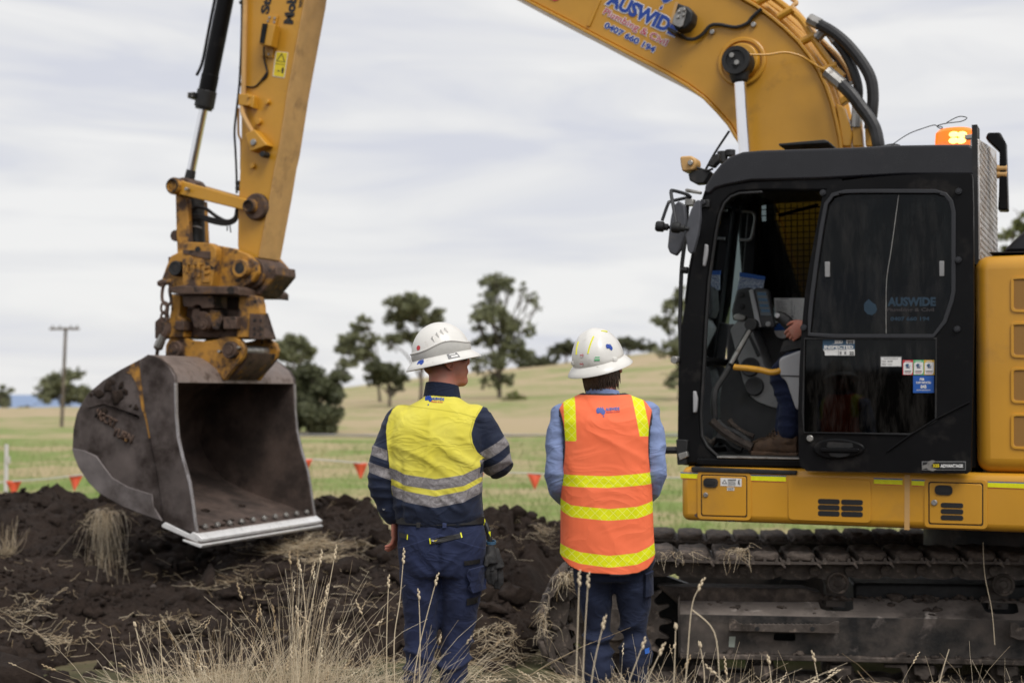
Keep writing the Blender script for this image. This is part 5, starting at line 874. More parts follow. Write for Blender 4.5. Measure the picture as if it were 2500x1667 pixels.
plate('light_bracket', PP('K', [(362, 375), (430, 345), (520, 330), (560, 360), (500, 460), (430, 465), (375, 435)], .14), .12, .2, M['rubber'], hl, .008); plate('light_bracket', PP('K', [(520, 300), (600, 205), (632, 200), (630, 260), (580, 320)], .15), .13, .2, M['rubber'], hl, .008)
for x, y0, y1 in ((655, 178, 280), (722, 165, 220)): MB().cyl(PV('K', x, y0, .3), PV('K', x, y1, .3), .034, n=14).build('roof_stud', M['rubber'], cab, .004)
line('light_cable', [('K', 435, 320, .13), ('K', 460, 330, .13), ('K', 520, 345, .12), ('K', 570, 330, .1)], .008, M['rubber'], hl); line('radio_aerial', [('K', 510, 335, .16), ('K', 590, 190, .16), ('K', 715, 0, .16)], .008, M['rubber'], cab)
boss('bolt', 'I', 205, 497, .025, -.02, .06, M['steel'], frm, 10); MB().cyl(PV('I', 115, 1187, .02), PV('I', 235, 1187, .02), .024, n=8).build('door_stop', M['rubber'], frm, .003); plate('stop_bracket', PP('I', [(238, 1215), (305, 1195), (315, 1235), (250, 1268)], -.01), -.02, .02, M['steel'], frm, .004); plate('front_corner_post', PP('I', [(222, 1105), (310, 1108), (300, 1296), (232, 1300)], -.005), -.012, .05, M['rubber'], frm, .005)
# roof fittings
bcn = empty('beacon_base', parent=EX); bp0 = PV('R', 1132, 175, .55); h_ = abs(PV('R', 1132, 60, .55).z - bp0.z)
def amber(name, st_):
    m, nt, b = nodes_of(name); b.inputs['Base Color'].default_value = (.80, .16, .01, 1); b.inputs['Roughness'].default_value = .25; b.inputs['Emission Color'].default_value = (1, .16, .005, 1) if st_ < 3 else (1, .50, .12, 1); b.inputs['Emission Strength'].default_value = st_; return m
bcn_o = MB().lathe([(0, h_), (.10, h_), (.118, h_ - .02), (.122, .02), (.122, 0)], bp0, n=28).build('beacon', amber('amber_lens', .7), EX); bpy.data.objects.remove(bcn)
for x, y in ((1120, 98), (1188, 98), (1118, 148), (1180, 148)):
    q = PV('R', x, y, .435); MB().ell(q, (.030, .016, .019), nu=14, nv=8).build('lit_led', amber('lit_amber_led', 3.2), bcn_o)
MB().box(bp0 + Vector((.10, -.12, .015)), (.06, .04, .03)).build('beacon_clamp', M['steel'], bcn_o, .004)
hq = PV('R', 583, 222, .02); MB().lathe([(0, .006), (.05, .006), (.062, 0), (.064, -.02)], hq + Vector((0, .05, .02)), (0, -.5, .86), 20).build('aerial_base', M['rubber'], cab)
line('wire_aerial', [('R', 580, 205, .06), ('R', 640, 160, .06), ('R', 750, 90, .06), ('R', 870, 45, .06), ('R', 960, 20, .06), ('R', 990, 40, .06), ('R', 1020, 50, .06), ('R', 1022, 35, .06), ('R', 985, 25, .06), ('R', 1060, 5, .06), ('R', 1180, -10, .06), ('R', 1230, -40, .06), ('R', 1160, -50, .06), ('R', 1060, 0, .06)], .003, M['rubber'], cab, 5, 4)
plate('roof_hatch', [P('K', 1200, 152, .5), P('K', 1590, 118, .5), P('K', 1630, 130, .5), P('K', 1630, 150, .5), P('K', 1210, 175, .5)], .3, .9, M['rubber'], cab, .006)
# tread plate behind the cab and what stands behind it
ta = P('R', 1338, 600, -.03)[0] - .03; t0 = FU.va('R', 1338, 135, ta + .03); t1 = FU.va('R', 1482, 232, ta + .03); b0_ = t0.y; b1_ = max(t1.y, b0_ + .2); zb = P('R', 1400, 1150, .1)[1]
tpz = (t0.z + t1.z) / 2
tpl = MB().add([(x, b, z) for x in (ta - .025, ta + .025) for b, z in ((b0_, zb), (b1_, zb), (b1_, t1.z), (b0_, t0.z))], [(0, 1, 2, 3), (4, 7, 6, 5), (0, 4, 5, 1), (1, 5, 6, 2), (2, 6, 7, 3), (3, 7, 4, 0)]).build('tread_plate', M['tread'], EX, .004); mb = MB(); k = 0
for i in range(int((tpz - zb) / .036)):
    for j in range(int((b1_ - b0_) / .036)):
        sgn = 1 if (i + j) % 2 else -1
        if zb + i * .036 + .04 < t0.z + (t1.z - t0.z) * j * .036 / (b1_ - b0_): mb.box((ta + .026, b0_ + .02 + j * .036, zb + .02 + i * .036), (.005, .032, .007), Matrix.Rotation(R(45 * sgn), 3, 'X'))
tag(mb.build('tread_bars', M['tread'], tpl, smooth=0), kind='stuff'); mb = MB()
for i in range(int((tpz - zb) / .072)):
    for q in (-.008, .008): mb.box((ta, b0_ - .001, zb + .04 + i * .072 + q), (.045, .006, .006), Matrix.Rotation(R(-35), 3, 'Y'))
mb.build('edge_bars', M['tread'], tpl, smooth=0)
MB().box((AR + .012, .08, (tpz + zb) / 2), (.03, .16, tpz - zb + .05)).build('rear_gasket', M['rubber'], EX)
plate('rear_housing', PP('R', [(1388, 138), (1408, 92), (1512, 90), (1558, 175), (1576, 735), (1492, 735), (1500, 560), (1505, 250), (1480, 225)], .55), .5, .62, M['black_paint'], EX, .01)
for y in (382, 432): MB().cyl(PV('R', 1478, y, .52), PV('R', 1562, y, .52), .024, n=12).build('roller_pin', M['yellow_pale'], EX, .003)

# ---- lower body and engine housing
ZB0 = (P('Y', 100, 408, -.06)[1] + P('Y', 2300, 498, -.06)[1]) / 2; ZB1 = P('Y', 100, 52, -.06)[1]; ABF = P('Y', 60, 200, -.06)[0]; ABR = ABF + 4.9; print('body', P('Y', 100, 408, -.06), P('Y', 2300, 498, -.06), P('Y', 100, 52, -.06), P('Y', 1900, 100, -.06), 'AF', AF, AR, 'ZR', ZR, 'CW', b0_, b1_)
SB = -.06
body = MB().prism([(ABF, ZB0), (ABF, ZB1), (ABR, ZB1), (ABR, ZB0)], SB, 3.0).build('lower_body', M['yellow_clean'], EX, .045, seg=4)
def yb(name, x0, y0, x1, y1, mat, lift, rad=0, bevel=0, parent=body, th=.004):
    q = rect('Y', x0, y0, x1, y1, SB); q = rpoly(q, rad) if rad else q; return plate(name, q, SB - lift, SB - lift + th, mat, parent, bevel)
plate('walk_strip', [P('Y', 130, 52, SB), P('Y', 838, 78, SB), P('Y', 834, 106, SB), P('Y', 136, 86, SB)], SB - .012, .3, M['rubber'], body, .006)
for x0, x1, y0, dy in ((58, 180, 88, 4), (521, 763, 105, 6), (1350, 1541, 127, 6), (1602, 1692, 137, 3), (2110, 2460, 150, 10)):
    st('reflective_tape', [(x0, y0), (x1, y0 + dy), (x1, y0 + dy + 9), (x0, y0 + 9)], M['decal_blue'], 1, 'Y', SB - .0005, body); st('reflective_tape', [(x0, y0 + 7), (x1, y0 + dy + 7), (x1, y0 + dy + 40), (x0, y0 + 38)], M['hiviz'], 2, 'Y', SB - .0005, body); st('reflective_tape', [(x0 + 4, y0 + 38), (x1, y0 + dy + 40), (x1, y0 + dy + 45), (x0 + 4, y0 + 43)], M['redprint'], 1, 'Y', SB - .0005, body)
def access(x0, y0, x1, y1, sk):
    q = [P('Y', x0, y0, SB), P('Y', x1, y0 + sk, SB), P('Y', x1, y1 + sk, SB), P('Y', x0, y1, SB)]; cx = sum(p[0] for p in q) / 4; cz = sum(p[1] for p in q) / 4
    big = [(cx + (x - cx) * 1.0 + (.007 if x > cx else -.007), cz + (z - cz) + (.007 if z > cz else -.007)) for x, z in q]; big2 = [(x + (.03 if x > cx else -.03), z + (.025 if z > cz else -.025)) for x, z in q]
    m_ = MB(); prism_holes(m_, rpoly(big2, .03), [rpoly(big, .015)], SB - .006, SB - .0005); m_.build('hatch_surround', M['yellow_clean'], body, .003); plate('hatch_gap', rpoly(big, .015), SB - .0025, SB - .0008, M['rubber'], body)
    return plate('access_hatch', rpoly(q, .015), SB - .008, SB - .001, M['yellow_clean'], body, .004)
def slot(name, x0, y0, x1, y1, mat, lift, sk=0, th=.004, parent=body): 
    q = [P('Y', x0, y0, SB), P('Y', x1, y0 + sk, SB), P('Y', x1, y1 + sk, SB), P('Y', x0, y1, SB)]; return plate(name, rpoly(q, .03, 6), SB - lift, SB - lift + th, mat, parent, .001)
access(203, 110, 498, 374, 8); slot('latch', 214, 126, 312, 188, M['rubber'], .016, 2, .012); slot('latch_hole', 230, 140, 296, 172, M['black_print'], .0185, 2, .003); boss('lock', 'Y', 225, 240, .016, SB - .016, SB - .006, M['steel'], body, 14)
st('warning_sticker', [(328, 125), (469, 130), (469, 184), (328, 178)], M['white_paint'], 8, 'Y', SB, body); st('warning_symbol', [(355, 135), (372, 165), (338, 164)], M['black_print'], 9, 'Y', SB, body); st('warning_symbol', [(355, 143), (365, 161), (345, 160)], M['white_paint'], 10, 'Y', SB, body); sr('print_line', 378, 134, 432, 145, M['greyprint'], 9, r='Y', b=SB, parent=body)
for i in range(4): sr('print_line', 378, 150 + i * 7, 425 + (i * 7) % 9, 153 + i * 7, M['greyprint'], 9, r='Y', b=SB, parent=body)
st('warning_symbol', [(448, 138), (456, 138), (454, 155), (460, 172), (452, 172), (449, 160), (444, 172), (446, 150)], M['black_print'], 9, 'Y', SB, body); sr('switch_sticker', 372, 188, 420, 210, M['white_paint'], 8, r='Y', b=SB, parent=body); stx('ISOLATOR', 375, 198, 417, 7, M['black_print'], 9, .03, SB, body, 'Y'); stx('SWITCH', 380, 207, 412, 6, M['black_print'], 9, .03, SB, body, 'Y')
q = [P('Y', 778, 112, SB), P('Y', 1330, 140, SB), P('Y', 1330, 428, SB), P('Y', 778, 405, SB)]; plate('pressed_panel', rpoly(q, .03), SB - .006, SB - .0005, M['yellow_clean'], body, .005)
for i in range(3):
    for x0 in (977, 1132): slot('vent_slot', x0, 264 + i * 40 + (x0 - 977) * .03, x0 + 146, 300 + i * 40 + (x0 - 977) * .03, M['black_print'], .0075, 4, .003)
plate('weld_strip', [P('Y', 1555, 104, SB), P('Y', 1590, 104, SB), P('Y', 1588, 474, SB), P('Y', 1553, 472, SB)], SB - .0015, SB - .0005, M['yellow_pale'], body)
access(1722, 158, 2072, 428, 10); slot('latch', 1758, 172, 1876, 238, M['rubber'], .016, 4, .012); slot('latch_hole', 1776, 188, 1858, 222, M['black_print'], .0185, 3, .003); boss('lock', 'Y', 1752, 292, .018, SB - .016, SB - .006, M['steel'], body, 14)
for i in range(3): slot('vent_slot', 1797, 290 + i * 41, 1948, 324 + i * 41, M['black_print'], .0105, 4, .003)
for pts in ([(150, 372), (170, 358), (190, 352), (195, 372), (245, 380), (240, 402), (200, 398), (160, 386)], [(348, 382), (420, 388), (418, 418), (385, 420), (362, 408)]): st('chipped_paint', pts, M['rust'], .5, 'Y', SB, body)
eh0 = P('D', 1722, 700, -.05)[0]; ez1 = P('R', 1660, 1090, -.05)[1]; ez0 = P('D', 2000, 1470, -.05)[1]
eng = MB().prism([(eh0, ez0), (eh0, ez1), (ABR, ez1), (ABR, ez0)], -.05, 3.0).build('engine_housing', M['yellow_clean'], EX, .085, seg=6)
def grill_mat():
    m, nt, b = nodes_of('perforated_grille'); t = NT(nt); tc = t.n('ShaderNodeTexCoord').outputs['Object']; v = t.n('ShaderNodeTexVoronoi'); v.inputs['Scale'].default_value = 105; v.inputs['Randomness'].default_value = .15; t.lk(tc, v.inputs['Vector']); c = t.mix(t.ramp(v.outputs['Distance'], .30, .36), (.006, .005, .004), (.30, .15, .03)); t.lk(c, b.inputs['Base Color']); b.inputs['Roughness'].default_value = .6; return m
M['grille'] = grill_mat()
for y0, y1 in ((190 / 2.613 + 600, 418 / 2.613 + 600), (480 / 2.613 + 600, 708 / 2.613 + 600), (770 / 2.613 + 600, 998 / 2.613 + 600), (1062 / 2.613 + 600, 1290 / 2.613 + 600)):
    for k in range(3):
        x0 = 2466.0; q = [P('S', x0 + 1, y0 + 1, -.05), P('S', x0 + 90, y0 + 4, -.05), P('S', x0 + 90, y1 + 4, -.05), P('S', x0 + 1, y1 + 1, -.05)]; dx = k * .29; q = [(x + dx, z) for x, z in q]; cx = sum(p[0] for p in q) / 4; cz = sum(p[1] for p in q) / 4
        inn_ = [(x - math.copysign(.016, x - cx), z - math.copysign(.016, z - cz)) for x, z in q]; m_ = MB(); prism_holes(m_, rpoly(q, .03), [rpoly(inn_, .018)], -.058, -.0505); m_.build('vent_frame', M['yellow_clean'], eng, .004); plate('vent_grille', rpoly(inn_, .018), -.0525, -.0508, M['grille'], eng)
plate('exhaust_hood', PP('R', [(1535, 1082), (1704, 918), (1760, 880), (2100, 880), (2100, 1082)], .9), .8, 1.6, M['black_roof'], EX, .02); plate('engine_lid_edge', PP('R', [(1425, 1086), (1900, 1076), (1900, 1084), (1426, 1092)], .1), .02, 2.8, M['rubber'], EX)
MB().box((ABF + .75, 2.1, ZB1 + .05), (1.3, 1.0, .3)).build('far_deck', M['yellow'], EX, .04)
plate('boom_foot_bracket', [(AF + .55, ZB1 - .05), (AF + .75, ZB1 + .9), (AF + 1.1, ZB1 + .9), (AF + 1.4, ZB1 - .05)], 1.15, 1.28, M['yellow'], EX, .02)
MB().cyl((ABF + 1.9, 1.5, ZB0 - .25), (ABF + 1.9, 1.5, ZB0 + .02), .62, n=40).build('swing_bearing', M['frame'], EX)
MB().box((ABR - .5, 1.47, ZB1 + .2), (1.0, 3.0, .9)).build('counterweight', M['yellow_clean'], EX, .15, seg=4)

# ---- undercarriage (its own heading)
FT = Frame(tuple(at('S', 2000, 1600, 8.72).xy) + (0,), R(6.5)); UCM = FU.mat.inverted() @ FT.mat
p = FT.p; pv = FT.v; pitch = .2159
zt = (p('U', 400, 285, 0)[1] + p('U', 1900, 262, 0)[1]) / 2; sa, sz = p('S', 1500, 1525, .1); Rs = zt - sz; ai = sa + 3.95
print('track', zt, sa, sz, Rs, 'bottom', sz - Rs)
Lp = 2 * (ai - sa) + 2 * math.pi * Rs; NS = round(Lp / pitch); stp = Lp / NS
def tpath(s):
    s %= Lp; L = ai - sa
    if s < L: sag = -.018 * math.sin(math.pi * min(s / L * 2.2, 1)); return Vector((sa + s, 0, sz + Rs + sag)), 0.0
    s -= L
    if s < math.pi * Rs: t = s / Rs; return Vector((ai + Rs * math.sin(t), 0, sz + Rs * math.cos(t))), t
    s -= math.pi * Rs
    if s < L: return Vector((ai - s, 0, sz - Rs)), math.pi
    s -= L; t = s / Rs; return Vector((sa - Rs * math.sin(t), 0, sz - Rs * math.cos(t))), math.pi + t
shoe_prof = [(-.112, -.006), (.098, -.006), (.118, -.030), (.126, -.022), (.106, .010), (.082, .010), (.078, .030), (.066, .030), (.060, .010), (.010, .010), (.005, .028), (-.008, .028), (-.014, .010), (-.062, .010), (-.068, .030), (-.082, .030), (-.088, .010), (-.104, .012), (-.120, .030), (-.128, .024)]
shoe_me = MB().prism(shoe_prof, 0, .60).mesh('track_shoe', M['track'])
lkm = MB()
for b in (.2, .36): lkm.prism(rpoly([(-.115, -.11), (-.06, -.125), (.04, -.125), (.115, -.10), (.115, -.02), (.03, -.008), (-.10, -.008), (-.115, -.04)], .015), b, b + .04)
lkm.cyl((.10, .17, -.065), (.10, .43, -.065), .032, n=10).cyl((-.06, .185, -.03), (-.06, .2, -.03), .018, n=6).cyl((.03, .185, -.03), (.03, .2, -.03), .018, n=6); link_me = lkm.mesh('track_link', M['track'])
for me in (shoe_me, link_me):
    bm = bmesh.new(); bm.from_mesh(me); bmesh.ops.recalc_face_normals(bm, faces=bm.faces); bm.to_mesh(me); bm.free(); me.polygons.foreach_set('use_smooth', [True] * len(me.polygons)); me.set_sharp_from_angle(angle=R(30))
def mudcake(seed):
    rg = np.random.default_rng(seed); bm = bmesh.new(); bmesh.ops.create_cube(bm, size=1); bmesh.ops.subdivide_edges(bm, edges=bm.edges, cuts=7, use_grid_fill=True); V = np.array([v.co[:] for v in bm.verts]); Fa = np.array([[v.index for v in f.verts] for f in bm.faces]); bm.free()
    r4 = (np.abs(V * 2) ** 5).sum(1) ** .2; V = V / np.maximum(r4, .3)[:, None]; V[:, 0] *= .188; V[:, 1] *= .56; V[:, 2] *= .062
    nn = vn(V[:, 0] * 28 + seed * 3, V[:, 1] * 14 + V[:, 2] * 21, 80) - .5 + .6 * (vn(V[:, 0] * 70 + seed, V[:, 1] * 40 + V[:, 2] * 60, 81) - .5); V *= (1 + .10 * nn)[:, None]; V[:, 2] += .014 * nn; V += np.array([0, .29, .030]); return fastmesh('mud_cake', V, [Fa], M['mud'], True)
mudme = [mudcake(i) for i in range(5)]
def track(b0, dz, near):
    tr = empty('track', parent=EX); tr.matrix_local = UCM @ Matrix.Translation((0, b0, dz)); rg = random.Random(3 + int(near))
    for i in range(NS):
        q, an = tpath(i * stp + .06); rot = Matrix.Rotation(an, 4, 'Y'); Mx = Matrix.Translation(q) @ rot
        for me, nm in ((shoe_me, 'track_shoe'), (link_me, 'track_link')): o = bpy.data.objects.new(nm, me); COL.objects.link(o); o.parent = tr; o.matrix_local = Mx
        top = an == 0 or an > math.pi + 1.2
        if top and q.x < sa + 3.2:
            o = bpy.data.objects.new('mud_cake', mudme[rg.randrange(5)]); COL.objects.link(o); o.parent = tr; o.matrix_local = Mx @ Matrix.Translation((0, rg.uniform(-.012, .012), rg.uniform(-.006, .004)))
    # sprocket
    nt_ = 21; gp = []
    for k in range(nt_):
        for f, rr in ((-.34, .262), (-.22, .275), (-.10, .325), (0, .335), (.10, .325), (.22, .275), (.34, .262)): t = (k + f) / nt_ * 2 * math.pi; gp.append((sa + rr * 1.06 * math.cos(t), sz + rr * 1.06 * math.sin(t)))
    MB().prism(gp, .27, .34).build('sprocket', M['track'], tr, .004); MB().lathe([(0, .14), (.10, .14), (.12, .10), (.19, .08), (.20, .02), (.235, .0), (.235, -.02)], (sa, .27, sz), (0, -1, 0), 36).build('final_drive', M['track'], tr, .004)
    for k in range(14): t = k / 14 * 2 * math.pi; MB().cyl((sa + .215 * math.cos(t), .27, sz + .215 * math.sin(t)), (sa + .215 * math.cos(t), .252, sz + .215 * math.sin(t)), .016, n=6).build('drive_bolt', M['track'], tr)
    MB().lathe([(0, .10), (.08, .10), (.1, .04), (Rs - .16, .03), (Rs - .13, -.02), (Rs - .13, -.1)], (ai, .27, sz), (0, -1, 0), 32).build('idler', M['track'], tr)
    return tr
tn = track(0, 0, True); tf = track(2.15, -.10, False)
# track frame
def uz(x, y, b): return p('U', x, y, b)
z_top = uz(1500, 500, .34)[1]; z_sh = uz(1500, 618, .14)[1]; z_lo = uz(1300, 852, .14)[1]; z_bt = uz(1300, 890, .10)[1]; a_l = uz(250, 700, .14)[0]; a_r = ai - .35
tfm = empty('track_frame', parent=EX); tfm.matrix_local = UCM
def zp(r, x, y, b): return p(r, x, y, b)
mb = MB(); prism_holes(mb, [(a_l, z_lo), (a_r, z_lo), (a_r, z_sh), (a_l, z_sh)], [rpoly([zp('U', 826, 714, .14), zp('U', 952, 714, .14), zp('U', 956, 760, .14), zp('U', 822, 758, .14)], .012)], .14, .155); mb.build('side_plate', M['frame'], tfm, .003)
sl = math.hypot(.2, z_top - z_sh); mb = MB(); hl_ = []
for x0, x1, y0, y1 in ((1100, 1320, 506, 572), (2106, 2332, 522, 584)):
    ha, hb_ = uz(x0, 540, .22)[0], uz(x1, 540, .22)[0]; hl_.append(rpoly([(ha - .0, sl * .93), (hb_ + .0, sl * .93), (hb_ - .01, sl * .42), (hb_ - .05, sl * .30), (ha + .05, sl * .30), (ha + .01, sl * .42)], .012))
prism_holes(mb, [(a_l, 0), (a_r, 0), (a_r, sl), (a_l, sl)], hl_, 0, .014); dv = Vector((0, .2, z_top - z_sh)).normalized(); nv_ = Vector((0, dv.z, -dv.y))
mb.v = [tuple(Vector((x, .14, z_sh)) + dv * z + nv_ * y) for x, y, z in mb.v]; mb.build('sloped_plate', M['frame_dusty_lit'], tfm, .003)
plate_u = lambda nm, poly, b0, b1, mat, bev=.006: MB().prism(poly, b0, b1).build(nm, mat, tfm, bev)
plate_u('bottom_ledge', [(a_l, z_bt), (a_r, z_bt), (a_r, z_lo + .002), (a_l, z_lo + .002)], .095, .5, M['track']); plate_u('inner_core', [(a_l + .02, z_lo + .01), (a_r, z_lo + .01), (a_r, z_top - .10), (a_l + .02, z_top - .10)], .36, .52, M['rubber'])
plate_u('motor_cover', [(sa - .12, sz - .36), (a_l + .15, sz - .36), (a_l + .15, z_top + .02), (sa + .1, sz + .34), (sa - .12, sz + .3)], .46, .56, M['rubber'], .01); plate_u('end_plate', [(a_l - .012, z_bt), (a_l - .001, z_bt), (a_l - .001, z_top + .03), (a_l - .012, z_top)], .13, .5, M['frame']); plate_u('motor_guard', [uz(100, 420, .3), uz(250, 430, .3), uz(1000, 440, .3), uz(1120, 470, .3), uz(1120, 520, .3), uz(260, 560, .3), uz(200, 500, .3)], .28, .5, M['mud'], .02)
sp = [uz(550, 700, .05), uz(550, 625, .05), uz(585, 628, .05), uz(612, 652, .05)]
for i in range(19): x = 625 + i * 28; sp += [uz(x, 652, .05), uz(x + 10, 659, .05), uz(x + 20, 659, .05)]
sp += [uz(1165, 655, .05), uz(1195, 640, .05), uz(1222, 640, .05), uz(1224, 715, .05)]; plate_u('foot_step', sp, .05, .062, M['track'], .003); plate_u('step_bracket', [uz(560, 690, .07), uz(1215, 702, .07), uz(1215, 712, .07), uz(560, 702, .07)], .062, .14, M['track'], .003)
for x in (722, 1060): a, c = uz(x, 686, .049); MB().cyl((a, .047, c), (a, .051, c), .014, n=12).build('step_hole', M['black_print'], tfm)
plate_u('foot_step', [uz(2268, 735, .05), uz(2270, 645, .05), uz(2300, 650, .05), uz(2330, 678, .05), uz(2700, 685, .05), uz(2700, 770, .05), uz(2320, 755, .05)], .05, .062, M['track'], .003)
plate_u('worn_sticker', [uz(552, 733, .139), uz(590, 733, .139), uz(584, 798, .139), uz(548, 796, .139)], .1375, .1395, flat('faded_mint_sticker', (.42, .46, .40)), 0)
for x, y, rr in ((1215, 405, .070), (2225, 418, .070), (3250, 430, .07)):
    a, c = uz(x, y, .2); MB().lathe([(0, .006), (rr * .35, .006), (rr * .38, 0), (rr * .72, 0), (rr * .76, .012), (rr * .98, .012), (rr, 0), (rr, -.3)], (a, .2, c), (0, -1, 0), 26).build('carrier_roller', M['track'], tfm, .003); MB().box((a, .40, c - .09), (.12, .12, .16)).build('roller_stand', M['frame'], tfm)
for x in (400, 755, 1232, 1738, 2245, 2740):
    a, c = uz(x, 945, .16); o = MB().prism(rpoly([(a - .062, c + .04), (a + .062, c + .04), (a + .062, c - .02), (a + .03, c - .025), (a + .02, c - .05), (a - .02, c - .05), (a - .03, c - .025), (a - .062, c - .02)], .008), .13, .24).build('roller_cap', M['track'], tfm, .01); MB().cyl((a, .20, c - .02), (a, .5, c - .02), .09, n=24).build('track_roller', M['track'], tfm, .004)
for x0, x1 in ((1500, 1640), (1830, 1975)):
    rv = x0 > 1700; q = [(x0, 905), (x1, 905), (x1, 1060), (x1 - 22, 1060), (x1 - 25, 960), (x1 - 45, 925), (x0, 922)] if not rv else [(x0, 1060), (x0 + 5, 960), (x0 + 40, 905), (x1, 905), (x1, 922), (x0 + 55, 925), (x0 + 28, 970), (x0 + 22, 1060)]; plate_u('roller_guard', [uz(x, y, .12) for x, y in q], .115, .16, M['track'], .004)
MB().box(((a_l + a_r) / 2, 2.45, z_sh - .15 - .1), (a_r - a_l, .35, .5)).build('far_beam', M['frame'], tfm, .02); MB().box(((a_l + a_r) / 2 + .2, 1.4, z_sh), (1.4, 2.0, .35)).build('cross_beam', M['rubber'], tfm, .02)
_r4 = np.random.default_rng(44); n = 150; A_ = _r4.uniform(a_l, a_r - 1, n); kk = _r4.random(n); Bq = np.where(kk < .5, .30 + .06 * _r4.random(n), np.where(kk < .8, .12 + .03 * _r4.random(n), .16 + .16 * _r4.random(n))); Zq = np.where(kk < .5, z_top + .005, np.where(kk < .8, z_lo + .004, z_sh + (Bq - .14) / .2 * (z_top - z_sh))); V, Fa = lumps(np.stack([A_, Bq, Zq], -1), .008 + .035 * _r4.random(n) ** 2.5, 2, _r4, .55, .6)
tag(link('packed_mud', fastmesh('packed_mud', V, [Fa], M['mud']), tfm, smooth=0), kind='stuff')
# ------------------------------------------------------------------ people
from mathutils.bvhtree import BVHTree
def remesh(mb, voxel, it=6, fac=.5):
    me = mb.mesh('tmp', []) if False else bpy.data.meshes.new('tmp'); me.from_pydata(mb.v, [], mb.f); o = bpy.data.objects.new('tmp', me); COL.objects.link(o)
    bm = bmesh.new(); bm.from_mesh(me); bmesh.ops.recalc_face_normals(bm, faces=bm.faces); bm.to_mesh(me); bm.free()
    r = o.modifiers.new('r', 'REMESH'); r.mode = 'VOXEL'; r.voxel_size = voxel; r.use_smooth_shade = True
    if it: s = o.modifiers.new('s', 'SMOOTH'); s.factor = fac; s.iterations = it
    out = bpy.data.meshes.new_from_object(o.evaluated_get(bpy.context.evaluated_depsgraph_get())); bpy.data.objects.remove(o); bpy.data.meshes.remove(me); return out
def getco(me): c = np.empty(len(me.vertices) * 3, dtype=np.float32); me.vertices.foreach_get('co', c); return c.reshape(-1, 3).astype(float)
def getno(me): c = np.empty(len(me.vertices) * 3, dtype=np.float32); me.vertices.foreach_get('normal', c); return c.reshape(-1, 3).astype(float)
def setco(me, c): me.vertices.foreach_set('co', c.astype(np.float32).ravel()); me.update()
def attr(me, name, v): a = me.attributes.new(name, 'FLOAT', 'POINT'); a.data.foreach_set('value', np.asarray(v, dtype=np.float32))
def bvh_of(me):
    return BVHTree.FromPolygons([v.co.copy() for v in me.vertices], [tuple(p.vertices) for p in me.polygons])
def er(z, xc, yc, rx, ry, n=40, p=2.4, tilt=0):
    out = []
    for k in range(n):
        t = 2 * math.pi * k / n; c, s = math.cos(t), math.sin(t); x = math.copysign(abs(c) ** (2 / p), c) * rx; out.append(Vector((xc + x, yc + math.copysign(abs(s) ** (2 / p), s) * ry, z + tilt * x)))
    return out
def limb(mb, pts, rad, n=20):
    sp = smoothpath(pts, 5); rr = []
    for i in range(len(sp)):
        t = i / (len(sp) - 1) * (len(rad) - 1); k = min(int(t), len(rad) - 2); rr.append(rad[k] + (rad[k + 1] - rad[k]) * (t - k))
    mb.tube(sp, rr, n); mb.ell(sp[0], (rr[0],) * 3); mb.ell(sp[-1], (rr[-1],) * 3); return sp
def ridge(x, y, seed, pw=2.0): n = vn(x, y, seed); return (1 - np.abs(2 * n - 1)) ** pw
def seg_t(co, a, b):
    a, b = np.array(a), np.array(b); d = b - a; L = np.linalg.norm(d); t = ((co - a) @ d) / L; q = a + np.clip(t / L, 0, 1)[:, None] * d; return t, np.linalg.norm(co - q, axis=1)
def skin_mat(name, base, dark):
    m, nt, b = nodes_of(name); t = NT(nt); tc = t.n('ShaderNodeTexCoord').outputs['Object']; c = t.mix(t.ramp(t.noise(tc, 22, 5), .35, .7), base, tuple(x * q for x, q in zip(base, (1.15, .85, .8)))); c = t.mix(t.ramp(t.attr('hair'), .0, 1.0), c, dark); t.lk(c, b.inputs['Base Color'])
    b.inputs['Roughness'].default_value = .55; b.inputs['Subsurface Weight'].default_value = .12; b.inputs['Subsurface Radius'].default_value = (.012, .005, .003); t.bump(t.noise(tc, 260, 4), b, .2, .001); return m
M['skin'] = skin_mat('sunburnt_skin', (.43, .195, .140), (.050, .033, .025))
def edge(t, a, w=.0016): return t.math('ADD', t.math('DIVIDE', a, 2 * w), .5, True)
def cloth_bump(t, b, tc, fine=420, s=.12, crease=7, cs=.22):
    n1 = t.noise(tc, fine, 2, .6); mp = t.n('ShaderNodeMapping'); mp.inputs['Scale'].default_value = (.7, 1, 1.5); t.lk(tc, mp.inputs[0]); n2 = t.noise(mp.outputs[0], crease, 2, .5, 1.3); r = t.math('SUBTRACT', 1, t.math('ABSOLUTE', t.math('SUBTRACT', t.math('MULTIPLY', n2, 2), 1)))
    b1 = t.n('ShaderNodeBump'); b1.inputs['Strength'].default_value = cs; b1.inputs['Distance'].default_value = .02; t.lk(t.math('POWER', r, 3), b1.inputs['Height']); b2 = t.n('ShaderNodeBump'); b2.inputs['Strength'].default_value = s; b2.inputs['Distance'].default_value = .002; t.lk(n1, b2.inputs['Height']); t.lk(b1.outputs[0], b2.inputs['Normal']); t.lk(b2.outputs[0], b.inputs['Normal'])
NAVY = (.0105, .0155, .034); HV = (.74, .66, .045)
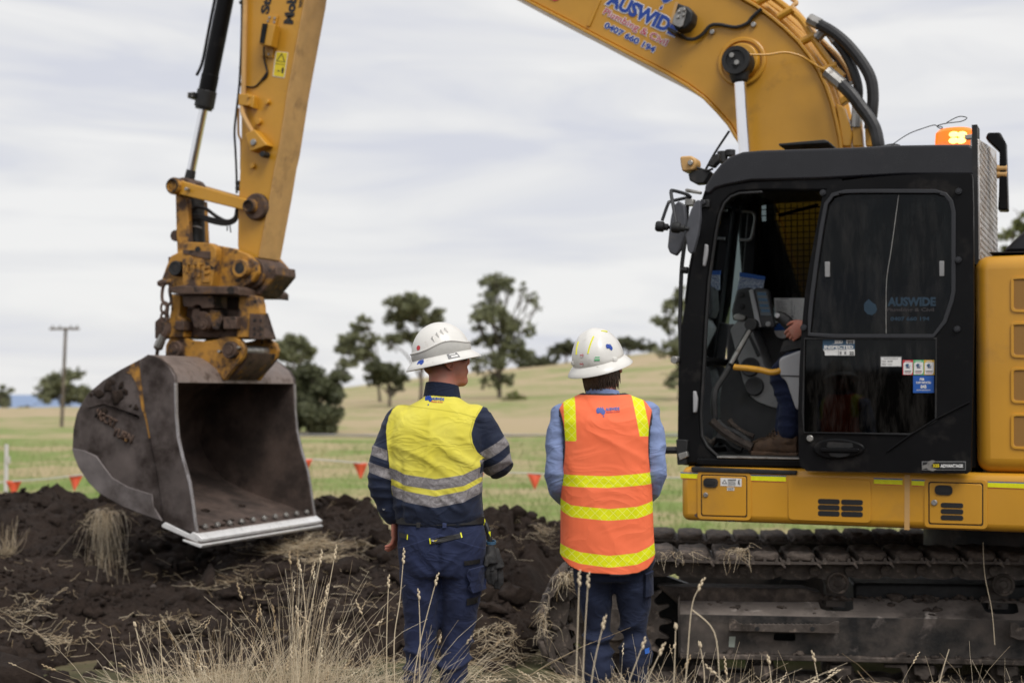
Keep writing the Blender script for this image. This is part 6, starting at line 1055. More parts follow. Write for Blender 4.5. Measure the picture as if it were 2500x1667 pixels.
def shirt_mat():
    m, nt, b = nodes_of('hi_vis_work_shirt'); t = NT(nt); tc = t.n('ShaderNodeTexCoord').outputs['Object']
    yl = t.mix(t.ramp(t.noise(tc, 9, 5), .35, .75), (.68, .60, .065), (.78, .70, .11)); yl = t.mix(t.ramp(t.noise(tc, 5, 6, .7), .56, .85), yl, (.46, .40, .06)); nv = t.mix(t.ramp(t.noise(tc, 12, 4), .3, .7), NAVY, tuple(1.5 * x for x in NAVY))
    c = t.mix(edge(t, t.attr('zone')), nv, yl); seam = t.math('MULTIPLY', t.math('SUBTRACT', 1, edge(t, t.math('SUBTRACT', t.math('ABSOLUTE', t.attr('seam')), .0022), .0012)), .5); c = t.mix(seam, c, (.34, .29, .02))
    tp = t.mix(t.ramp(t.noise(tc, 30, 6, .7, 1.2), .45, .62), (.20, .185, .19), (.33, .31, .315)); stit = t.math('SUBTRACT', 1, edge(t, t.math('SUBTRACT', t.math('ABSOLUTE', t.math('SUBTRACT', t.attr('tape'), .004)), .0008), .0008)); tp = t.mix(t.math('MULTIPLY', stit, .45), tp, (.09, .08, .085)); e = edge(t, t.attr('tape')); c = t.mix(e, c, tp)
    t.lk(c, b.inputs['Base Color']); b.inputs['Roughness'].default_value = .75; b.inputs['Specular IOR Level'].default_value = .25; b.inputs['Sheen Weight'].default_value = .08; cloth_bump(t, b, tc); return m
def vest_mat():
    m, nt, b = nodes_of('fluoro_orange_vest'); t = NT(nt); tc = t.n('ShaderNodeTexCoord').outputs['Object']; c = t.mix(t.ramp(t.noise(tc, 6, 4), .3, .7), (.93, .175, .070), (.99, .205, .088))
    sp = t.n('ShaderNodeSeparateXYZ'); t.lk(tc, sp.inputs[0]); ln = None
    for sg in (1, -1):
        u = t.math('MULTIPLY', t.math('ADD', sp.outputs['X'], t.math('MULTIPLY', sp.outputs['Z'], sg * 1.0)), 26.0); f = t.math('ABSOLUTE', t.math('SUBTRACT', t.math('FRACT', u), .5)); k = t.math('LESS_THAN', f, .035); ln = k if ln is None else t.math('MAXIMUM', ln, k)
    tp = t.mix(t.math('MULTIPLY', ln, .5), t.mix(t.ramp(t.noise(tc, 18, 4), .3, .7), (.74, .77, .004), (.84, .86, .01)), (.95, .95, .35)); c = t.mix(edge(t, t.attr('tape')), c, tp); c = t.mix(edge(t, t.attr('bind')), c, (.045, .042, .045))
    t.lk(c, b.inputs['Base Color']); b.inputs['Roughness'].default_value = .62; b.inputs['Specular IOR Level'].default_value = .25; cloth_bump(t, b, tc, 500, .08, 5, .15); return m
def plain_cloth(name, col, var=.4, crease=8, cs=.24):
    m, nt, b = nodes_of(name); t = NT(nt); tc = t.n('ShaderNodeTexCoord').outputs['Object']; c = t.mix(t.ramp(t.noise(tc, 11, 5, .6), .3, .72), tuple(x * (1 - var * .4) for x in col), tuple(min(x * (1 + var), 1) for x in col)); c = t.mix(t.math('MULTIPLY', t.math('SUBTRACT', 1, edge(t, t.math('SUBTRACT', t.math('ABSOLUTE', t.attr('seam')), .0018), .001)), .5), c, tuple(min(1, x * 2.6 + .01) for x in col)); t.lk(c, b.inputs['Base Color']); b.inputs['Roughness'].default_value = .85; b.inputs['Specular IOR Level'].default_value = .2; b.inputs['Sheen Weight'].default_value = .05; cloth_bump(t, b, tc, 420, .15, crease, cs); return m
M['shirt'] = shirt_mat(); M['vest'] = vest_mat(); M['trouser'] = plain_cloth('navy_work_trousers', (.0165, .0225, .055)); M['trouser2'] = plain_cloth('dark_navy_trousers', (.0135, .0185, .040)); M['blue_shirt'] = plain_cloth('light_blue_shirt', (.21, .27, .46), .12); M['collar_navy'] = plain_cloth('navy_collar', NAVY)
M['leather'] = pm('brown_boot_leather', (.11, .062, .035), .75, var=.3, vs=20, dirt=(.06, .042, .03), dp=(.5, .7), ds=14, bump=.3, bs=90); M['glove'] = pm('black_work_glove', (.018, .018, .019), .8, var=.4, vs=40, dirt=(.05, .048, .046), dp=(.55, .75), ds=30, bump=.4, bs=120)
M['hat'] = pm('scuffed_white_hat_plastic', (.70, .685, .645), .36, var=.05, vs=10, dirt=(.44, .40, .34), dp=(.60, .82), ds=16, d2=(.22, .18, .14), d2p=(.74, .78), d2s=50, coat=.1, rvar=.08)
M['strap'] = pm('grey_hat_strap', (.45, .44, .41), .6, var=.1, vs=20, dirt=(.3, .25, .2), dp=(.6, .8), ds=20); M['hair'] = pm('brown_hair', (.085, .055, .037), .55, var=.4, vs=90); M['lens'] = pm('sunglass_lens', (.006, .006, .007), .08, var=.1)

def head_mesh(mb):
    """head facing +y about its own centre"""
    mb.ell((0, -.012, .035), (.078, .098, .092)); mb.ell((0, .03, -.035), (.062, .066, .075)); mb.ell((0, .062, -.088), (.032, .028, .026)); mb.ell((.0, .02, -.085), (.05, .055, .03)); mb.ell((0, -.01, .0), (.075, .09, .06))
    mb.ell((0, .094, -.012), (.013, .02, .016)); mb.tube([(0, .088, .03), (0, .098, .005), (0, .106, -.010)], [.008, .011, .013], 10); mb.ell((0, .088, -.052), (.022, .012, .010)); mb.ell((0, .080, .034), (.055, .018, .012))
    for s in (-1, 1): mb.ell((s * .034, .07, -.022), (.022, .02, .02)); mb.ell((s * .03, .078, .015), (.013, .010, .009))
def ear_mesh(mb, s):
    tor_pts = [(s * (.076 + .010 * abs(math.sin(t)) + .004), -.004 + .016 * math.cos(t) - .006 * math.sin(t), -.004 + .031 * math.sin(t)) for t in np.linspace(0, 2 * math.pi, 15)]
    mb.tube(tor_pts, [.0045 + .0015 * math.sin(t) for t in np.linspace(0, 2 * math.pi, 15)], 8, False); mb.ell((s * .077, -.002, -.004), (.006, .015, .027)); mb.ell((s * .081, .004, -.030), (.006, .009, .010)); mb.ell((s * .08, .012, -.004), (.005, .006, .009))
def hand_mesh(mb, Mx, side=1, curls=(25, 30, 35, 40), thumb=20, sc=1.0):
    """wrist at origin, fingers +x, thumb +y*side, back of hand +z"""
    T = lambda x, y, z: Mx @ Vector((x * sc, y * side * sc, z * sc)); m2 = MB()
    rings = []
    for x, hw, th, yo in ((-.05, .026, .021, 0), (0, .027, .021, 0), (.025, .034, .020, .002), (.055, .041, .018, .001), (.085, .041, .015, 0), (.098, .037, .011, -.001)): rings.append([T(x, yo + hw * math.cos(t), th * math.sin(t) * .8) for t in np.linspace(0, 2 * math.pi, 18, endpoint=False)])
    mb.loft(rings)
    for (y, L, r), cu in zip(((.031, .070, .0090), (.0105, .079, .0092), (-.0105, .073, .0088), (-.030, .056, .0078)), curls):
        p = Vector((.088, y, 0)); an = R(cu * .8); pts = [p - Vector((.012, 0, 0)), p.copy()]
        for f in (.45, .31, .24): p = p + Vector((math.cos(an), 0, -math.sin(an))) * L * f; pts.append(p.copy()); an += R(cu)
        mb.tube([T(*q) for q in pts], [r * sc * k for k in (1.1, 1.08, 1.02, .95, .8)], 10); mb.ell(T(*pts[-1]), (r * sc * .8,) * 3, nu=10, nv=8); mb.ell(T(*pts[1]), (r * sc * 1.12,) * 3, nu=10, nv=8); mb.ell(T(*pts[2]), (r * sc * 1.04,) * 3, nu=10, nv=8)
    tp = [Vector((.015, .022, -.004)), Vector((.045, .046, -.014)), Vector((.070, .058, -.026)), Vector((.094, .060, -.036))]; mb.tube([T(*q) for q in tp], [.015 * sc, .0125 * sc, .0105 * sc, .008 * sc], 10); mb.ell(T(*tp[-1]), (.008 * sc,) * 3, nu=10, nv=8)
def body_mesh(parts, hands, head_M, hair_fn=None):
    """one continuous figure: trunk and limbs, head on its neck, and the hands"""
    mb = MB(); parts(mb); hm = MB(); head_mesh(hm); mb.add([head_M @ Vector(v) for v in hm.v], hm.f); me1 = remesh(mb, .0065, 5)
    mb2 = MB()
    for h in hands: h(mb2)
    for s in (-1, 1):
        em = MB(); ear_mesh(em, s); mb2.add([head_M @ Vector(v) for v in em.v], em.f)
    me2 = remesh(mb2, .0032, 3); bm = bmesh.new(); bm.from_mesh(me1); bm.from_mesh(me2); me = bpy.data.meshes.new('body'); bm.to_mesh(me); bm.free(); bpy.data.meshes.remove(me1); bpy.data.meshes.remove(me2)
    co = getco(me); inv = np.array(head_M.inverted()); lc = co @ inv[:3, :3].T + inv[:3, 3]; attr(me, 'hair', hair_fn(lc) * (np.abs(lc[:, 0]) < .0775) if hair_fn else np.zeros(len(co))); me.materials.append(M['skin']); me.polygons.foreach_set('use_smooth', [True] * len(me.polygons)); return me

# ---- hard hats
class Hat:
    def __init__(s, parent, Mx, rx, ry, h, bx, by, droop):
        s.M = Mx; s.rx, s.ry, s.h, s.bx, s.by, s.droop = rx, ry, h, bx, by, droop; s.o = None; s.parent = parent
    def dome(s, d, e=0):                        # point on the dome in direction d (local), d.z >= 0
        d = Vector(d); k = 1 / math.sqrt((d.x / s.rx) ** 2 + (d.y / s.ry) ** 2 + (max(d.z, 0) / s.h) ** 2 + 1e-12); return d * (k + e / max(d.length, 1e-6))
    def brim(s, t, u, e=0):                     # angle, 0..1 across the brim
        ix, iy = s.rx * .98, s.ry * .98; x = math.cos(t) * (ix + (s.bx - ix) * u); y = math.sin(t) * (iy + (s.by - iy) * u); return Vector((x, y, -.004 - s.droop * u ** 1.4 + e))
    def build(s, ridge_w):
        rings = []; n = 64
        for j in range(22):
            ph = math.pi / 2 * (1 - j / 21); 
            if j == 0: ph = math.pi / 2 - .02
            rg = []
            for k in range(n):
                t = 2 * math.pi * k / n; d = Vector((math.cos(ph) * math.cos(t) * s.rx, math.cos(ph) * math.sin(t) * s.ry, math.sin(ph) * s.h)); 
                for xc, w, hh in ridge_w: d *= 1 + hh * math.exp(-((d.x - xc) / w) ** 2) * (1 if d.z > .02 else max(d.z / .02, 0))
                rg.append(d)
            rings.append(rg)
        for u in (.0, .12, .4, .7, 1.0): rings.append([s.brim(2 * math.pi * k / n, u) for k in range(n)])
        rings.append([s.brim(2 * math.pi * k / n, 1.0, -.004) for k in range(n)])
        for u in (.7, .3, .05): rings.append([s.brim(2 * math.pi * k / n, u, -.004) for k in range(n)])
        mb = MB(); mb.loft([[s.M @ p for p in r] for r in rings], False); top = s.M @ Vector((0, 0, s.h)); i = len(mb.v); mb.add([top], []); 
        for k in range(n): mb.f.append((i, k, (k + 1) % n)); mb.m.append(0)
        inner = [[s.M @ (Vector((math.cos(2 * math.pi * k / n) * s.rx * .95 * math.cos(ph), math.sin(2 * math.pi * k / n) * s.ry * .95 * math.cos(ph), .0 + math.sin(ph) * s.h * .9))) for k in range(n)] for ph in (0, .4, .8, 1.2, 1.5)]; mb.loft(inner, False)
        s.o = mb.build('hard_hat', M['hat'], s.parent, smooth=50); return s.o
    def patch(s, name, d, up, pts, mat, e=.0015, surf='dome', sub=True):
        """flat outline pts (metres, x right / y up as seen from outside) wrapped onto the dome or brim"""
        d = Vector(d).normalized(); c = s.dome(d) if surf == 'dome' else s.brim(*d_to_brim(d)); n = d; up = Vector(up); up = (up - n * up.dot(n)).normalized(); rt = up.cross(n).normalized() if True else None
        bm = bmesh.new(); f = bm.faces.new([bm.verts.new((x, y, 0)) for x, y in pts]); bmesh.ops.triangulate(bm, faces=[f])
        if sub: bmesh.ops.subdivide_edges(bm, edges=bm.edges, cuts=3, use_grid_fill=True)
        for v in bm.verts: q = c + rt * v.co.x + up * v.co.y; v.co = s.M @ s.dome(q, e)
        me = bpy.data.meshes.new(name); bm.to_mesh(me); bm.free(); me.materials.append(mat); o = bpy.data.objects.new(name, me); COL.objects.link(o); o.parent = s.o; return o
    def brimpatch(s, name, t0, t1, u0, u1, mat, e=.0015, shape=None, n=8):
        mb = MB(); vs = []; fs = []
        if shape is None:
            for i in range(n + 1):
                for j in range(3): vs.append(s.M @ s.brim(t0 + (t1 - t0) * i / n, u0 + (u1 - u0) * j / 2, e))
            fs = [(i * 3 + j, i * 3 + j + 1, i * 3 + j + 4, i * 3 + j + 3) for i in range(n) for j in range(2)]
        else: vs = [s.M @ s.brim(t0 + (t1 - t0) * x, u0 + (u1 - u0) * y, e) for x, y in shape]; fs = [tuple(range(len(vs)))]
        return mb.add(vs, fs).build(name, mat, s.o, fix=False)
    def lettering(s, body, d, up, x0, y0, w, h, mat, e=.002):
        d = Vector(d).normalized(); c = s.dome(d); up = Vector(up); up = (up - d * up.dot(d)).normalized(); rt = up.cross(d).normalized(); me = text_mesh(body, .03); co = getco(me); lo, hi = co.min(0), co.max(0); out = []
        for q in co: p_ = c + rt * (x0 + (q[0] - lo[0]) / (hi[0] - lo[0]) * w) + up * (y0 + (q[1] - lo[1]) / (hi[1] - lo[1]) * h); out.append(s.M @ s.dome(p_, e))
        setco(me, np.array([v[:] for v in out])); me.materials.clear(); me.materials.append(mat); o = bpy.data.objects.new('lettering', me); COL.objects.link(o); o.parent = s.o
def circ(r, n=20, cx=0, cy=0): return [(cx + r * math.cos(t), cy + r * math.sin(t)) for t in np.linspace(0, 2 * math.pi, n, endpoint=False)]
AUS = [(-.5, .10), (-.42, .30), (-.22, .38), (-.10, .30), (.02, .46), (.10, .28), (.16, .30), (.22, .50), (.30, .22), (.46, .02), (.46, -.22), (.30, -.42), (.14, -.40), (.02, -.24), (-.10, -.18), (-.30, -.26), (-.44, -.22)]
def aus(s, cx=0, cy=0): return [(cx + x * s, cy + y * s) for x, y in AUS]
def back_decal(name, poly, bvh, mat, parent, off=.0025, cuts=3):
    bm = bmesh.new(); f = bm.faces.new([bm.verts.new((x, 0, z)) for x, z in poly]); bmesh.ops.triangulate(bm, faces=[f]); bmesh.ops.subdivide_edges(bm, edges=bm.edges, cuts=cuts, use_grid_fill=True)
    for v in bm.verts:
        h = bvh.ray_cast(Vector((v.co.x, -1, v.co.z)), Vector((0, 1, 0))); v.co.y = (h[0].y if h[0] else 0) - off
    me = bpy.data.meshes.new(name); bm.to_mesh(me); bm.free(); me.materials.append(mat); o = bpy.data.objects.new(name, me); COL.objects.link(o); o.parent = parent; return o
def back_text(body, x0, z0, w, h, bvh, mat, parent, off=.003, bold=.03, tilt=0):
    me = text_mesh(body, bold, 2); co = getco(me); lo, hi = co.min(0), co.max(0); out = []
    for q in co:
        x = x0 + (q[0] - lo[0]) / (hi[0] - lo[0]) * w; z = z0 + (q[1] - lo[1]) / (hi[1] - lo[1]) * h + tilt * (x - x0); hh = bvh.ray_cast(Vector((x, -1, z)), Vector((0, 1, 0))); out.append((x, (hh[0].y if hh[0] else 0) - off, z))
    setco(me, np.array(out)); me.materials.clear(); me.materials.append(mat); o = bpy.data.objects.new('lettering', me); COL.objects.link(o); o.parent = parent
def finish(name, me, mat, parent):
    me.materials.clear(); me.materials.append(mat); me.polygons.foreach_set('use_smooth', [True] * len(me.polygons)); o = bpy.data.objects.new(name, me); COL.objects.link(o); o.parent = parent; return o
def trousers(hip, legs, seat_z, top, name, mat, parent, seed, knee=.5, bum=.0, stack=.006):
    mb = MB(); rings = [er(z, xc, yc, rx, ry) for z, xc, yc, rx, ry in hip]; mb.loft(rings)
    for pts, rad in legs: limb(mb, pts, rad, 24)
    for s in (-1, 1): mb.ell((hip[-2][1] + s * .075, -.035 - bum, seat_z), (.088, .085, .10))
    me = remesh(mb, .0085, 8); co = getco(me); no = getno(me); z = co[:, 2]; x = co[:, 0]; y = co[:, 1]
    kz = np.exp(-((z - knee) / .10) ** 2) * 1.0 + np.exp(-((z - .30) / .16) ** 2) * 1.1 + .15; side = x * 9 + y * 5
    f1 = ridge(side * .55 + seed, z * 17 + .5 * np.sin(x * 18 + seed), 90 + seed, 2.2) - .45; f2 = ridge(side * .8 + 5, z * 9 + x * 9, 95 + seed, 2) - .4; cz = np.exp(-((z - (seat_z - .1)) / .09) ** 2); f3 = ridge(x * 4 + 9, z * 15 - np.abs(x - hip[-2][1]) * 16, 97 + seed, 2) - .4
    d = f1 * kz * stack * 2.3 + f2 * .006 + f3 * cz * .011; co += no * d[:, None]; setco(me, co)
    gap = np.exp(-((x - hip[-2][1]) / .010) ** 2) * np.exp(-((z - seat_z) / .09) ** 2) * (y < 0); co[:, 1] += gap * .014; setco(me, co); return me, co

# ================================================================= worker in the yellow shirt
def man_left():
    root = empty('person', (-.3036, 6.16, 0)); tag(root, 'person in yellow and navy hi-vis work shirt and navy trousers, head turned right', 'person', 'workers standing with their backs turned')
    X = lambda px: (px - 1015) / 530; Z = lambda py: 1.58 - (py - 903) / 530
    HM = Matrix.Translation((.012, .02, 1.712)) @ Matrix.Rotation(R(-73), 4, 'Z') @ Matrix.Rotation(R(9), 4, 'X') @ Matrix.Rotation(R(-3), 4, 'Y')
    LA = [(-.168, .0, 1.455), (-.232, -.012, 1.33), (-.258, -.012, 1.20), (-.235, .01, 1.11), (-.207, .03, 1.035)]; RA = [(.140, .0, 1.455), (.205, .005, 1.37), (.243, .03, 1.285), (.225, .10, 1.275), (.15, .22, 1.33), (.10, .26, 1.37)]
    def parts(mb):
        mb.loft([er(z, xc, 0, rx, ry) for z, xc, rx, ry in ((.84, 0, .15, .1), (1.0, -.01, .15, .10), (1.2, -.02, .16, .10), (1.4, -.02, .17, .10), (1.5, -.015, .13, .085), (1.55, -.005, .08, .07))]); mb.tube([(-.005, -.012, 1.50), (.0, -.012, 1.57), (.006, .0, 1.68)], [.07, .063, .060], 24)
        limb(mb, LA, [.045, .042, .036, .030, .027]); limb(mb, RA, [.045, .042, .04, .034, .028, .026]); limb(mb, [(-.08, 0, .86), (-.088, .02, .5), (-.115, 0, .1)], [.075, .042, .034]); limb(mb, [(.08, 0, .86), (.068, .02, .5), (.035, 0, .1)], [.075, .042, .034])
    hl = Matrix.Translation((-.207, .03, 1.04)) @ Matrix(((.02, .25, -.97, 0), (.10, .96, .25, 0), (-.995, .10, 0, 0), (0, 0, 0, 1))).to_3x3().to_4x4()
    hl = Matrix.Translation((-.205, .03, 1.045)) @ qmat((0, 0, 0), (.05, .12, -1), up=(.25, 1, .1))
    hr = Matrix.Translation((.10, .26, 1.37)) @ qmat((0, 0, 0), (-.6, .3, .6), up=(.3, .6, -.2))
    def hairf(l): d = np.minimum(np.minimum((.026 - l[:, 1]) / .03, (l[:, 2] + .045 + .10 * np.clip(l[:, 1] + .06, 0, 1)) / .045), 1); return np.clip(d, 0, 1) * np.clip((.012 - l[:, 1]) / .02 + .6, 0, 1)
    me = body_mesh(parts, [lambda m: hand_mesh(m, hl, 1, (18, 22, 26, 30)), lambda m: hand_mesh(m, hr, -1, (45, 50, 55, 55))], HM, hairf); finish('body', me, M['skin'], root)
    # shirt
    mb = MB(); mb.loft([er(z, xc, yc, rx, ry) for z, xc, yc, rx, ry in ((1.005, -.008, 0, .176, .118), (1.04, -.008, 0, .188, .130), (1.08, -.012, -.004, .192, .136), (1.14, -.018, -.006, .193, .138), (1.22, -.022, -.008, .197, .140), (1.32, -.024, -.010, .206, .142), (1.40, -.022, -.012, .208, .138), (1.455, -.018, -.012, .192, .128), (1.50, -.012, -.014, .160, .108), (1.53, -.006, -.014, .130, .092), (1.556, -.002, -.012, .085, .078), (1.575, 0, -.010, .068, .070))])
    limb(mb, LA[:-1] + [(-.213, .024, 1.06)], [.078, .070, .060, .051, .046]); limb(mb, RA, [.080, .073, .064, .062, .05, .042]); mb.ell((-.15, -.01, 1.468), (.075, .085, .055)); mb.ell((.125, -.01, 1.472), (.075, .085, .055))
    me = remesh(mb, .0075, 7); co = getco(me); no = getno(me); x, y, z = co.T
    tl, dl = seg_t(co, LA[0], LA[2]); tr, dr = seg_t(co, RA[0], RA[2]); tl2, dl2 = seg_t(co, LA[2], LA[4]); tr2, dr2 = seg_t(co, RA[2], RA[5]); dla = np.minimum(dl, dl2); dra = np.minimum(dr, dr2)
    xr = np.interp(z, [1.30, 1.33, 1.37, 1.41, 1.47, 1.52, 1.56], [.19, .158, .136, .131, .146, .176, .20]); xl = np.interp(z, [1.10, 1.2, 1.3, 1.42, 1.48, 1.53], [-.205, -.212, -.222, -.236, -.226, -.195])
    tors = np.abs((x + .02) / .20) ** 2 + (y / .15) ** 2
    zone_r = np.where(z > 1.30, xr - x, np.where((dra < .085) & (x > .12), -.02, .02)); zone_r = np.where((z > 1.22) & (z <= 1.30) & (x > .165), -np.abs(x - .165) - .002, zone_r); zone_r = np.where((y > .07) & (dra < .09), -.02, zone_r); zone_l = np.where(z > 1.0, x - xl, .02); arm_l = zone_l < 0; arm_r = zone_r < 0
    z1 = np.interp(x, [-.22, -.185, -.165, -.02, .10, .177, .2], [1.243, 1.232, 1.217, 1.196, 1.213, 1.252, 1.262]); z2 = np.interp(x, [-.2, -.165, -.02, .10, .177], [1.165, 1.148, 1.1225, 1.145, 1.182])
    zone = np.minimum(np.minimum(zone_l, zone_r), z - (z2 - .02)); zone = np.where(y > .11, -np.abs(zone) - .01 if False else zone, zone)
    tape = np.maximum(.0235 - np.abs(z - z1), .0235 - np.abs(z - z2)); ta = np.maximum(.021 - np.abs(tl - .155), .021 - np.abs(tl - .228)); tb = np.maximum(.021 - np.abs(tr - .135), .021 - np.abs(tr - .212)); tape = np.where(arm_l, ta, np.where(arm_r, np.where(dr <= dr2 + .03, tb, -.02), tape))
    zy = np.interp(x, [-.21, -.1, 0, .08, .15], [1.535, 1.522, 1.51, 1.497, 1.478]); seam = np.where(arm_l | arm_r | (y > .02), .05, z - zy); seam2 = np.where(np.abs(zone_r) < np.abs(seam), zone_r - .006, seam); seam = np.where((z > 1.34) & (y < .05) & ~arm_r, seam2, seam)
    # folds: pleat, drag lines across the small of the back, blousing over the belt, sleeve creases
    px_ = -.035 - .10 * (1.5 - z); pleat = np.exp(-((x - px_) / .012) ** 2) * np.clip((1.50 - z) / .03, 0, 1) * np.clip((z - 1.22) / .1, 0, 1); back = (y < 0) & ~arm_l & ~arm_r
    drag = (ridge(x * 2.2 + 3, z * 19 + x * 7 + .8 * np.sin(x * 9), 121, 3) - .3) * np.exp(-((z - 1.30) / .085) ** 2); vert = (ridge(x * 15 + (1.5 - z) * 3, z * 2.0, 123, 2.5) - .3) * np.clip((1.50 - z) / .1, 0, 1); blouse = (ridge(x * 5 + 2, z * 24 + 2 * np.sin(x * 11), 125, 2) - .4) * np.exp(-((z - 1.11) / .055) ** 2); foldl = np.exp(-((x + .168) / .012) ** 2) * np.clip((1.33 - z) / .1, 0, 1)
    d = np.where(back, pleat * .007 + drag * .0095 + vert * .003 + blouse * .012 - foldl * .010, 0); d += np.where(arm_l, (ridge(dl * 0 + x * 6 + y * 8, tl * 24 + x * 6, 127, 2) - .4) * .0075, 0) + np.where(arm_r, (ridge(y * 8 + z * 3, tr * 20 - y * 10, 129, 2) - .4) * .0085, 0)
    co += no * d[:, None]; setco(me, co); attr(me, 'zone', zone); attr(me, 'tape', tape); attr(me, 'seam', seam); sh = finish('work_shirt', me, M['shirt'], root); bv = bvh_of(me)
    mb = MB(); rg = []
    for zc, g in ((1.560, .080), (1.585, .076), (1.612, .071), (1.618, .069), (1.612, .064), (1.57, .062)): rg.append([Vector((.002 + g * math.cos(t) * 1.02, -.008 + g * math.sin(t) * .98, zc + .010 * -math.sin(t) - .012 * max(math.sin(t), 0) - .008 * math.cos(t))) for t in np.linspace(0, 2 * math.pi, 40, endpoint=False)])
    me2 = mb.loft(rg, False).mesh('collar', M['collar_navy']); attr(me2, 'seam', np.full(len(me2.vertices), .05)); link('collar', me2, sh)
    back_decal('logo', [(x, z) for x, z in aus(.034, X(987), Z(914))], bv, M['blue'], sh, .003); back_text('AUSWIDE', X(995), Z(917.5), .052, .0125, bv, M['blue'], sh, bold=.05, tilt=-.06); back_text('Plumbing & Civil', X(994), Z(923.5), .048, .0085, bv, M['redprint'], sh, bold=.03, tilt=-.06); back_decal('logo_drop', [(x, z) for x, z in circ(.003, 8, X(987), Z(928))], bv, M['blue'], sh, .003, 1)
    MB().cyl((-.245, -.025, 1.085), (-.247, -.034, 1.085), .006, n=10).build('cuff_button', M['steel'], sh)
    # trousers
    me, co = trousers([(.80, .0, 0, .17, .11), (.88, .002, -.004, .186, .122), (.95, .002, -.006, .190, .126), (1.00, -.002, -.002, .186, .120), (1.03, -.006, 0, .182, .116), (1.05, -.008, 0, .178, .113)], [([(-.088, -.004, .88), (-.088, .0, .72), (-.088, .018, .52), (-.100, -.008, .35), (-.122, -.004, .08)], [.094, .086, .069, .064, .066]), ([(.092, -.004, .88), (.084, .0, .72), (.068, .018, .52), (.050, -.010, .35), (.036, -.004, .08)], [.096, .086, .069, .067, .068])], .915, 1.05, 'trousers', None, root, 1, .47)
    x, y, z = co.T; seam = np.where((y < 0), np.minimum(np.abs(x - .0), 1) * np.where(z > .83, 1, 9), .05); s2 = z - (.985 - .35 * np.abs(x)); seam = np.where((np.abs(s2) < np.abs(seam)) & (y < .03), s2, seam); attr(me, 'seam', seam); tr_ = finish('trousers', me, M['trouser'], root); bv2 = bvh_of(me)
    LX = lambda q: X((880 + q / 2.94) * .9408); LZ = lambda q: Z((1200 + q / 2.94) * .9408)
    mb = MB(); mb.loft([er(z, -.006, 0, rx, ry) for z, rx, ry in ((1.022, .188, .121), (1.024, .192, .125), (1.052, .190, .123), (1.053, .184, .117))], False); mb.build('belt', M['rubber'], tr_)
    for q in (432, 615): back_decal('belt_loop', [(LX(q - 14), LZ(178)), (LX(q + 14), LZ(178)), (LX(q + 14), LZ(232)), (LX(q - 14), LZ(232))], bvh_of(mb.mesh('t', M['rubber'])) if False else bv2, M['trouser'] if q > 500 else M['rubber'], tr_, .010)
    back_decal('pocket', [(LX(510), LZ(312)), (LX(730), LZ(270)), (LX(738), LZ(300)), (LX(560), LZ(342)), (LX(516), LZ(345))], bv2, M['rubber'], tr_, .004); back_decal('pocket', [(LX(285), LZ(272)), (LX(352), LZ(284)), (LX(350), LZ(316)), (LX(292), LZ(306))], bv2, M['rubber'], tr_, .004)
    for q in ([(508, 305), (516, 303), (522, 342), (514, 344)], [(724, 268), (732, 266), (741, 299), (733, 302)], [(350, 283), (357, 283), (355, 318), (348, 318)]): back_decal('pocket_tab', [(LX(a), LZ(b)) for a, b in q], bv2, M['hiviz'], tr_, .005, 1)
    back_text('PUL', LX(525), LZ(326), .011, .006, bv2, M['white_paint'], tr_, .0055); back_text('-WEIS', LX(540), LZ(326), .018, .006, bv2, M['decal_yellow'], tr_, .0055)
    for pts, m in (([(752, 465), (862, 458), (864, 490), (754, 498)], M['rubber']), ([(800, 650), (892, 640), (892, 680), (802, 686)], M['rubber']), ([(770, 735), (865, 722), (862, 770), (768, 785)], M['rubber'])): back_decal('black_panel', [(LX(a), LZ(b)) for a, b in pts], bv2, m, tr_, .006)
    cp = back_decal('cargo_pocket', [(LX(a), LZ(b)) for a, b in ((782, 522), (850, 512), (905, 500), (905, 640), (890, 680), (800, 690), (785, 600))], bv2, M['trouser'], tr_, .012, 2); s = cp.modifiers.new('t', 'SOLIDIFY'); s.thickness = .014; attr(cp.data, 'seam', np.full(len(cp.data.vertices), .05))
    for sx, fx in ((-.125, -.02), (.033, .02)):
        b = MB(); b.ell((sx, .06, .055), (.05, .15, .055)); b.tube([(sx, 0, .02), (sx, 0, .16)], [.058, .055], 16); b.box((sx, .05, .015), (.10, .29, .03)); finish('boot', remesh(b, .008, 4), M['leather'], root)
    # sunglasses
    g = MB()
    for s in (-1, 1): g.add([HM @ (Vector((s * .036, .088, .018)) + Vector((.03 * math.cos(t), -.02 * abs(math.cos(t)) if s * math.cos(t) > 0 else 0, .021 * math.sin(t)))) for t in np.linspace(0, 2 * math.pi, 16, endpoint=False)], [tuple(range(16))]); g.tube([HM @ Vector(q) for q in ((s * .066, .075, .022), (s * .078, .04, .022), (s * .080, .0, .014))], [.007, .005, .003], 6)
    g.ell(HM @ Vector((.058, .078, .016)), (.020, .022, .022)); g.build('sunglasses', M['lens'], root)
    # hard hat
    HT = Hat(root, HM @ Matrix.Translation((0, -.008, .040)) @ Matrix.Rotation(R(3), 4, 'X'), .108, .128, .136, .142, .168, .036); ho = HT.build([(0, .030, .030)]); inv = HT.M.inverted(); vdir = lambda v: (inv.to_3x3() @ Vector(v)); UPL = vdir((0, 0, 1))
    mb = MB(); n = 64; mb.loft([[HT.M @ (Vector((math.cos(t) * HT.rx * k, math.sin(t) * HT.ry * k, h + (.022 * max(0, math.cos(t)) ** 6 if i > 1 else 0)))) for t in np.linspace(0, 2 * math.pi, n, endpoint=False)] for i, (k, h) in enumerate(((1.03, -.006), (1.045, .004), (1.035, .022), (1.01, .026)))], False); mb.build('hat_band', M['strap'], ho)
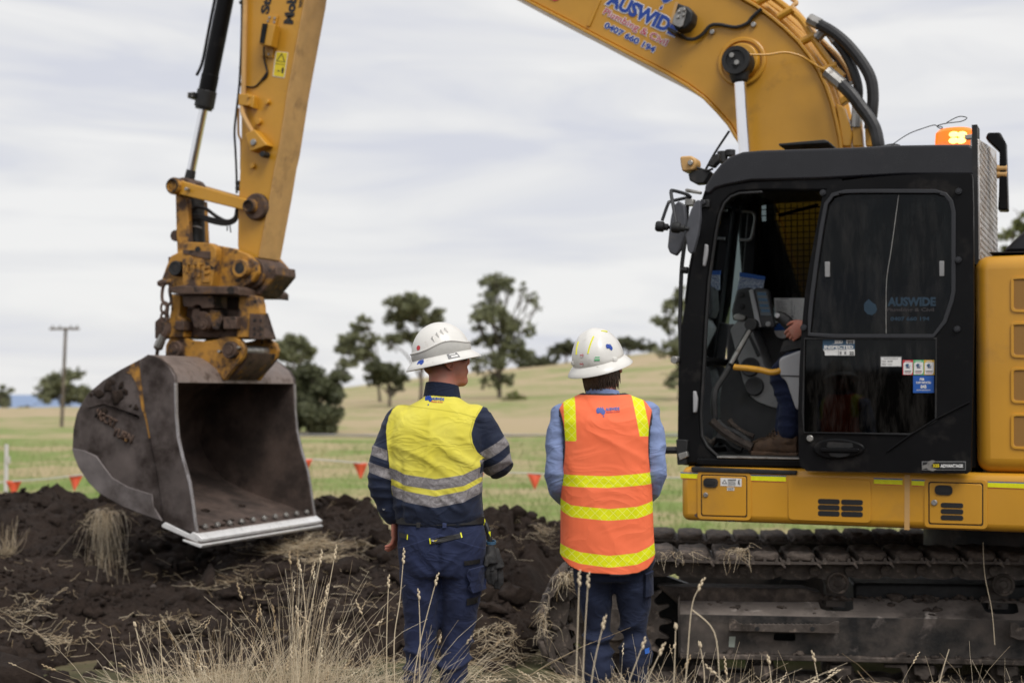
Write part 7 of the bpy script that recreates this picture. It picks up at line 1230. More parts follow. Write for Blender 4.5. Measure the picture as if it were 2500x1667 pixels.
    mb = MB(); mb.tube([HT.M @ Vector((math.cos(t) * HT.rx * 1.03, math.sin(t) * HT.ry * 1.03, .026 + .022 * max(0, math.cos(t)) ** 6)) for t in np.linspace(0, 2 * math.pi, 65)], .0042, 8, False); mb.build('band_bead', M['hat'], ho)
    pv_ = lambda fx, fz, r=.18: HT.M.inverted() @ Vector((X((960 + fx / 8.71) * .9408), -r, Z((780 + fz / 8.71) * .9408)))
    def hit(fx, fz):                                # point of the dome seen at that place of the photo
        o_ = inv @ Vector((X((960 + fx / 8.71) * .9408), -1.0, Z((780 + fz / 8.71) * .9408))); d_ = inv.to_3x3() @ Vector((0, 1, 0)); S = Matrix.Diagonal((1 / HT.rx, 1 / HT.ry, 1 / HT.h)); o2, d2 = S @ o_, S @ d_; A_, B_, C_ = d2.dot(d2), 2 * o2.dot(d2), o2.dot(o2) - 1; D_ = max(B_ * B_ - 4 * A_ * C_, 0); t = (-B_ - math.sqrt(D_)) / (2 * A_); return o_ + d_ * t
    for fx, fz in ((860, 400), (950, 315), (1035, 255), (1115, 215)):
        c = hit(fx, fz); nrm = Vector((c.x / HT.rx ** 2, c.y / HT.ry ** 2, c.z / HT.h ** 2)).normalized(); dn = (UPL * -1 - nrm * (UPL * -1).dot(nrm)).normalized(); sd = dn.cross(nrm); dn = (dn + sd * -.5).normalized(); sd = dn.cross(nrm)
        MB().add([HT.M @ q for q in (c + sd * .010 + nrm * .0, c - sd * .010, c + dn * .024 + nrm * .0006, c + nrm * .009 - dn * .001)], [(0, 1, 3), (1, 2, 3), (2, 0, 3), (0, 2, 1)]).build('vent_fin', M['hat'], ho, .0008); MB().ell(HT.M @ (c - dn * .003 + nrm * .001), (.0035, .0035, .0035), nu=8, nv=6).build('vent_hole', M['rubber'], ho)
    c = hit(940, 590); HT.patch('round_sticker', c, UPL, circ(.0145), M['white_paint']); HT.lettering('KATH', c, UPL, -.0115, .0035, .021, .0045, M['black_print']); HT.lettering('contracting', c, UPL, -.011, -.0005, .021, .0022, M['greyprint']); HT.lettering('0418 553 286', c, UPL, -.007, -.0075, .016, .0025, M['greyprint'])
    c = hit(556, 610); HT.patch('red_sticker', c, UPL, circ(.011), M['redprint'])
    bang = lambda fx, fz: math.atan2(*( (lambda q: (q.y / HT.by, q.x / HT.bx))(inv @ Vector((X((960 + fx / 8.71) * .9408), -.10, Z((780 + fz / 8.71) * .9408))))))
    t0 = bang(1320, 870); HT.brimpatch('brim_label', t0 - .17, t0 + .17, .25, .85, M['greyprint']); HT.brimpatch('brim_label_field', t0 - .07, t0 + .13, .58, .76, M['white_paint'], .0022); HT.brimpatch('brim_label_print', t0 - .1, t0 + .1, .35, .48, M['white_paint'], .0022)
    t0 = bang(560, 940); HT.brimpatch('brim_logo', t0 - .14, t0 + .14, .15, .85, M['blue'], shape=[(.5 + x_ * 1.0, .5 - y_ * 1.0) for x_, y_ in AUS])
    return root
ML_ = man_left()

# ================================================================= worker in the orange vest
def man_right():
    root = empty('person', (.4073, 6.16, 0)); tag(root, 'person in orange vest over light blue shirt, white hard hat, standing beside the cab', 'person', 'workers standing with their backs turned')
    X = lambda px: (px - 1392) / 530; Z = lambda py: 1.58 - (py - 903) / 530; VX = lambda q: X((1280 + q / 3.137) * .9408); VZ = lambda q: Z((760 + q / 3.137) * .9408); LX = lambda q: X((880 + q / 2.94) * .9408); LZ = lambda q: Z((1200 + q / 2.94) * .9408)
    HM = Matrix.Translation((-.022, .02, 1.692)) @ Matrix.Rotation(R(-20), 4, 'Z') @ Matrix.Rotation(R(8), 4, 'X') @ Matrix.Rotation(R(-9), 4, 'Y')
    LA = [(-.185, 0, 1.475), (-.205, -.015, 1.35), (-.212, -.02, 1.215), (-.17, .09, 1.13), (-.08, .20, 1.10)]; RA = [(.175, 0, 1.485), (.198, -.015, 1.36), (.205, -.02, 1.23), (.165, .09, 1.13), (.07, .20, 1.10)]
    def parts(mb):
        mb.loft([er(z, xc, 0, rx, ry) for z, xc, rx, ry in ((.84, .02, .14, .1), (1.0, .01, .145, .10), (1.2, 0, .15, .10), (1.4, 0, .16, .10), (1.5, -.005, .12, .085), (1.55, -.01, .08, .07))]); mb.tube([(-.012, -.012, 1.50), (-.015, -.012, 1.57), (-.02, .0, 1.66)], [.07, .060, .058], 24)
        limb(mb, LA, [.045, .042, .036, .030, .027]); limb(mb, RA, [.045, .042, .036, .030, .027]); limb(mb, [(-.05, 0, .86), (-.036, .018, .5), (-.03, 0, .1)], [.07, .040, .034]); limb(mb, [(.11, 0, .86), (.124, .016, .5), (.138, 0, .1)], [.07, .040, .034])
    h1 = Matrix.Translation(LA[-1]) @ qmat((0, 0, 0), (.8, .3, .1), up=(0, .2, 1)); h2 = Matrix.Translation(RA[-1]) @ qmat((0, 0, 0), (-.8, .35, .05), up=(0, .2, 1))
    me = body_mesh(parts, [lambda m: hand_mesh(m, h1, 1, (35, 40, 45, 45)), lambda m: hand_mesh(m, h2, 1, (35, 40, 45, 45))], HM, lambda l: np.clip((.02 - l[:, 1]) / .02, 0, 1) * np.clip((l[:, 2] + .09) / .02, 0, 1)); finish('body', me, M['skin'], root)
    mb = MB(); mb.loft([er(z, xc, 0, rx, ry) for z, xc, rx, ry in ((.98, .01, .15, .105), (1.2, 0, .165, .115), (1.4, 0, .175, .11), (1.48, -.004, .16, .095), (1.53, -.01, .10, .08), (1.56, -.012, .07, .068))]); limb(mb, LA, [.060, .055, .050, .046, .038]); limb(mb, RA, [.060, .055, .050, .046, .038])
    rg = [[Vector((-.014 + g * math.cos(t), -.008 + g * math.sin(t), zc - .012 * max(math.sin(t), 0) - .006 * math.cos(t))) for t in np.linspace(0, 2 * math.pi, 36, endpoint=False)] for zc, g in ((1.54, .080), (1.575, .074), (1.602, .070))]; mb.loft(rg)
    me = remesh(mb, .0075, 5); co = getco(me); no = getno(me); x, y, z = co.T; tl, dl = seg_t(co, LA[0], LA[2]); tr, dr = seg_t(co, RA[0], RA[2]); d = np.where(np.abs(x) > .13, (ridge(y * 9 + np.abs(x) * 5, z * 17 + y * 9, 141, 2) - .4) * .010, 0); co += no * d[:, None]; setco(me, co); attr(me, 'seam', np.full(len(co), .05)); finish('shirt', me, M['blue_shirt'], root)
    # vest
    mb = MB(); mb.loft([er(z, xc, yc, rx, ry, p=2.6) for z, xc, yc, rx, ry in ((.74, .004, 0, .190, .140), (.82, .004, 0, .196, .142), (.90, .004, 0, .199, .145), (1.0, .002, -.002, .197, .145), (1.10, .0, -.004, .195, .143), (1.20, -.002, -.006, .190, .140), (1.30, -.002, -.008, .188, .138), (1.40, -.004, -.010, .196, .132), (1.46, -.005, -.012, .204, .122), (1.51, -.006, -.012, .200, .104), (1.545, -.008, -.012, .168, .088), (1.572, -.011, -.012, .110, .080), (1.588, -.014, -.010, .076, .072), (1.595, -.014, -.008, .060, .06))])
    me = remesh(mb, .0075, 4); co = getco(me); no = getno(me); x, y, z = co.T; back = y < .02
    d = np.where(back, (ridge(x * 7 + (z - 1.4) * 4, z * 3 + 4, 151, 2) - .4) * .004 + (ridge(x * 3 + 2, z * 12 + x * 6, 153, 2.5) - .35) * .006 * np.exp(-((z - 1.28) / .14) ** 2) + (ridge(x * 6 + z * 2, z * 3, 155, 2) - .4) * .006 * np.clip((1.2 - z) / .3, 0, 1), 0); flare = .010 * np.sin(x * 26 + 1) * np.clip((1.0 - z) / .25, 0, 1) * back
    co += no * (d + flare)[:, None]; setco(me, co); x, y, z = co.T
    hem = np.interp(x, [-.205, -.19, -.16, -.12, -.06, .06, .12, .165, .19, .205], [.90, .872, .842, .824, .816, .812, .816, .834, .86, .89]); neck = 1.566 + .16 * np.abs(x + .014)
    ah = np.minimum(np.hypot((np.abs(x + .004) - .232) / .05, (z - 1.36) / .165), 9) - 1      # arm holes at the flanks
    cut = np.minimum(np.minimum(z - hem, ah * .05), np.where(np.abs(x + .014) < .11, 1.578 + .02 * np.abs(x) - z, 1)); attr_cut = cut
    z1 = np.interp(x, [-.2, 0, .2], [1.212, 1.207, 1.221]); z2 = np.interp(x, [-.2, -.185, -.155, 0, .12, .2], [1.112, 1.10, 1.083, 1.070, 1.078, 1.10]); z3 = np.interp(x, [-.2, -.12, 0, .12, .2], [.915, .887, .874, .884, .918]); tape = np.maximum(np.maximum(.0245 - np.abs(z - z1), .0245 - np.abs(z - z2)), .0245 - np.abs(z - z3))
    cl = np.interp(z, [1.37, 1.56], [-.156, -.161]); crr = np.interp(z, [1.39, 1.56], [.157, .128]); tape = np.maximum(tape, np.minimum(.0235 - np.abs(x - cl), z - 1.378)); tape = np.maximum(tape, np.minimum(.0235 - np.abs(x - crr), z - 1.398)); bind = .0085 - cut
    attr(me, 'tape', tape); attr(me, 'bind', bind)
    bm = bmesh.new(); bm.from_mesh(me); bm.verts.ensure_lookup_table(); bmesh.ops.delete(bm, geom=[v for v, c in zip(bm.verts, cut) if c < -.0005], context='VERTS'); bm.to_mesh(me); bm.free()
    ve = finish('safety_vest', me, M['vest'], root); s = ve.modifiers.new('thickness', 'SOLIDIFY'); s.thickness = .004; s.offset = 1; bv = bvh_of(me)
    back_decal('logo', [(x, z) for x, z in aus(.040, VX(572), VZ(758))], bv, M['navyprint'] if False else M['blue'], ve, .006); back_decal('logo_drop', circ(.003, 8, VX(592), VZ(798)), bv, M['blue'], ve, .006, 1); back_text('AUSWIDE', VX(607), VZ(758), .060, .0135, bv, M['blue'], ve, .0065, .05, .06); back_text('Plumbing & Civil', VX(612), VZ(777), .057, .0095, bv, M['redprint'], ve, .0065, .03, .06)
    me, co = trousers([(.78, .03, 0, .15, .10), (.86, .03, -.004, .172, .118), (.94, .02, -.006, .172, .118), (1.0, .01, 0, .165, .11), (1.03, .01, 0, .16, .105)], [([(-.055, -.004, .88), (-.055, .0, .76), (-.036, .018, .55), (-.032, -.006, .35), (-.03, -.004, .08)], [.088, .079, .058, .055, .056]), ([(.108, -.004, .88), (.113, .0, .76), (.124, .016, .55), (.132, -.008, .35), (.14, -.004, .08)], [.088, .080, .061, .055, .055])], .90, 1.03, 'trousers', None, root, 2, .52, stack=.011)
    x, y, z = co.T; attr(me, 'seam', np.full(len(co), .05)); tr_ = finish('trousers', me, M['trouser2'], root); bv2 = bvh_of(me)
    cp = back_decal('cargo_pocket', [(LX(a), LZ(b)) for a, b in ((2022, 560), (2078, 540), (2082, 720), (2020, 725))], bv2, M['trouser2'], tr_, .008, 2); s = cp.modifiers.new('t', 'SOLIDIFY'); s.thickness = .01; attr(cp.data, 'seam', np.full(len(cp.data.vertices), .05)); back_decal('blue_patch', [(LX(a), LZ(b)) for a, b in ((2024, 1092), (2060, 1088), (2062, 1124), (2026, 1128))], bv2, M['decal_blue'], tr_, .004)
    for sx in (-.03, .14):
        b = MB(); b.ell((sx, .06, .055), (.05, .15, .055)); b.tube([(sx, 0, .02), (sx, 0, .16)], [.058, .055], 16); b.box((sx, .05, .015), (.10, .29, .03)); finish('boot', remesh(b, .008, 4), M['leather'], root)
    # hair below the brim
    rg_ = random.Random(4); hm = MB()
    for i in range(420):
        t = rg_.uniform(R(170), R(372)); r0 = .078; a0 = Vector((math.cos(t) * .074, math.sin(t) * .094 - .012, .0 + rg_.uniform(-.01, .03))); L = .085 + rg_.uniform(-.02, .022) - (.03 if math.sin(t) > -.2 else 0); p1 = a0 + Vector((math.cos(t) * .006, math.sin(t) * .006, -L * .55)); p2 = p1 + Vector((-math.cos(t) * .012 + rg_.uniform(-.008, .008), -math.sin(t) * .012 + rg_.uniform(-.006, .006), -L * .45)); hm.tube([HM @ a0, HM @ p1, HM @ p2], [.0035, .003, .0008], 5, False)
    hm.build('hair', M['hair'], root, fix=False)
    HT = Hat(root, HM @ Matrix.Translation((0, -.012, .036)) @ Matrix.Rotation(R(5), 4, 'X'), .112, .132, .138, .142, .164, .034); ho = HT.build([(0, .020, .022), (.05, .014, .016), (-.05, .014, .016)]); inv = HT.M.inverted(); UPL = inv.to_3x3() @ Vector((.06, 0, 1))
    def hit(vx, vz):
        o_ = inv @ Vector((VX(vx), -1.0, VZ(vz))); d_ = inv.to_3x3() @ Vector((0, 1, 0)); S = Matrix.Diagonal((1 / HT.rx, 1 / HT.ry, 1 / HT.h)); o2, d2 = S @ o_, S @ d_; A_, B_, C_ = d2.dot(d2), 2 * o2.dot(d2), o2.dot(o2) - 1; D_ = max(B_ * B_ - 4 * A_ * C_, 0); return o_ + d_ * ((-B_ - math.sqrt(D_)) / (2 * A_))
    for p0, p1 in (((524, 200), (478, 330)), ((413, 238), (395, 335)), ((585, 157), (630, 162))):
        a, b = hit(*p0), hit(*p1); mb = MB(); pts = [HT.M @ HT.dome(a.lerp(b, t), .0022) for t in np.linspace(0, 1, 8)]; mb.tube(pts, .0034, 6).build('yellow_tape', M['hiviz'], ho)
    HT.patch('logo', hit(640, 278), UPL, aus(.034), M['blue'], .0022); c = hit(545, 368); HT.patch('green_sticker', c, UPL, [(-.0125, -.010), (.0125, -.008), (.0115, .012), (-.0125, .010)], M['white_paint'], .0022); HT.patch('green_sticker_print', c, UPL, [(-.0115, -.009), (.0115, -.007), (.0115, .001), (-.0115, -.001)], M['green'], .003); HT.patch('green_sticker_print', c, UPL, [(-.0115, .003), (.010, .004), (.010, .010), (-.008, .008)], M['green'], .003)
    for vy in (343, 408): c = hit(432, vy); HT.patch('round_sticker', c, UPL, circ(.0095), M['redprint'], .0022); HT.patch('round_sticker_field', c, UPL, circ(.0085), M['white_paint'], .003); HT.patch('round_sticker_print', c, UPL, [(-.0082, -.001), (.0082, -.001), (.0082, .003), (-.0082, .003)], M['redprint'], .0036)
    for vx, vy in ((560, 435), (680, 372), (372, 398)):
        c = hit(vx, vy); nrm = Vector((c.x / HT.rx ** 2, c.y / HT.ry ** 2, c.z / HT.h ** 2)).normalized(); up = (UPL - nrm * UPL.dot(nrm)).normalized(); rt = up.cross(nrm); Rm = Matrix((rt, up, nrm)).transposed(); MB().box(HT.M @ (c + nrm * .002), (.024, .017, .010), HT.M.to_3x3() @ Rm).build('accessory_slot', M['hat'], ho, .003)
    return root
MR_ = man_right()

# ================================================================= gloves hanging at the hip
gl = empty('work_gloves', (-.3036, 6.16, 0)); tag(gl, 'pair of black work gloves clipped at the yellow shirt wearer\'s right hip', 'gloves'); X_ = lambda q: ((880 + q / 2.94) * .9408 - 1015) / 530; Z_ = lambda q: 1.58 - ((1200 + q / 2.94) * .9408 - 903) / 530
for k, (x0, z0, x1, z1, yy) in enumerate(((935, 380, 940, 500, -.01), (960, 400, 985, 540, .015))):
    b = MB(); b.tube([(X_(x0), yy, Z_(z0)), (X_((x0 + x1) / 2), yy - .01, Z_((z0 + z1) / 2)), (X_(x1), yy - .01, Z_(z1))], [.020, .026, .032], 14)
    for i, dx in enumerate((-30, -12, 8, 26)): b.tube([(X_(x1 + dx * .7), yy - .01 + .012 * (i % 2), Z_(z1 - 10)), (X_(x1 + dx), yy - .014 + .01 * (i % 2), Z_(z1 + 70)), (X_(x1 + dx * 1.1), yy - .006, Z_(z1 + 125 + 25 * (i in (1, 2))))], [.012, .012, .009], 10)
    b.tube([(X_(x1 - 25), yy - .03, Z_(z1 - 60)), (X_(x1 - 40), yy - .045, Z_(z1 + 20))], [.013, .010], 10); finish('glove', remesh(b, .0045, 3), M['glove'], gl)
MB().lathe([(.018, 0), (.022, .0), (.022, .012), (.018, .012)], (X_(938), -.01, Z_(362)), (0, -.2, 1), 16, True).build('cuff_ring', M['teal'], gl); MB().tube(smoothpath([(X_(868), .02, Z_(190)), (X_(900), .0, Z_(230)), (X_(925), -.01, Z_(300)), (X_(930), -.01, Z_(350))], 4), .011, 8).build('clip_strap', M['rubber'], gl)
MB().tube(smoothpath([(X_(872), .005, Z_(182)), (X_(885), .0, Z_(215)), (X_(880), .005, Z_(300)), (X_(892), .005, Z_(380))], 4), .009, 8).build('yellow_cord', M['hiviz'], gl); MB().box((X_(928), -.015, Z_(300)), (.008, .01, .03)).build('yellow_tag', M['hiviz'], gl)

# ================================================================= operator in the cab
op = empty('person'); op.matrix_world = FU.mat; tag(op, 'operator seated in the cab with hand on the joystick, brown boots and navy trousers', 'person')
def operator():
    kn = PV('I', 1105, 560, .36); an = PV('I', 1085, 1060, .36); hip = Vector((AF + 1.42, .44, ZS + .62)); sh = Vector((AF + 1.50, .54, ZS + 1.12)); wr = PV('I', 1195, 235, .13); el = Vector((wr.x + .30, .26, wr.z - .06)); shl = sh + Vector((0, -.20, 0)); kn2 = kn + Vector((.05, .32, .02)); an2 = an + Vector((-.1, .34, 0))
    HM = Matrix.Translation(sh + Vector((-.05, 0, .30))) @ Matrix.Rotation(R(90), 4, 'Z')
    def parts(mb):
        mb.loft([[Vector((hip.x + (z - hip.z) * .12 + .10 * math.sin(t), .54 + .16 * math.cos(t), z)) for t in np.linspace(0, 2 * math.pi, 24, endpoint=False)] for z in (hip.z - .08, hip.z + .2, sh.z - .08)]); mb.tube([sh + Vector((0, 0, -.1)), sh + Vector((-.02, 0, .08)), sh + Vector((-.05, 0, .22))], [.13, .06, .058], 20)
        limb(mb, [shl, el, wr], [.05, .042, .028]); limb(mb, [sh + Vector((0, .2, 0)), sh + Vector((-.15, .25, -.25)), sh + Vector((-.42, .18, -.24))], [.05, .042, .028]); limb(mb, [hip, kn + Vector((0, 0, .02)), kn.lerp(an, .55), an], [.06, .035, .03, .03]); limb(mb, [hip + Vector((0, .2, 0)), kn2, an2], [.06, .035, .03])
    hM = Matrix.Translation(wr + Vector((.015, 0, .01))) @ qmat((0, 0, 0), (-.82, .08, -.57), up=(.57, 0, -.82)); hM2 = Matrix.Translation(sh + Vector((-.42, .18, -.24))) @ qmat((0, 0, 0), (-1, 0, -.2), up=(0, -1, 0))
    me = body_mesh(parts, [lambda m: hand_mesh(m, hM, -1, (30, 34, 38, 42), sc=1.15), lambda m: hand_mesh(m, hM2, -1, (40, 40, 40, 40))], HM, lambda l: np.clip((l[:, 2] - .03) / .02, 0, 1)); finish('body', me, M['skin'], op)
    b = MB(); limb(b, [hip, kn + Vector((0, 0, .02)), kn.lerp(an, .55), an + Vector((0, 0, .03))], [.105, .084, .072, .076]); limb(b, [hip + Vector((0, .2, 0)), kn2, an2], [.105, .084, .07]); me = remesh(b, .009, 5); co = getco(me); no = getno(me); d = (ridge(co[:, 1] * 8 + co[:, 0] * 5, co[:, 2] * 18 + co[:, 1] * 6, 161, 2) - .4) * .010; co += no * d[:, None]; setco(me, co); attr(me, 'seam', np.full(len(co), .05)); finish('trousers', me, M['trouser'], op)
    b = MB(); b.loft([[Vector((hip.x + (z - hip.z) * .12 + ry * math.sin(t), .54 + rx * math.cos(t), z)) for t in np.linspace(0, 2 * math.pi, 28, endpoint=False)] for z, rx, ry in ((hip.z - .06, .18, .13), (hip.z + .2, .2, .14), (sh.z - .02, .2, .12), (sh.z + .06, .1, .08))]); limb(b, [shl, el, wr + Vector((.10, .01, .0))], [.07, .06, .045]); limb(b, [sh + Vector((0, .2, 0)), sh + Vector((-.15, .25, -.25)), sh + Vector((-.36, .19, -.24))], [.07, .06, .045]); me = remesh(b, .012, 5); attr(me, 'seam', np.full(len(me.vertices), .05)); finish('shirt', me, M['collar_navy'], op)
    MB().lathe([(.030, 0), (.036, .004), (.036, .02), (.030, .024)], wr + Vector((.05, 0, .012)), (1, 0, .1), 18, True).build('wristwatch', M['rubber'], op)
    for k, a_ in enumerate((an, an2)):
        toe = PV('I', 815, 1150, .36); hl_ = PV('I', 1150, 1180, .36); dy = a_.y; gz = PV('I', 1000, 1232, .36).z; dx = a_.x - an.x; b = MB(); L0 = toe.x + dx; L1 = a_.x + .06
        rgs = []
        for f, hw, hz_ in ((0, .030, .045), (.04, .044, .068), (.14, .052, .088), (.30, .052, .095), (.48, .047, .115), (.65, .044, .15), (.82, .044, .165), (.97, .040, .16), (1.0, .03, .14)):
            x_ = L0 + (L1 - L0) * f; rgs.append([Vector((x_, dy + hw * math.copysign(abs(math.cos(t)) ** .75, math.cos(t)), gz + .012 + hz_ * .5 + hz_ * .5 * math.copysign(abs(math.sin(t)) ** .75, math.sin(t)))) for t in np.linspace(0, 2 * math.pi, 22, endpoint=False)])
        b.loft(rgs); b.tube([a_ + Vector((-.0, 0, -.06)), a_ + Vector((0, 0, .02))], [.058, .054], 18); me = remesh(b, .007, 4); co = getco(me); no = getno(me); co += no * ((ridge(co[:, 0] * 26 + co[:, 2] * 14, co[:, 1] * 9, 171, 2) - .4) * .006)[:, None]; setco(me, co); bo_ = finish('boot', me, M['leather'], op)
        MB().prism([(L0 - .008, gz), (L1 + .004, gz), (L1 + .004, gz + .026), (L1 - .1, gz + .022), (L0 + .1, gz + .030), (L0 - .008, gz + .034)], dy - .053, dy + .053).build('boot_sole', M['rust'] if False else M['leather'], bo_, .008)
        for i in range(4): q = Vector((L0 + (L1 - L0) * (.42 + i * .06), dy - .02, gz + .115 + i * .016)); MB().tube(smoothpath([q + Vector((0, -.025, -.02)), q + Vector((-.01, 0, .006)), q + Vector((0, .03, 0))], 3), .0035, 6).build('lace', M['leather'], bo_)
operator()
# ------------------------------------------------------------------ dry grass and straw
def straw_mat(name, c0, c1):
    m, nt, b = nodes_of(name); t = NT(nt); c = t.mix(t.attr('tone'), c0, c1); t.lk(c, b.inputs['Base Color']); b.inputs['Roughness'].default_value = .7; b.inputs['Specular IOR Level'].default_value = .3; return m
M['straw'] = straw_mat('dry_straw', (.36, .26, .145), (.86, .75, .56))
class Blades:
    def __init__(s): s.V = []; s.F = []; s.T = []; s.k = 0
    def add(s, paths, r0, r1, tone, ns=3):
        """paths (n,m,3)"""
        n, m, _ = paths.shape; tan = np.gradient(paths, axis=1); tan /= np.linalg.norm(tan, axis=2)[:, :, None] + 1e-9; ref = np.array([.37, .61, .11]); u = np.cross(tan, ref); u /= np.linalg.norm(u, axis=2)[:, :, None] + 1e-9; w = np.cross(tan, u); f = np.linspace(0, 1, m)[None, :, None]; rad = r0[:, None, None] * (1 - f) + r1[:, None, None] * f
        ring = np.stack([paths + rad * (math.cos(a) * u + math.sin(a) * w) for a in np.arange(ns) * 2 * math.pi / ns], 2); s.V.append(ring.reshape(-1, 3)); base = s.k + np.arange(n)[:, None, None] * m * ns + np.arange(m - 1)[None, :, None] * ns; j = np.arange(ns)[None, None]; jn = (j + 1) % ns
        s.F.append(np.stack([base + j, base + jn, base + ns + jn, base + ns + j], -1).reshape(-1, 4)); s.T.append(np.repeat(tone, m * ns)); s.k += n * m * ns
    def lump(s, P, axis, L, r, tone):
        """seed heads: a few spikelets up an axis"""
        bv, bf = icos(1)
        for p, a, l, rr, tn in zip(P, axis, L, r, tone):
            a = a / np.linalg.norm(a); k = max(4, int(l / .009)); sd = np.cross(a, [.3, .8, .2]); sd /= np.linalg.norm(sd)
            for i in range(k):
                f = i / k; c = p + a * l * f + sd * rr * .5 * ((i % 2) * 2 - 1); e = bv * rr * (1.0 - .5 * f); e = e + np.outer((bv @ a) * rr * 1.1, a); s.V.append(c + e); s.F2 = getattr(s, 'F2', []); s.F2.append(bf + s.k); s.T.append(np.full(len(bv), tn)); s.k += len(bv)
    def build(s, name, parent=None):
        me = fastmesh(name, np.concatenate(s.V), [np.concatenate(s.F)] + ([np.concatenate(s.F2)] if hasattr(s, 'F2') else []), M['straw'], True); a = me.attributes.new('tone', 'FLOAT', 'POINT'); a.data.foreach_set('value', np.concatenate(s.T).astype(np.float32)); return link(name, me, parent, smooth=0)
_g = np.random.default_rng(77); BL = Blades()
def tuft(px, spread, n, Y, h0, h1, lean=(0, 0), fan=.35, seeds=.12, droop=.25, r=.00155, m=8, ydep=.25):
    Yb = Y + _g.normal(size=n) * ydep; xb = ((px + _g.normal(size=n) * spread) - 1176) / 3267 * Yb; zb = hz(xb, Yb) - .03; h = h0 + (h1 - h0) * _g.random(n) ** 1.6; cx = (px - 1176) / 3267 * Y; d = np.stack([lean[0] + _g.normal(size=n) * fan + (xb - cx) * 1.2, lean[1] + _g.normal(size=n) * fan * .7], 1); f = np.linspace(0, 1, m)
    dr = droop * (.3 + _g.random(n) ** 2 * 1.6); P = np.zeros((n, m, 3)); L = h[:, None]; P[:, :, 0] = xb[:, None] + L * (d[:, :1] * (f * .35 + f ** 2.2 * .65)); P[:, :, 1] = Yb[:, None] + L * (d[:, 1:] * (f * .4 + f ** 2 * .6)); P[:, :, 2] = zb[:, None] + L * (f - dr[:, None] * f ** 3.2 * np.minimum(np.hypot(d[:, 0], d[:, 1]) * 2, 1)[:, None]); P[:, :, 0] += np.cumsum(_g.normal(size=(n, m)), 1) * .0035
    tone = np.clip(.55 + _g.normal(size=n) * .25, 0, 1); BL.add(P, r * _g.uniform(.7, 1.35, n), np.full(n, r * .35), tone); k = np.where((_g.random(n) < seeds) & (h > h0 + (h1 - h0) * .45))[0]
    if len(k): BL.lump(P[k, -1], P[k, -1] - P[k, -2] + np.array([0, 0, .004]), _g.uniform(.03, .075, len(k)), _g.uniform(.003, .0048, len(k)), np.clip(tone[k] * .8, 0, 1))
for a in ((465, 40, 300, 5.75, .36, .72, (.02, 0), .30, .06), (520, 30, 260, 5.8, .40, .78, (.05, 0), .26, .08), (690, 24, 280, 5.85, .40, .97, (.10, 0), .17, .16), (650, 45, 220, 5.9, .38, .68, (.08, 0), .3, .06), (760, 50, 210, 5.8, .36, .72, (.2, 0), .32, .06), (930, 34, 230, 5.72, .36, .80, (.24, 0), .30, .10), (880, 50, 200, 5.8, .32, .62, (.28, 0), .34, .05), (985, 45, 90, 5.6, .32, .58, (.38, 0), .42, .06), (580, 70, 230, 5.9, .34, .62, (.1, 0), .4, .04), (400, 50, 170, 5.8, .34, .62), (335, 25, 28, 5.9, .42, .74), (1040, 45, 60, 5.7, .32, .54, (.3, 0), .5), (620, 150, 420, 5.9, .38, .57, (.08, 0), .45, .02, .5), (700, 200, 260, 5.9, .36, .52, (.1, 0), .55, 0, .5),
          (1370, 30, 100, 5.6, .34, .56, (0, 0), .45), (1430, 40, 170, 5.6, .36, .62, (.1, 0), .5), (1490, 35, 140, 5.65, .36, .64, (0, 0), .45), (1560, 40, 120, 5.7, .34, .62, (.1, 0), .5), (1620, 45, 75, 5.8, .34, .6, (0, 0), .5), (1720, 60, 60, 5.9, .30, .54), (1850, 80, 54, 6.0, .30, .54), (2050, 90, 36, 6.0, .28, .52), (2250, 60, 26, 6.0, .3, .56), (2340, 25, 20, 5.9, .34, .6)): tuft(*a)
def stalk(pts, Y, r=.0032, seed=.0, tone=.6, sr=.0052):
    P = np.array([[p[0], p[1], p[2]] for p in smoothpath([at('O', x, y, Y) for x, y in pts], 5)])[None]; n = P.shape[1]; BL.add(P, np.array([r]), np.array([r * .6]), np.array([tone]), 5)
    if seed: BL.lump(P[:, -1], (P[:, -1] - P[:, -3]), [seed], [sr], [tone * .85])
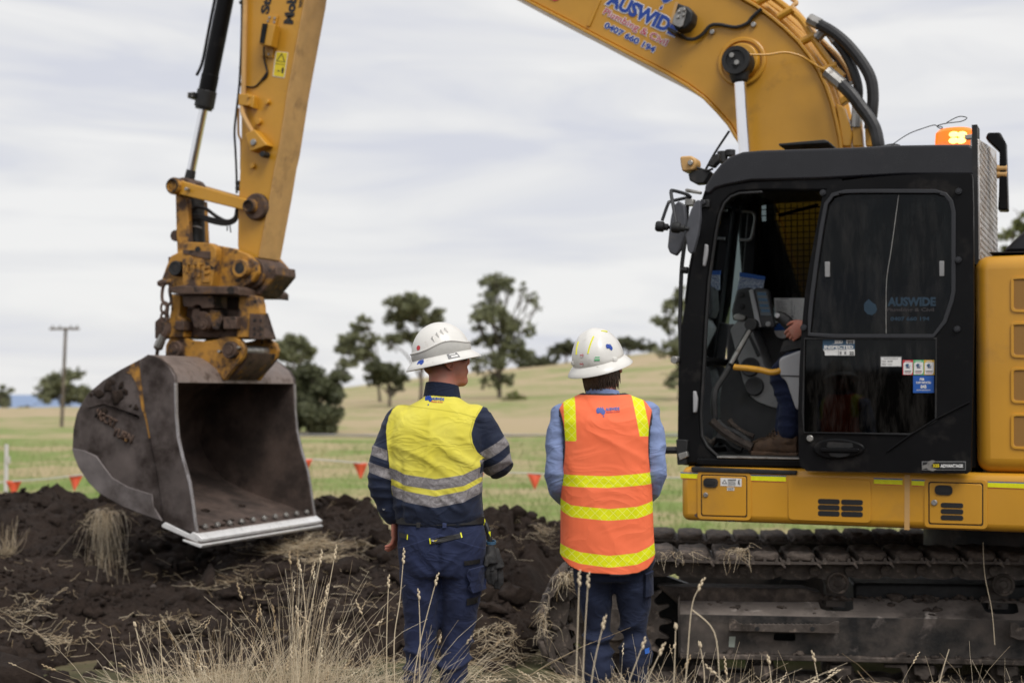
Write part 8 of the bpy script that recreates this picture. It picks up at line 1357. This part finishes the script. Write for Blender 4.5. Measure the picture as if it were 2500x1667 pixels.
for pts, Y, sd in (([(1320, 1660), (1325, 1500), (1330, 1340)], 4.7, .05), ([(1335, 1660), (1342, 1480), (1350, 1345)], 4.75, .05), ([(1350, 1660), (1362, 1540), (1384, 1440)], 4.7, .045), ([(1415, 1680), (1440, 1580), (1475, 1485)], 4.9, .04), ([(1440, 1700), (1480, 1580), (1515, 1500)], 4.9, .045), ([(1540, 1700), (1548, 1560), (1552, 1440)], 5.0, .012), ([(1560, 1720), (1575, 1560), (1588, 1400), (1604, 1352)], 5.0, .05), ([(1590, 1400), (1640, 1450), (1652, 1550), (1655, 1640)], 5.0, 0), ([(1610, 1700), (1618, 1560), (1608, 1482)], 5.3, .014), ([(1700, 1680), (1690, 1600), (1640, 1545)], 5.2, .05), ([(1770, 1690), (1772, 1580), (1766, 1520)], 5.4, .03), ([(1880, 1680), (1880, 1580), (1870, 1515)], 5.4, .04), 
                   ([(2150, 1640), (2160, 1560), (2180, 1490)], 5.6, 0), ([(2285, 1480), (2278, 1400), (2262, 1320), (2258, 1245)], 8.45, 0), ([(360, 1640), (335, 1540), (310, 1435)], 5.9, .012), ([(385, 1640), (372, 1520), (365, 1425)], 5.9, 0), ([(690, 1660), (700, 1480), (718, 1380), (735, 1290)], 5.9, .055), ([(720, 1660), (735, 1480), (752, 1370), (768, 1280)], 5.95, .06), ([(680, 1660), (690, 1500), (683, 1410)], 5.9, .04), ([(700, 1660), (705, 1480), (698, 1360), (690, 1310)], 5.9, .05), ([(910, 1660), (905, 1480), (918, 1380), (926, 1290)], 5.8, .06), ([(940, 1660), (960, 1500), (1000, 1340)], 5.75, .05), ([(890, 1660), (888, 1480), (892, 1345)], 5.8, .05), ([(960, 1660), (965, 1480), (962, 1372)], 5.75, .04)): stalk(pts, Y, .0026, sd)
tag(BL.build('dry_grass'), 'tall bleached dry grass with seed heads in the foreground', 'grass', kind='stuff')
FB = Blades(); n = 15000; d = 14.5 + 40 * _g.random(n) ** 1.5; sl = _g.uniform(-.40, .40, n); Xf = sl * d; Yf = d; kk = vn(Xf * .5, Yf * .5, 221); h = (.06 + .16 * _g.random(n) ** 2) * (.6 + kk); P = np.zeros((n, 4, 3)); f = np.linspace(0, 1, 4); P[:, :, 0] = Xf[:, None] + h[:, None] * _g.normal(size=(n, 1)) * .5 * f ** 1.5; P[:, :, 1] = Yf[:, None] + h[:, None] * _g.normal(size=(n, 1)) * .4 * f; P[:, :, 2] = hz(Xf, Yf)[:, None] + h[:, None] * f
FB.add(P, .004 + .00012 * d, np.full(n, .001), np.clip((kk - .48) * 2.2 + _g.normal(size=n) * .2, 0, 1)); M['straw'], _ks = straw_mat('pasture_blades', (.14, .215, .045), (.40, .36, .18)), M['straw']; tag(FB.build('pasture_grass'), 'short green and tan pasture grass beyond the soil heap', 'grass', kind='stuff'); M['straw'] = _ks
# straw litter on soil and ground
HB = BVHTree.FromPolygons([v.co.copy() for v in heap.data.vertices], [tuple(p.vertices) for p in heap.data.polygons])
LB = Blades(); n = 1900; X = _g.uniform(-7.5, .5, n); Y = 8.3 + 6.5 * _g.random(n) ** 1.3; dens = vn(X * 1.1, Y * 1.1, 210); kp = (dens > .45) & ~((X > .1) & (Y < 12)); X, Y = X[kp], Y[kp]
def litter(X, Y, Zf, L0, L1, r, up=.02):
    n = len(X); an = _g.uniform(0, 2 * math.pi, n); L = _g.uniform(L0, L1, n); f = np.linspace(-.5, .5, 5); P = np.zeros((n, 5, 3)); bend = _g.normal(size=n) * .35; P[:, :, 0] = X[:, None] + np.cos(an)[:, None] * L[:, None] * f - np.sin(an)[:, None] * L[:, None] * bend[:, None] * f ** 2; P[:, :, 1] = Y[:, None] + np.sin(an)[:, None] * L[:, None] * f + np.cos(an)[:, None] * L[:, None] * bend[:, None] * f ** 2; zz = Zf(P[:, :, 0], P[:, :, 1]); P[:, :, 2] = np.maximum(zz, zz.mean(1)[:, None]) + up + _g.random((n, 1)) * .03 + L[:, None] * .25 * _g.normal(size=(n, 1)) * f; LB.add(P, np.full(n, r * .7), np.full(n, r * .4), np.clip(.33 + _g.normal(size=n) * .25, 0, 1))
litter(X, Y, mound, .05, .22, .0028, .03)
n = 1500; X = _g.uniform(-3.6, .6, n); Y = _g.uniform(6.6, 9.3, n); kp = vn(X * 1.6, Y * 1.6, 213) > .36 - .25 * (Y < 8.2); X, Y = X[kp], Y[kp]; litter(X, Y, hz, .06, .26, .0026, .012)
n = 1500; X = _g.uniform(.4, 4.5, n); Y = _g.uniform(6.6, 8.6, n); litter(X, Y, hz, .06, .24, .0026, .012)
def mat_at(r, x, y, rx, ry, n, L=.18):
    c = on_heap(r, x, y)
    if c is None: return
    k = c.y / FPX / REG[r][2]; X = c.x + _g.normal(size=n) * rx * k; Y = c.y + _g.normal(size=n) * ry * k * 2.2; litter(X, Y, lambda a, b: np.maximum(mound(a, b), hz(a, b)), L * .4, L * 1.3, .0026, .035)
for a in (('J', 1150, 330, 190, 55, 230, .30), ('J', 1330, 420, 90, 40, 70, .26), ('G', 420, 1290, 110, 40, 60, .16), ('G', 290, 1050, 110, 80, 40, .14), ('G', 120, 1080, 100, 80, 40, .14), ('L', 1000, 1130, 120, 60, 120, .16), ('L', 1320, 330, 40, 30, 60, .12), ('G', 1250, 1200, 120, 60, 90, .16), ('J', 500, 640, 160, 80, 60, .2)): mat_at(*a)
tag(LB.build('straw_litter'), 'loose bits of dry straw scattered over soil and ground', 'straw', kind='stuff')
# the tuft hanging down the heap beside the bucket, the wads caught in the track
def hang(name, label, r, x0, y0, x1, y1, n, s0, s1, Y0=None, Y1=None, rad=.0019, arch=30, group=None):
    B = Blades(); Ps = []
    if Y0 is None:
        hs = []
        for q in ((x0, y0 + 20), (x1, y1)): h = HB.ray_cast(EYE, raydir(*src(r, *q))); hs.append(h[0].y if h[0] else 12)
        Y0, Y1 = hs[0] - .07, min(hs[1], hs[0]) - .10
    for i in range(n):
        ax, ay = x0 + _g.normal() * s0 * .6, y0 + _g.normal() * s0 * .25; bx = x1 + _g.normal() * s1; l = _g.random() ** .6; by = ay + (y1 - y0) * l * _g.uniform(.7, 1.1); w = _g.normal() * s1 * .25; pts = []
        for f in np.linspace(0, 1, 8):
            px_ = ax + (bx - ax) * f ** .75 + w * math.sin(f * 3.1); py_ = ay + (by - ay) * f ** 1.7 - arch * l * math.sin(min(f * 2.2, 1) * math.pi) * _g.uniform(.9, 1.1); pts.append(at(r, px_, py_, Y0 + (Y1 - Y0) * f * l - .05 * math.sin(f * 3) * _g.random())[:])
        Ps.append(pts)
    B.add(np.array(Ps), np.full(n, rad), np.full(n, rad * .5), np.clip(.42 + _g.normal(size=n) * .25, 0, 1)); return tag(B.build(name), label, 'straw', group)
hang('straw_tuft', 'thick tuft of dry straw hanging down the soil heap left of the bucket edge', 'G', 765, 315, 780, 880, 150, 75, 110)
hang('straw_tuft', 'upright straw clump at the left picture edge on the heap', 'G', 60, 610, 60, 330, 60, 45, 80, arch=0, rad=.0016)
def tangle(label, r, x, y, Y, sx, sz, n):
    B = Blades(); c = at(r, x, y, Y); P0 = np.array(c[:]) + _g.normal(size=(n, 3)) * np.array([sx, .03, sz]); d = _g.normal(size=(n, 3)) * np.array([1, .5, 1]) + np.array([0, 0, -.5]); d /= np.linalg.norm(d, axis=1)[:, None]; e = np.cross(d, _g.normal(size=(n, 3))); f = np.linspace(0, 1, 8)[None, :, None]; e /= np.linalg.norm(e, axis=1)[:, None]; L = _g.uniform(.02, .11, n)[:, None, None]; P = P0[:, None] + d[:, None] * L * f + e[:, None] * L * .35 * np.sin(f * _g.uniform(2, 6, n)[:, None, None]); P[:, :, 2] -= (L * f ** 2)[:, :, 0] * .35
    B.add(P, np.full(n, .0013), np.full(n, .0007), np.clip(.4 + _g.normal(size=n) * .25, 0, 1)); tag(B.build('straw_wad'), label, 'straw')
tangle('wad of straw caught on the front of the track', 'L', 1310, 900, 8.58, .014, .05, 55)
tangle('wad of straw caught on the upper front track shoe', 'L', 1480, 600, 8.5, .035, .016, 60)
tangle('wisp of straw on the third muddy track shoe', 'U', 600, 205, 8.68, .04, .008, 45)
tangle('bits of straw lying on the first muddy track shoes', 'U', 260, 215, 8.7, .12, .006, 26)
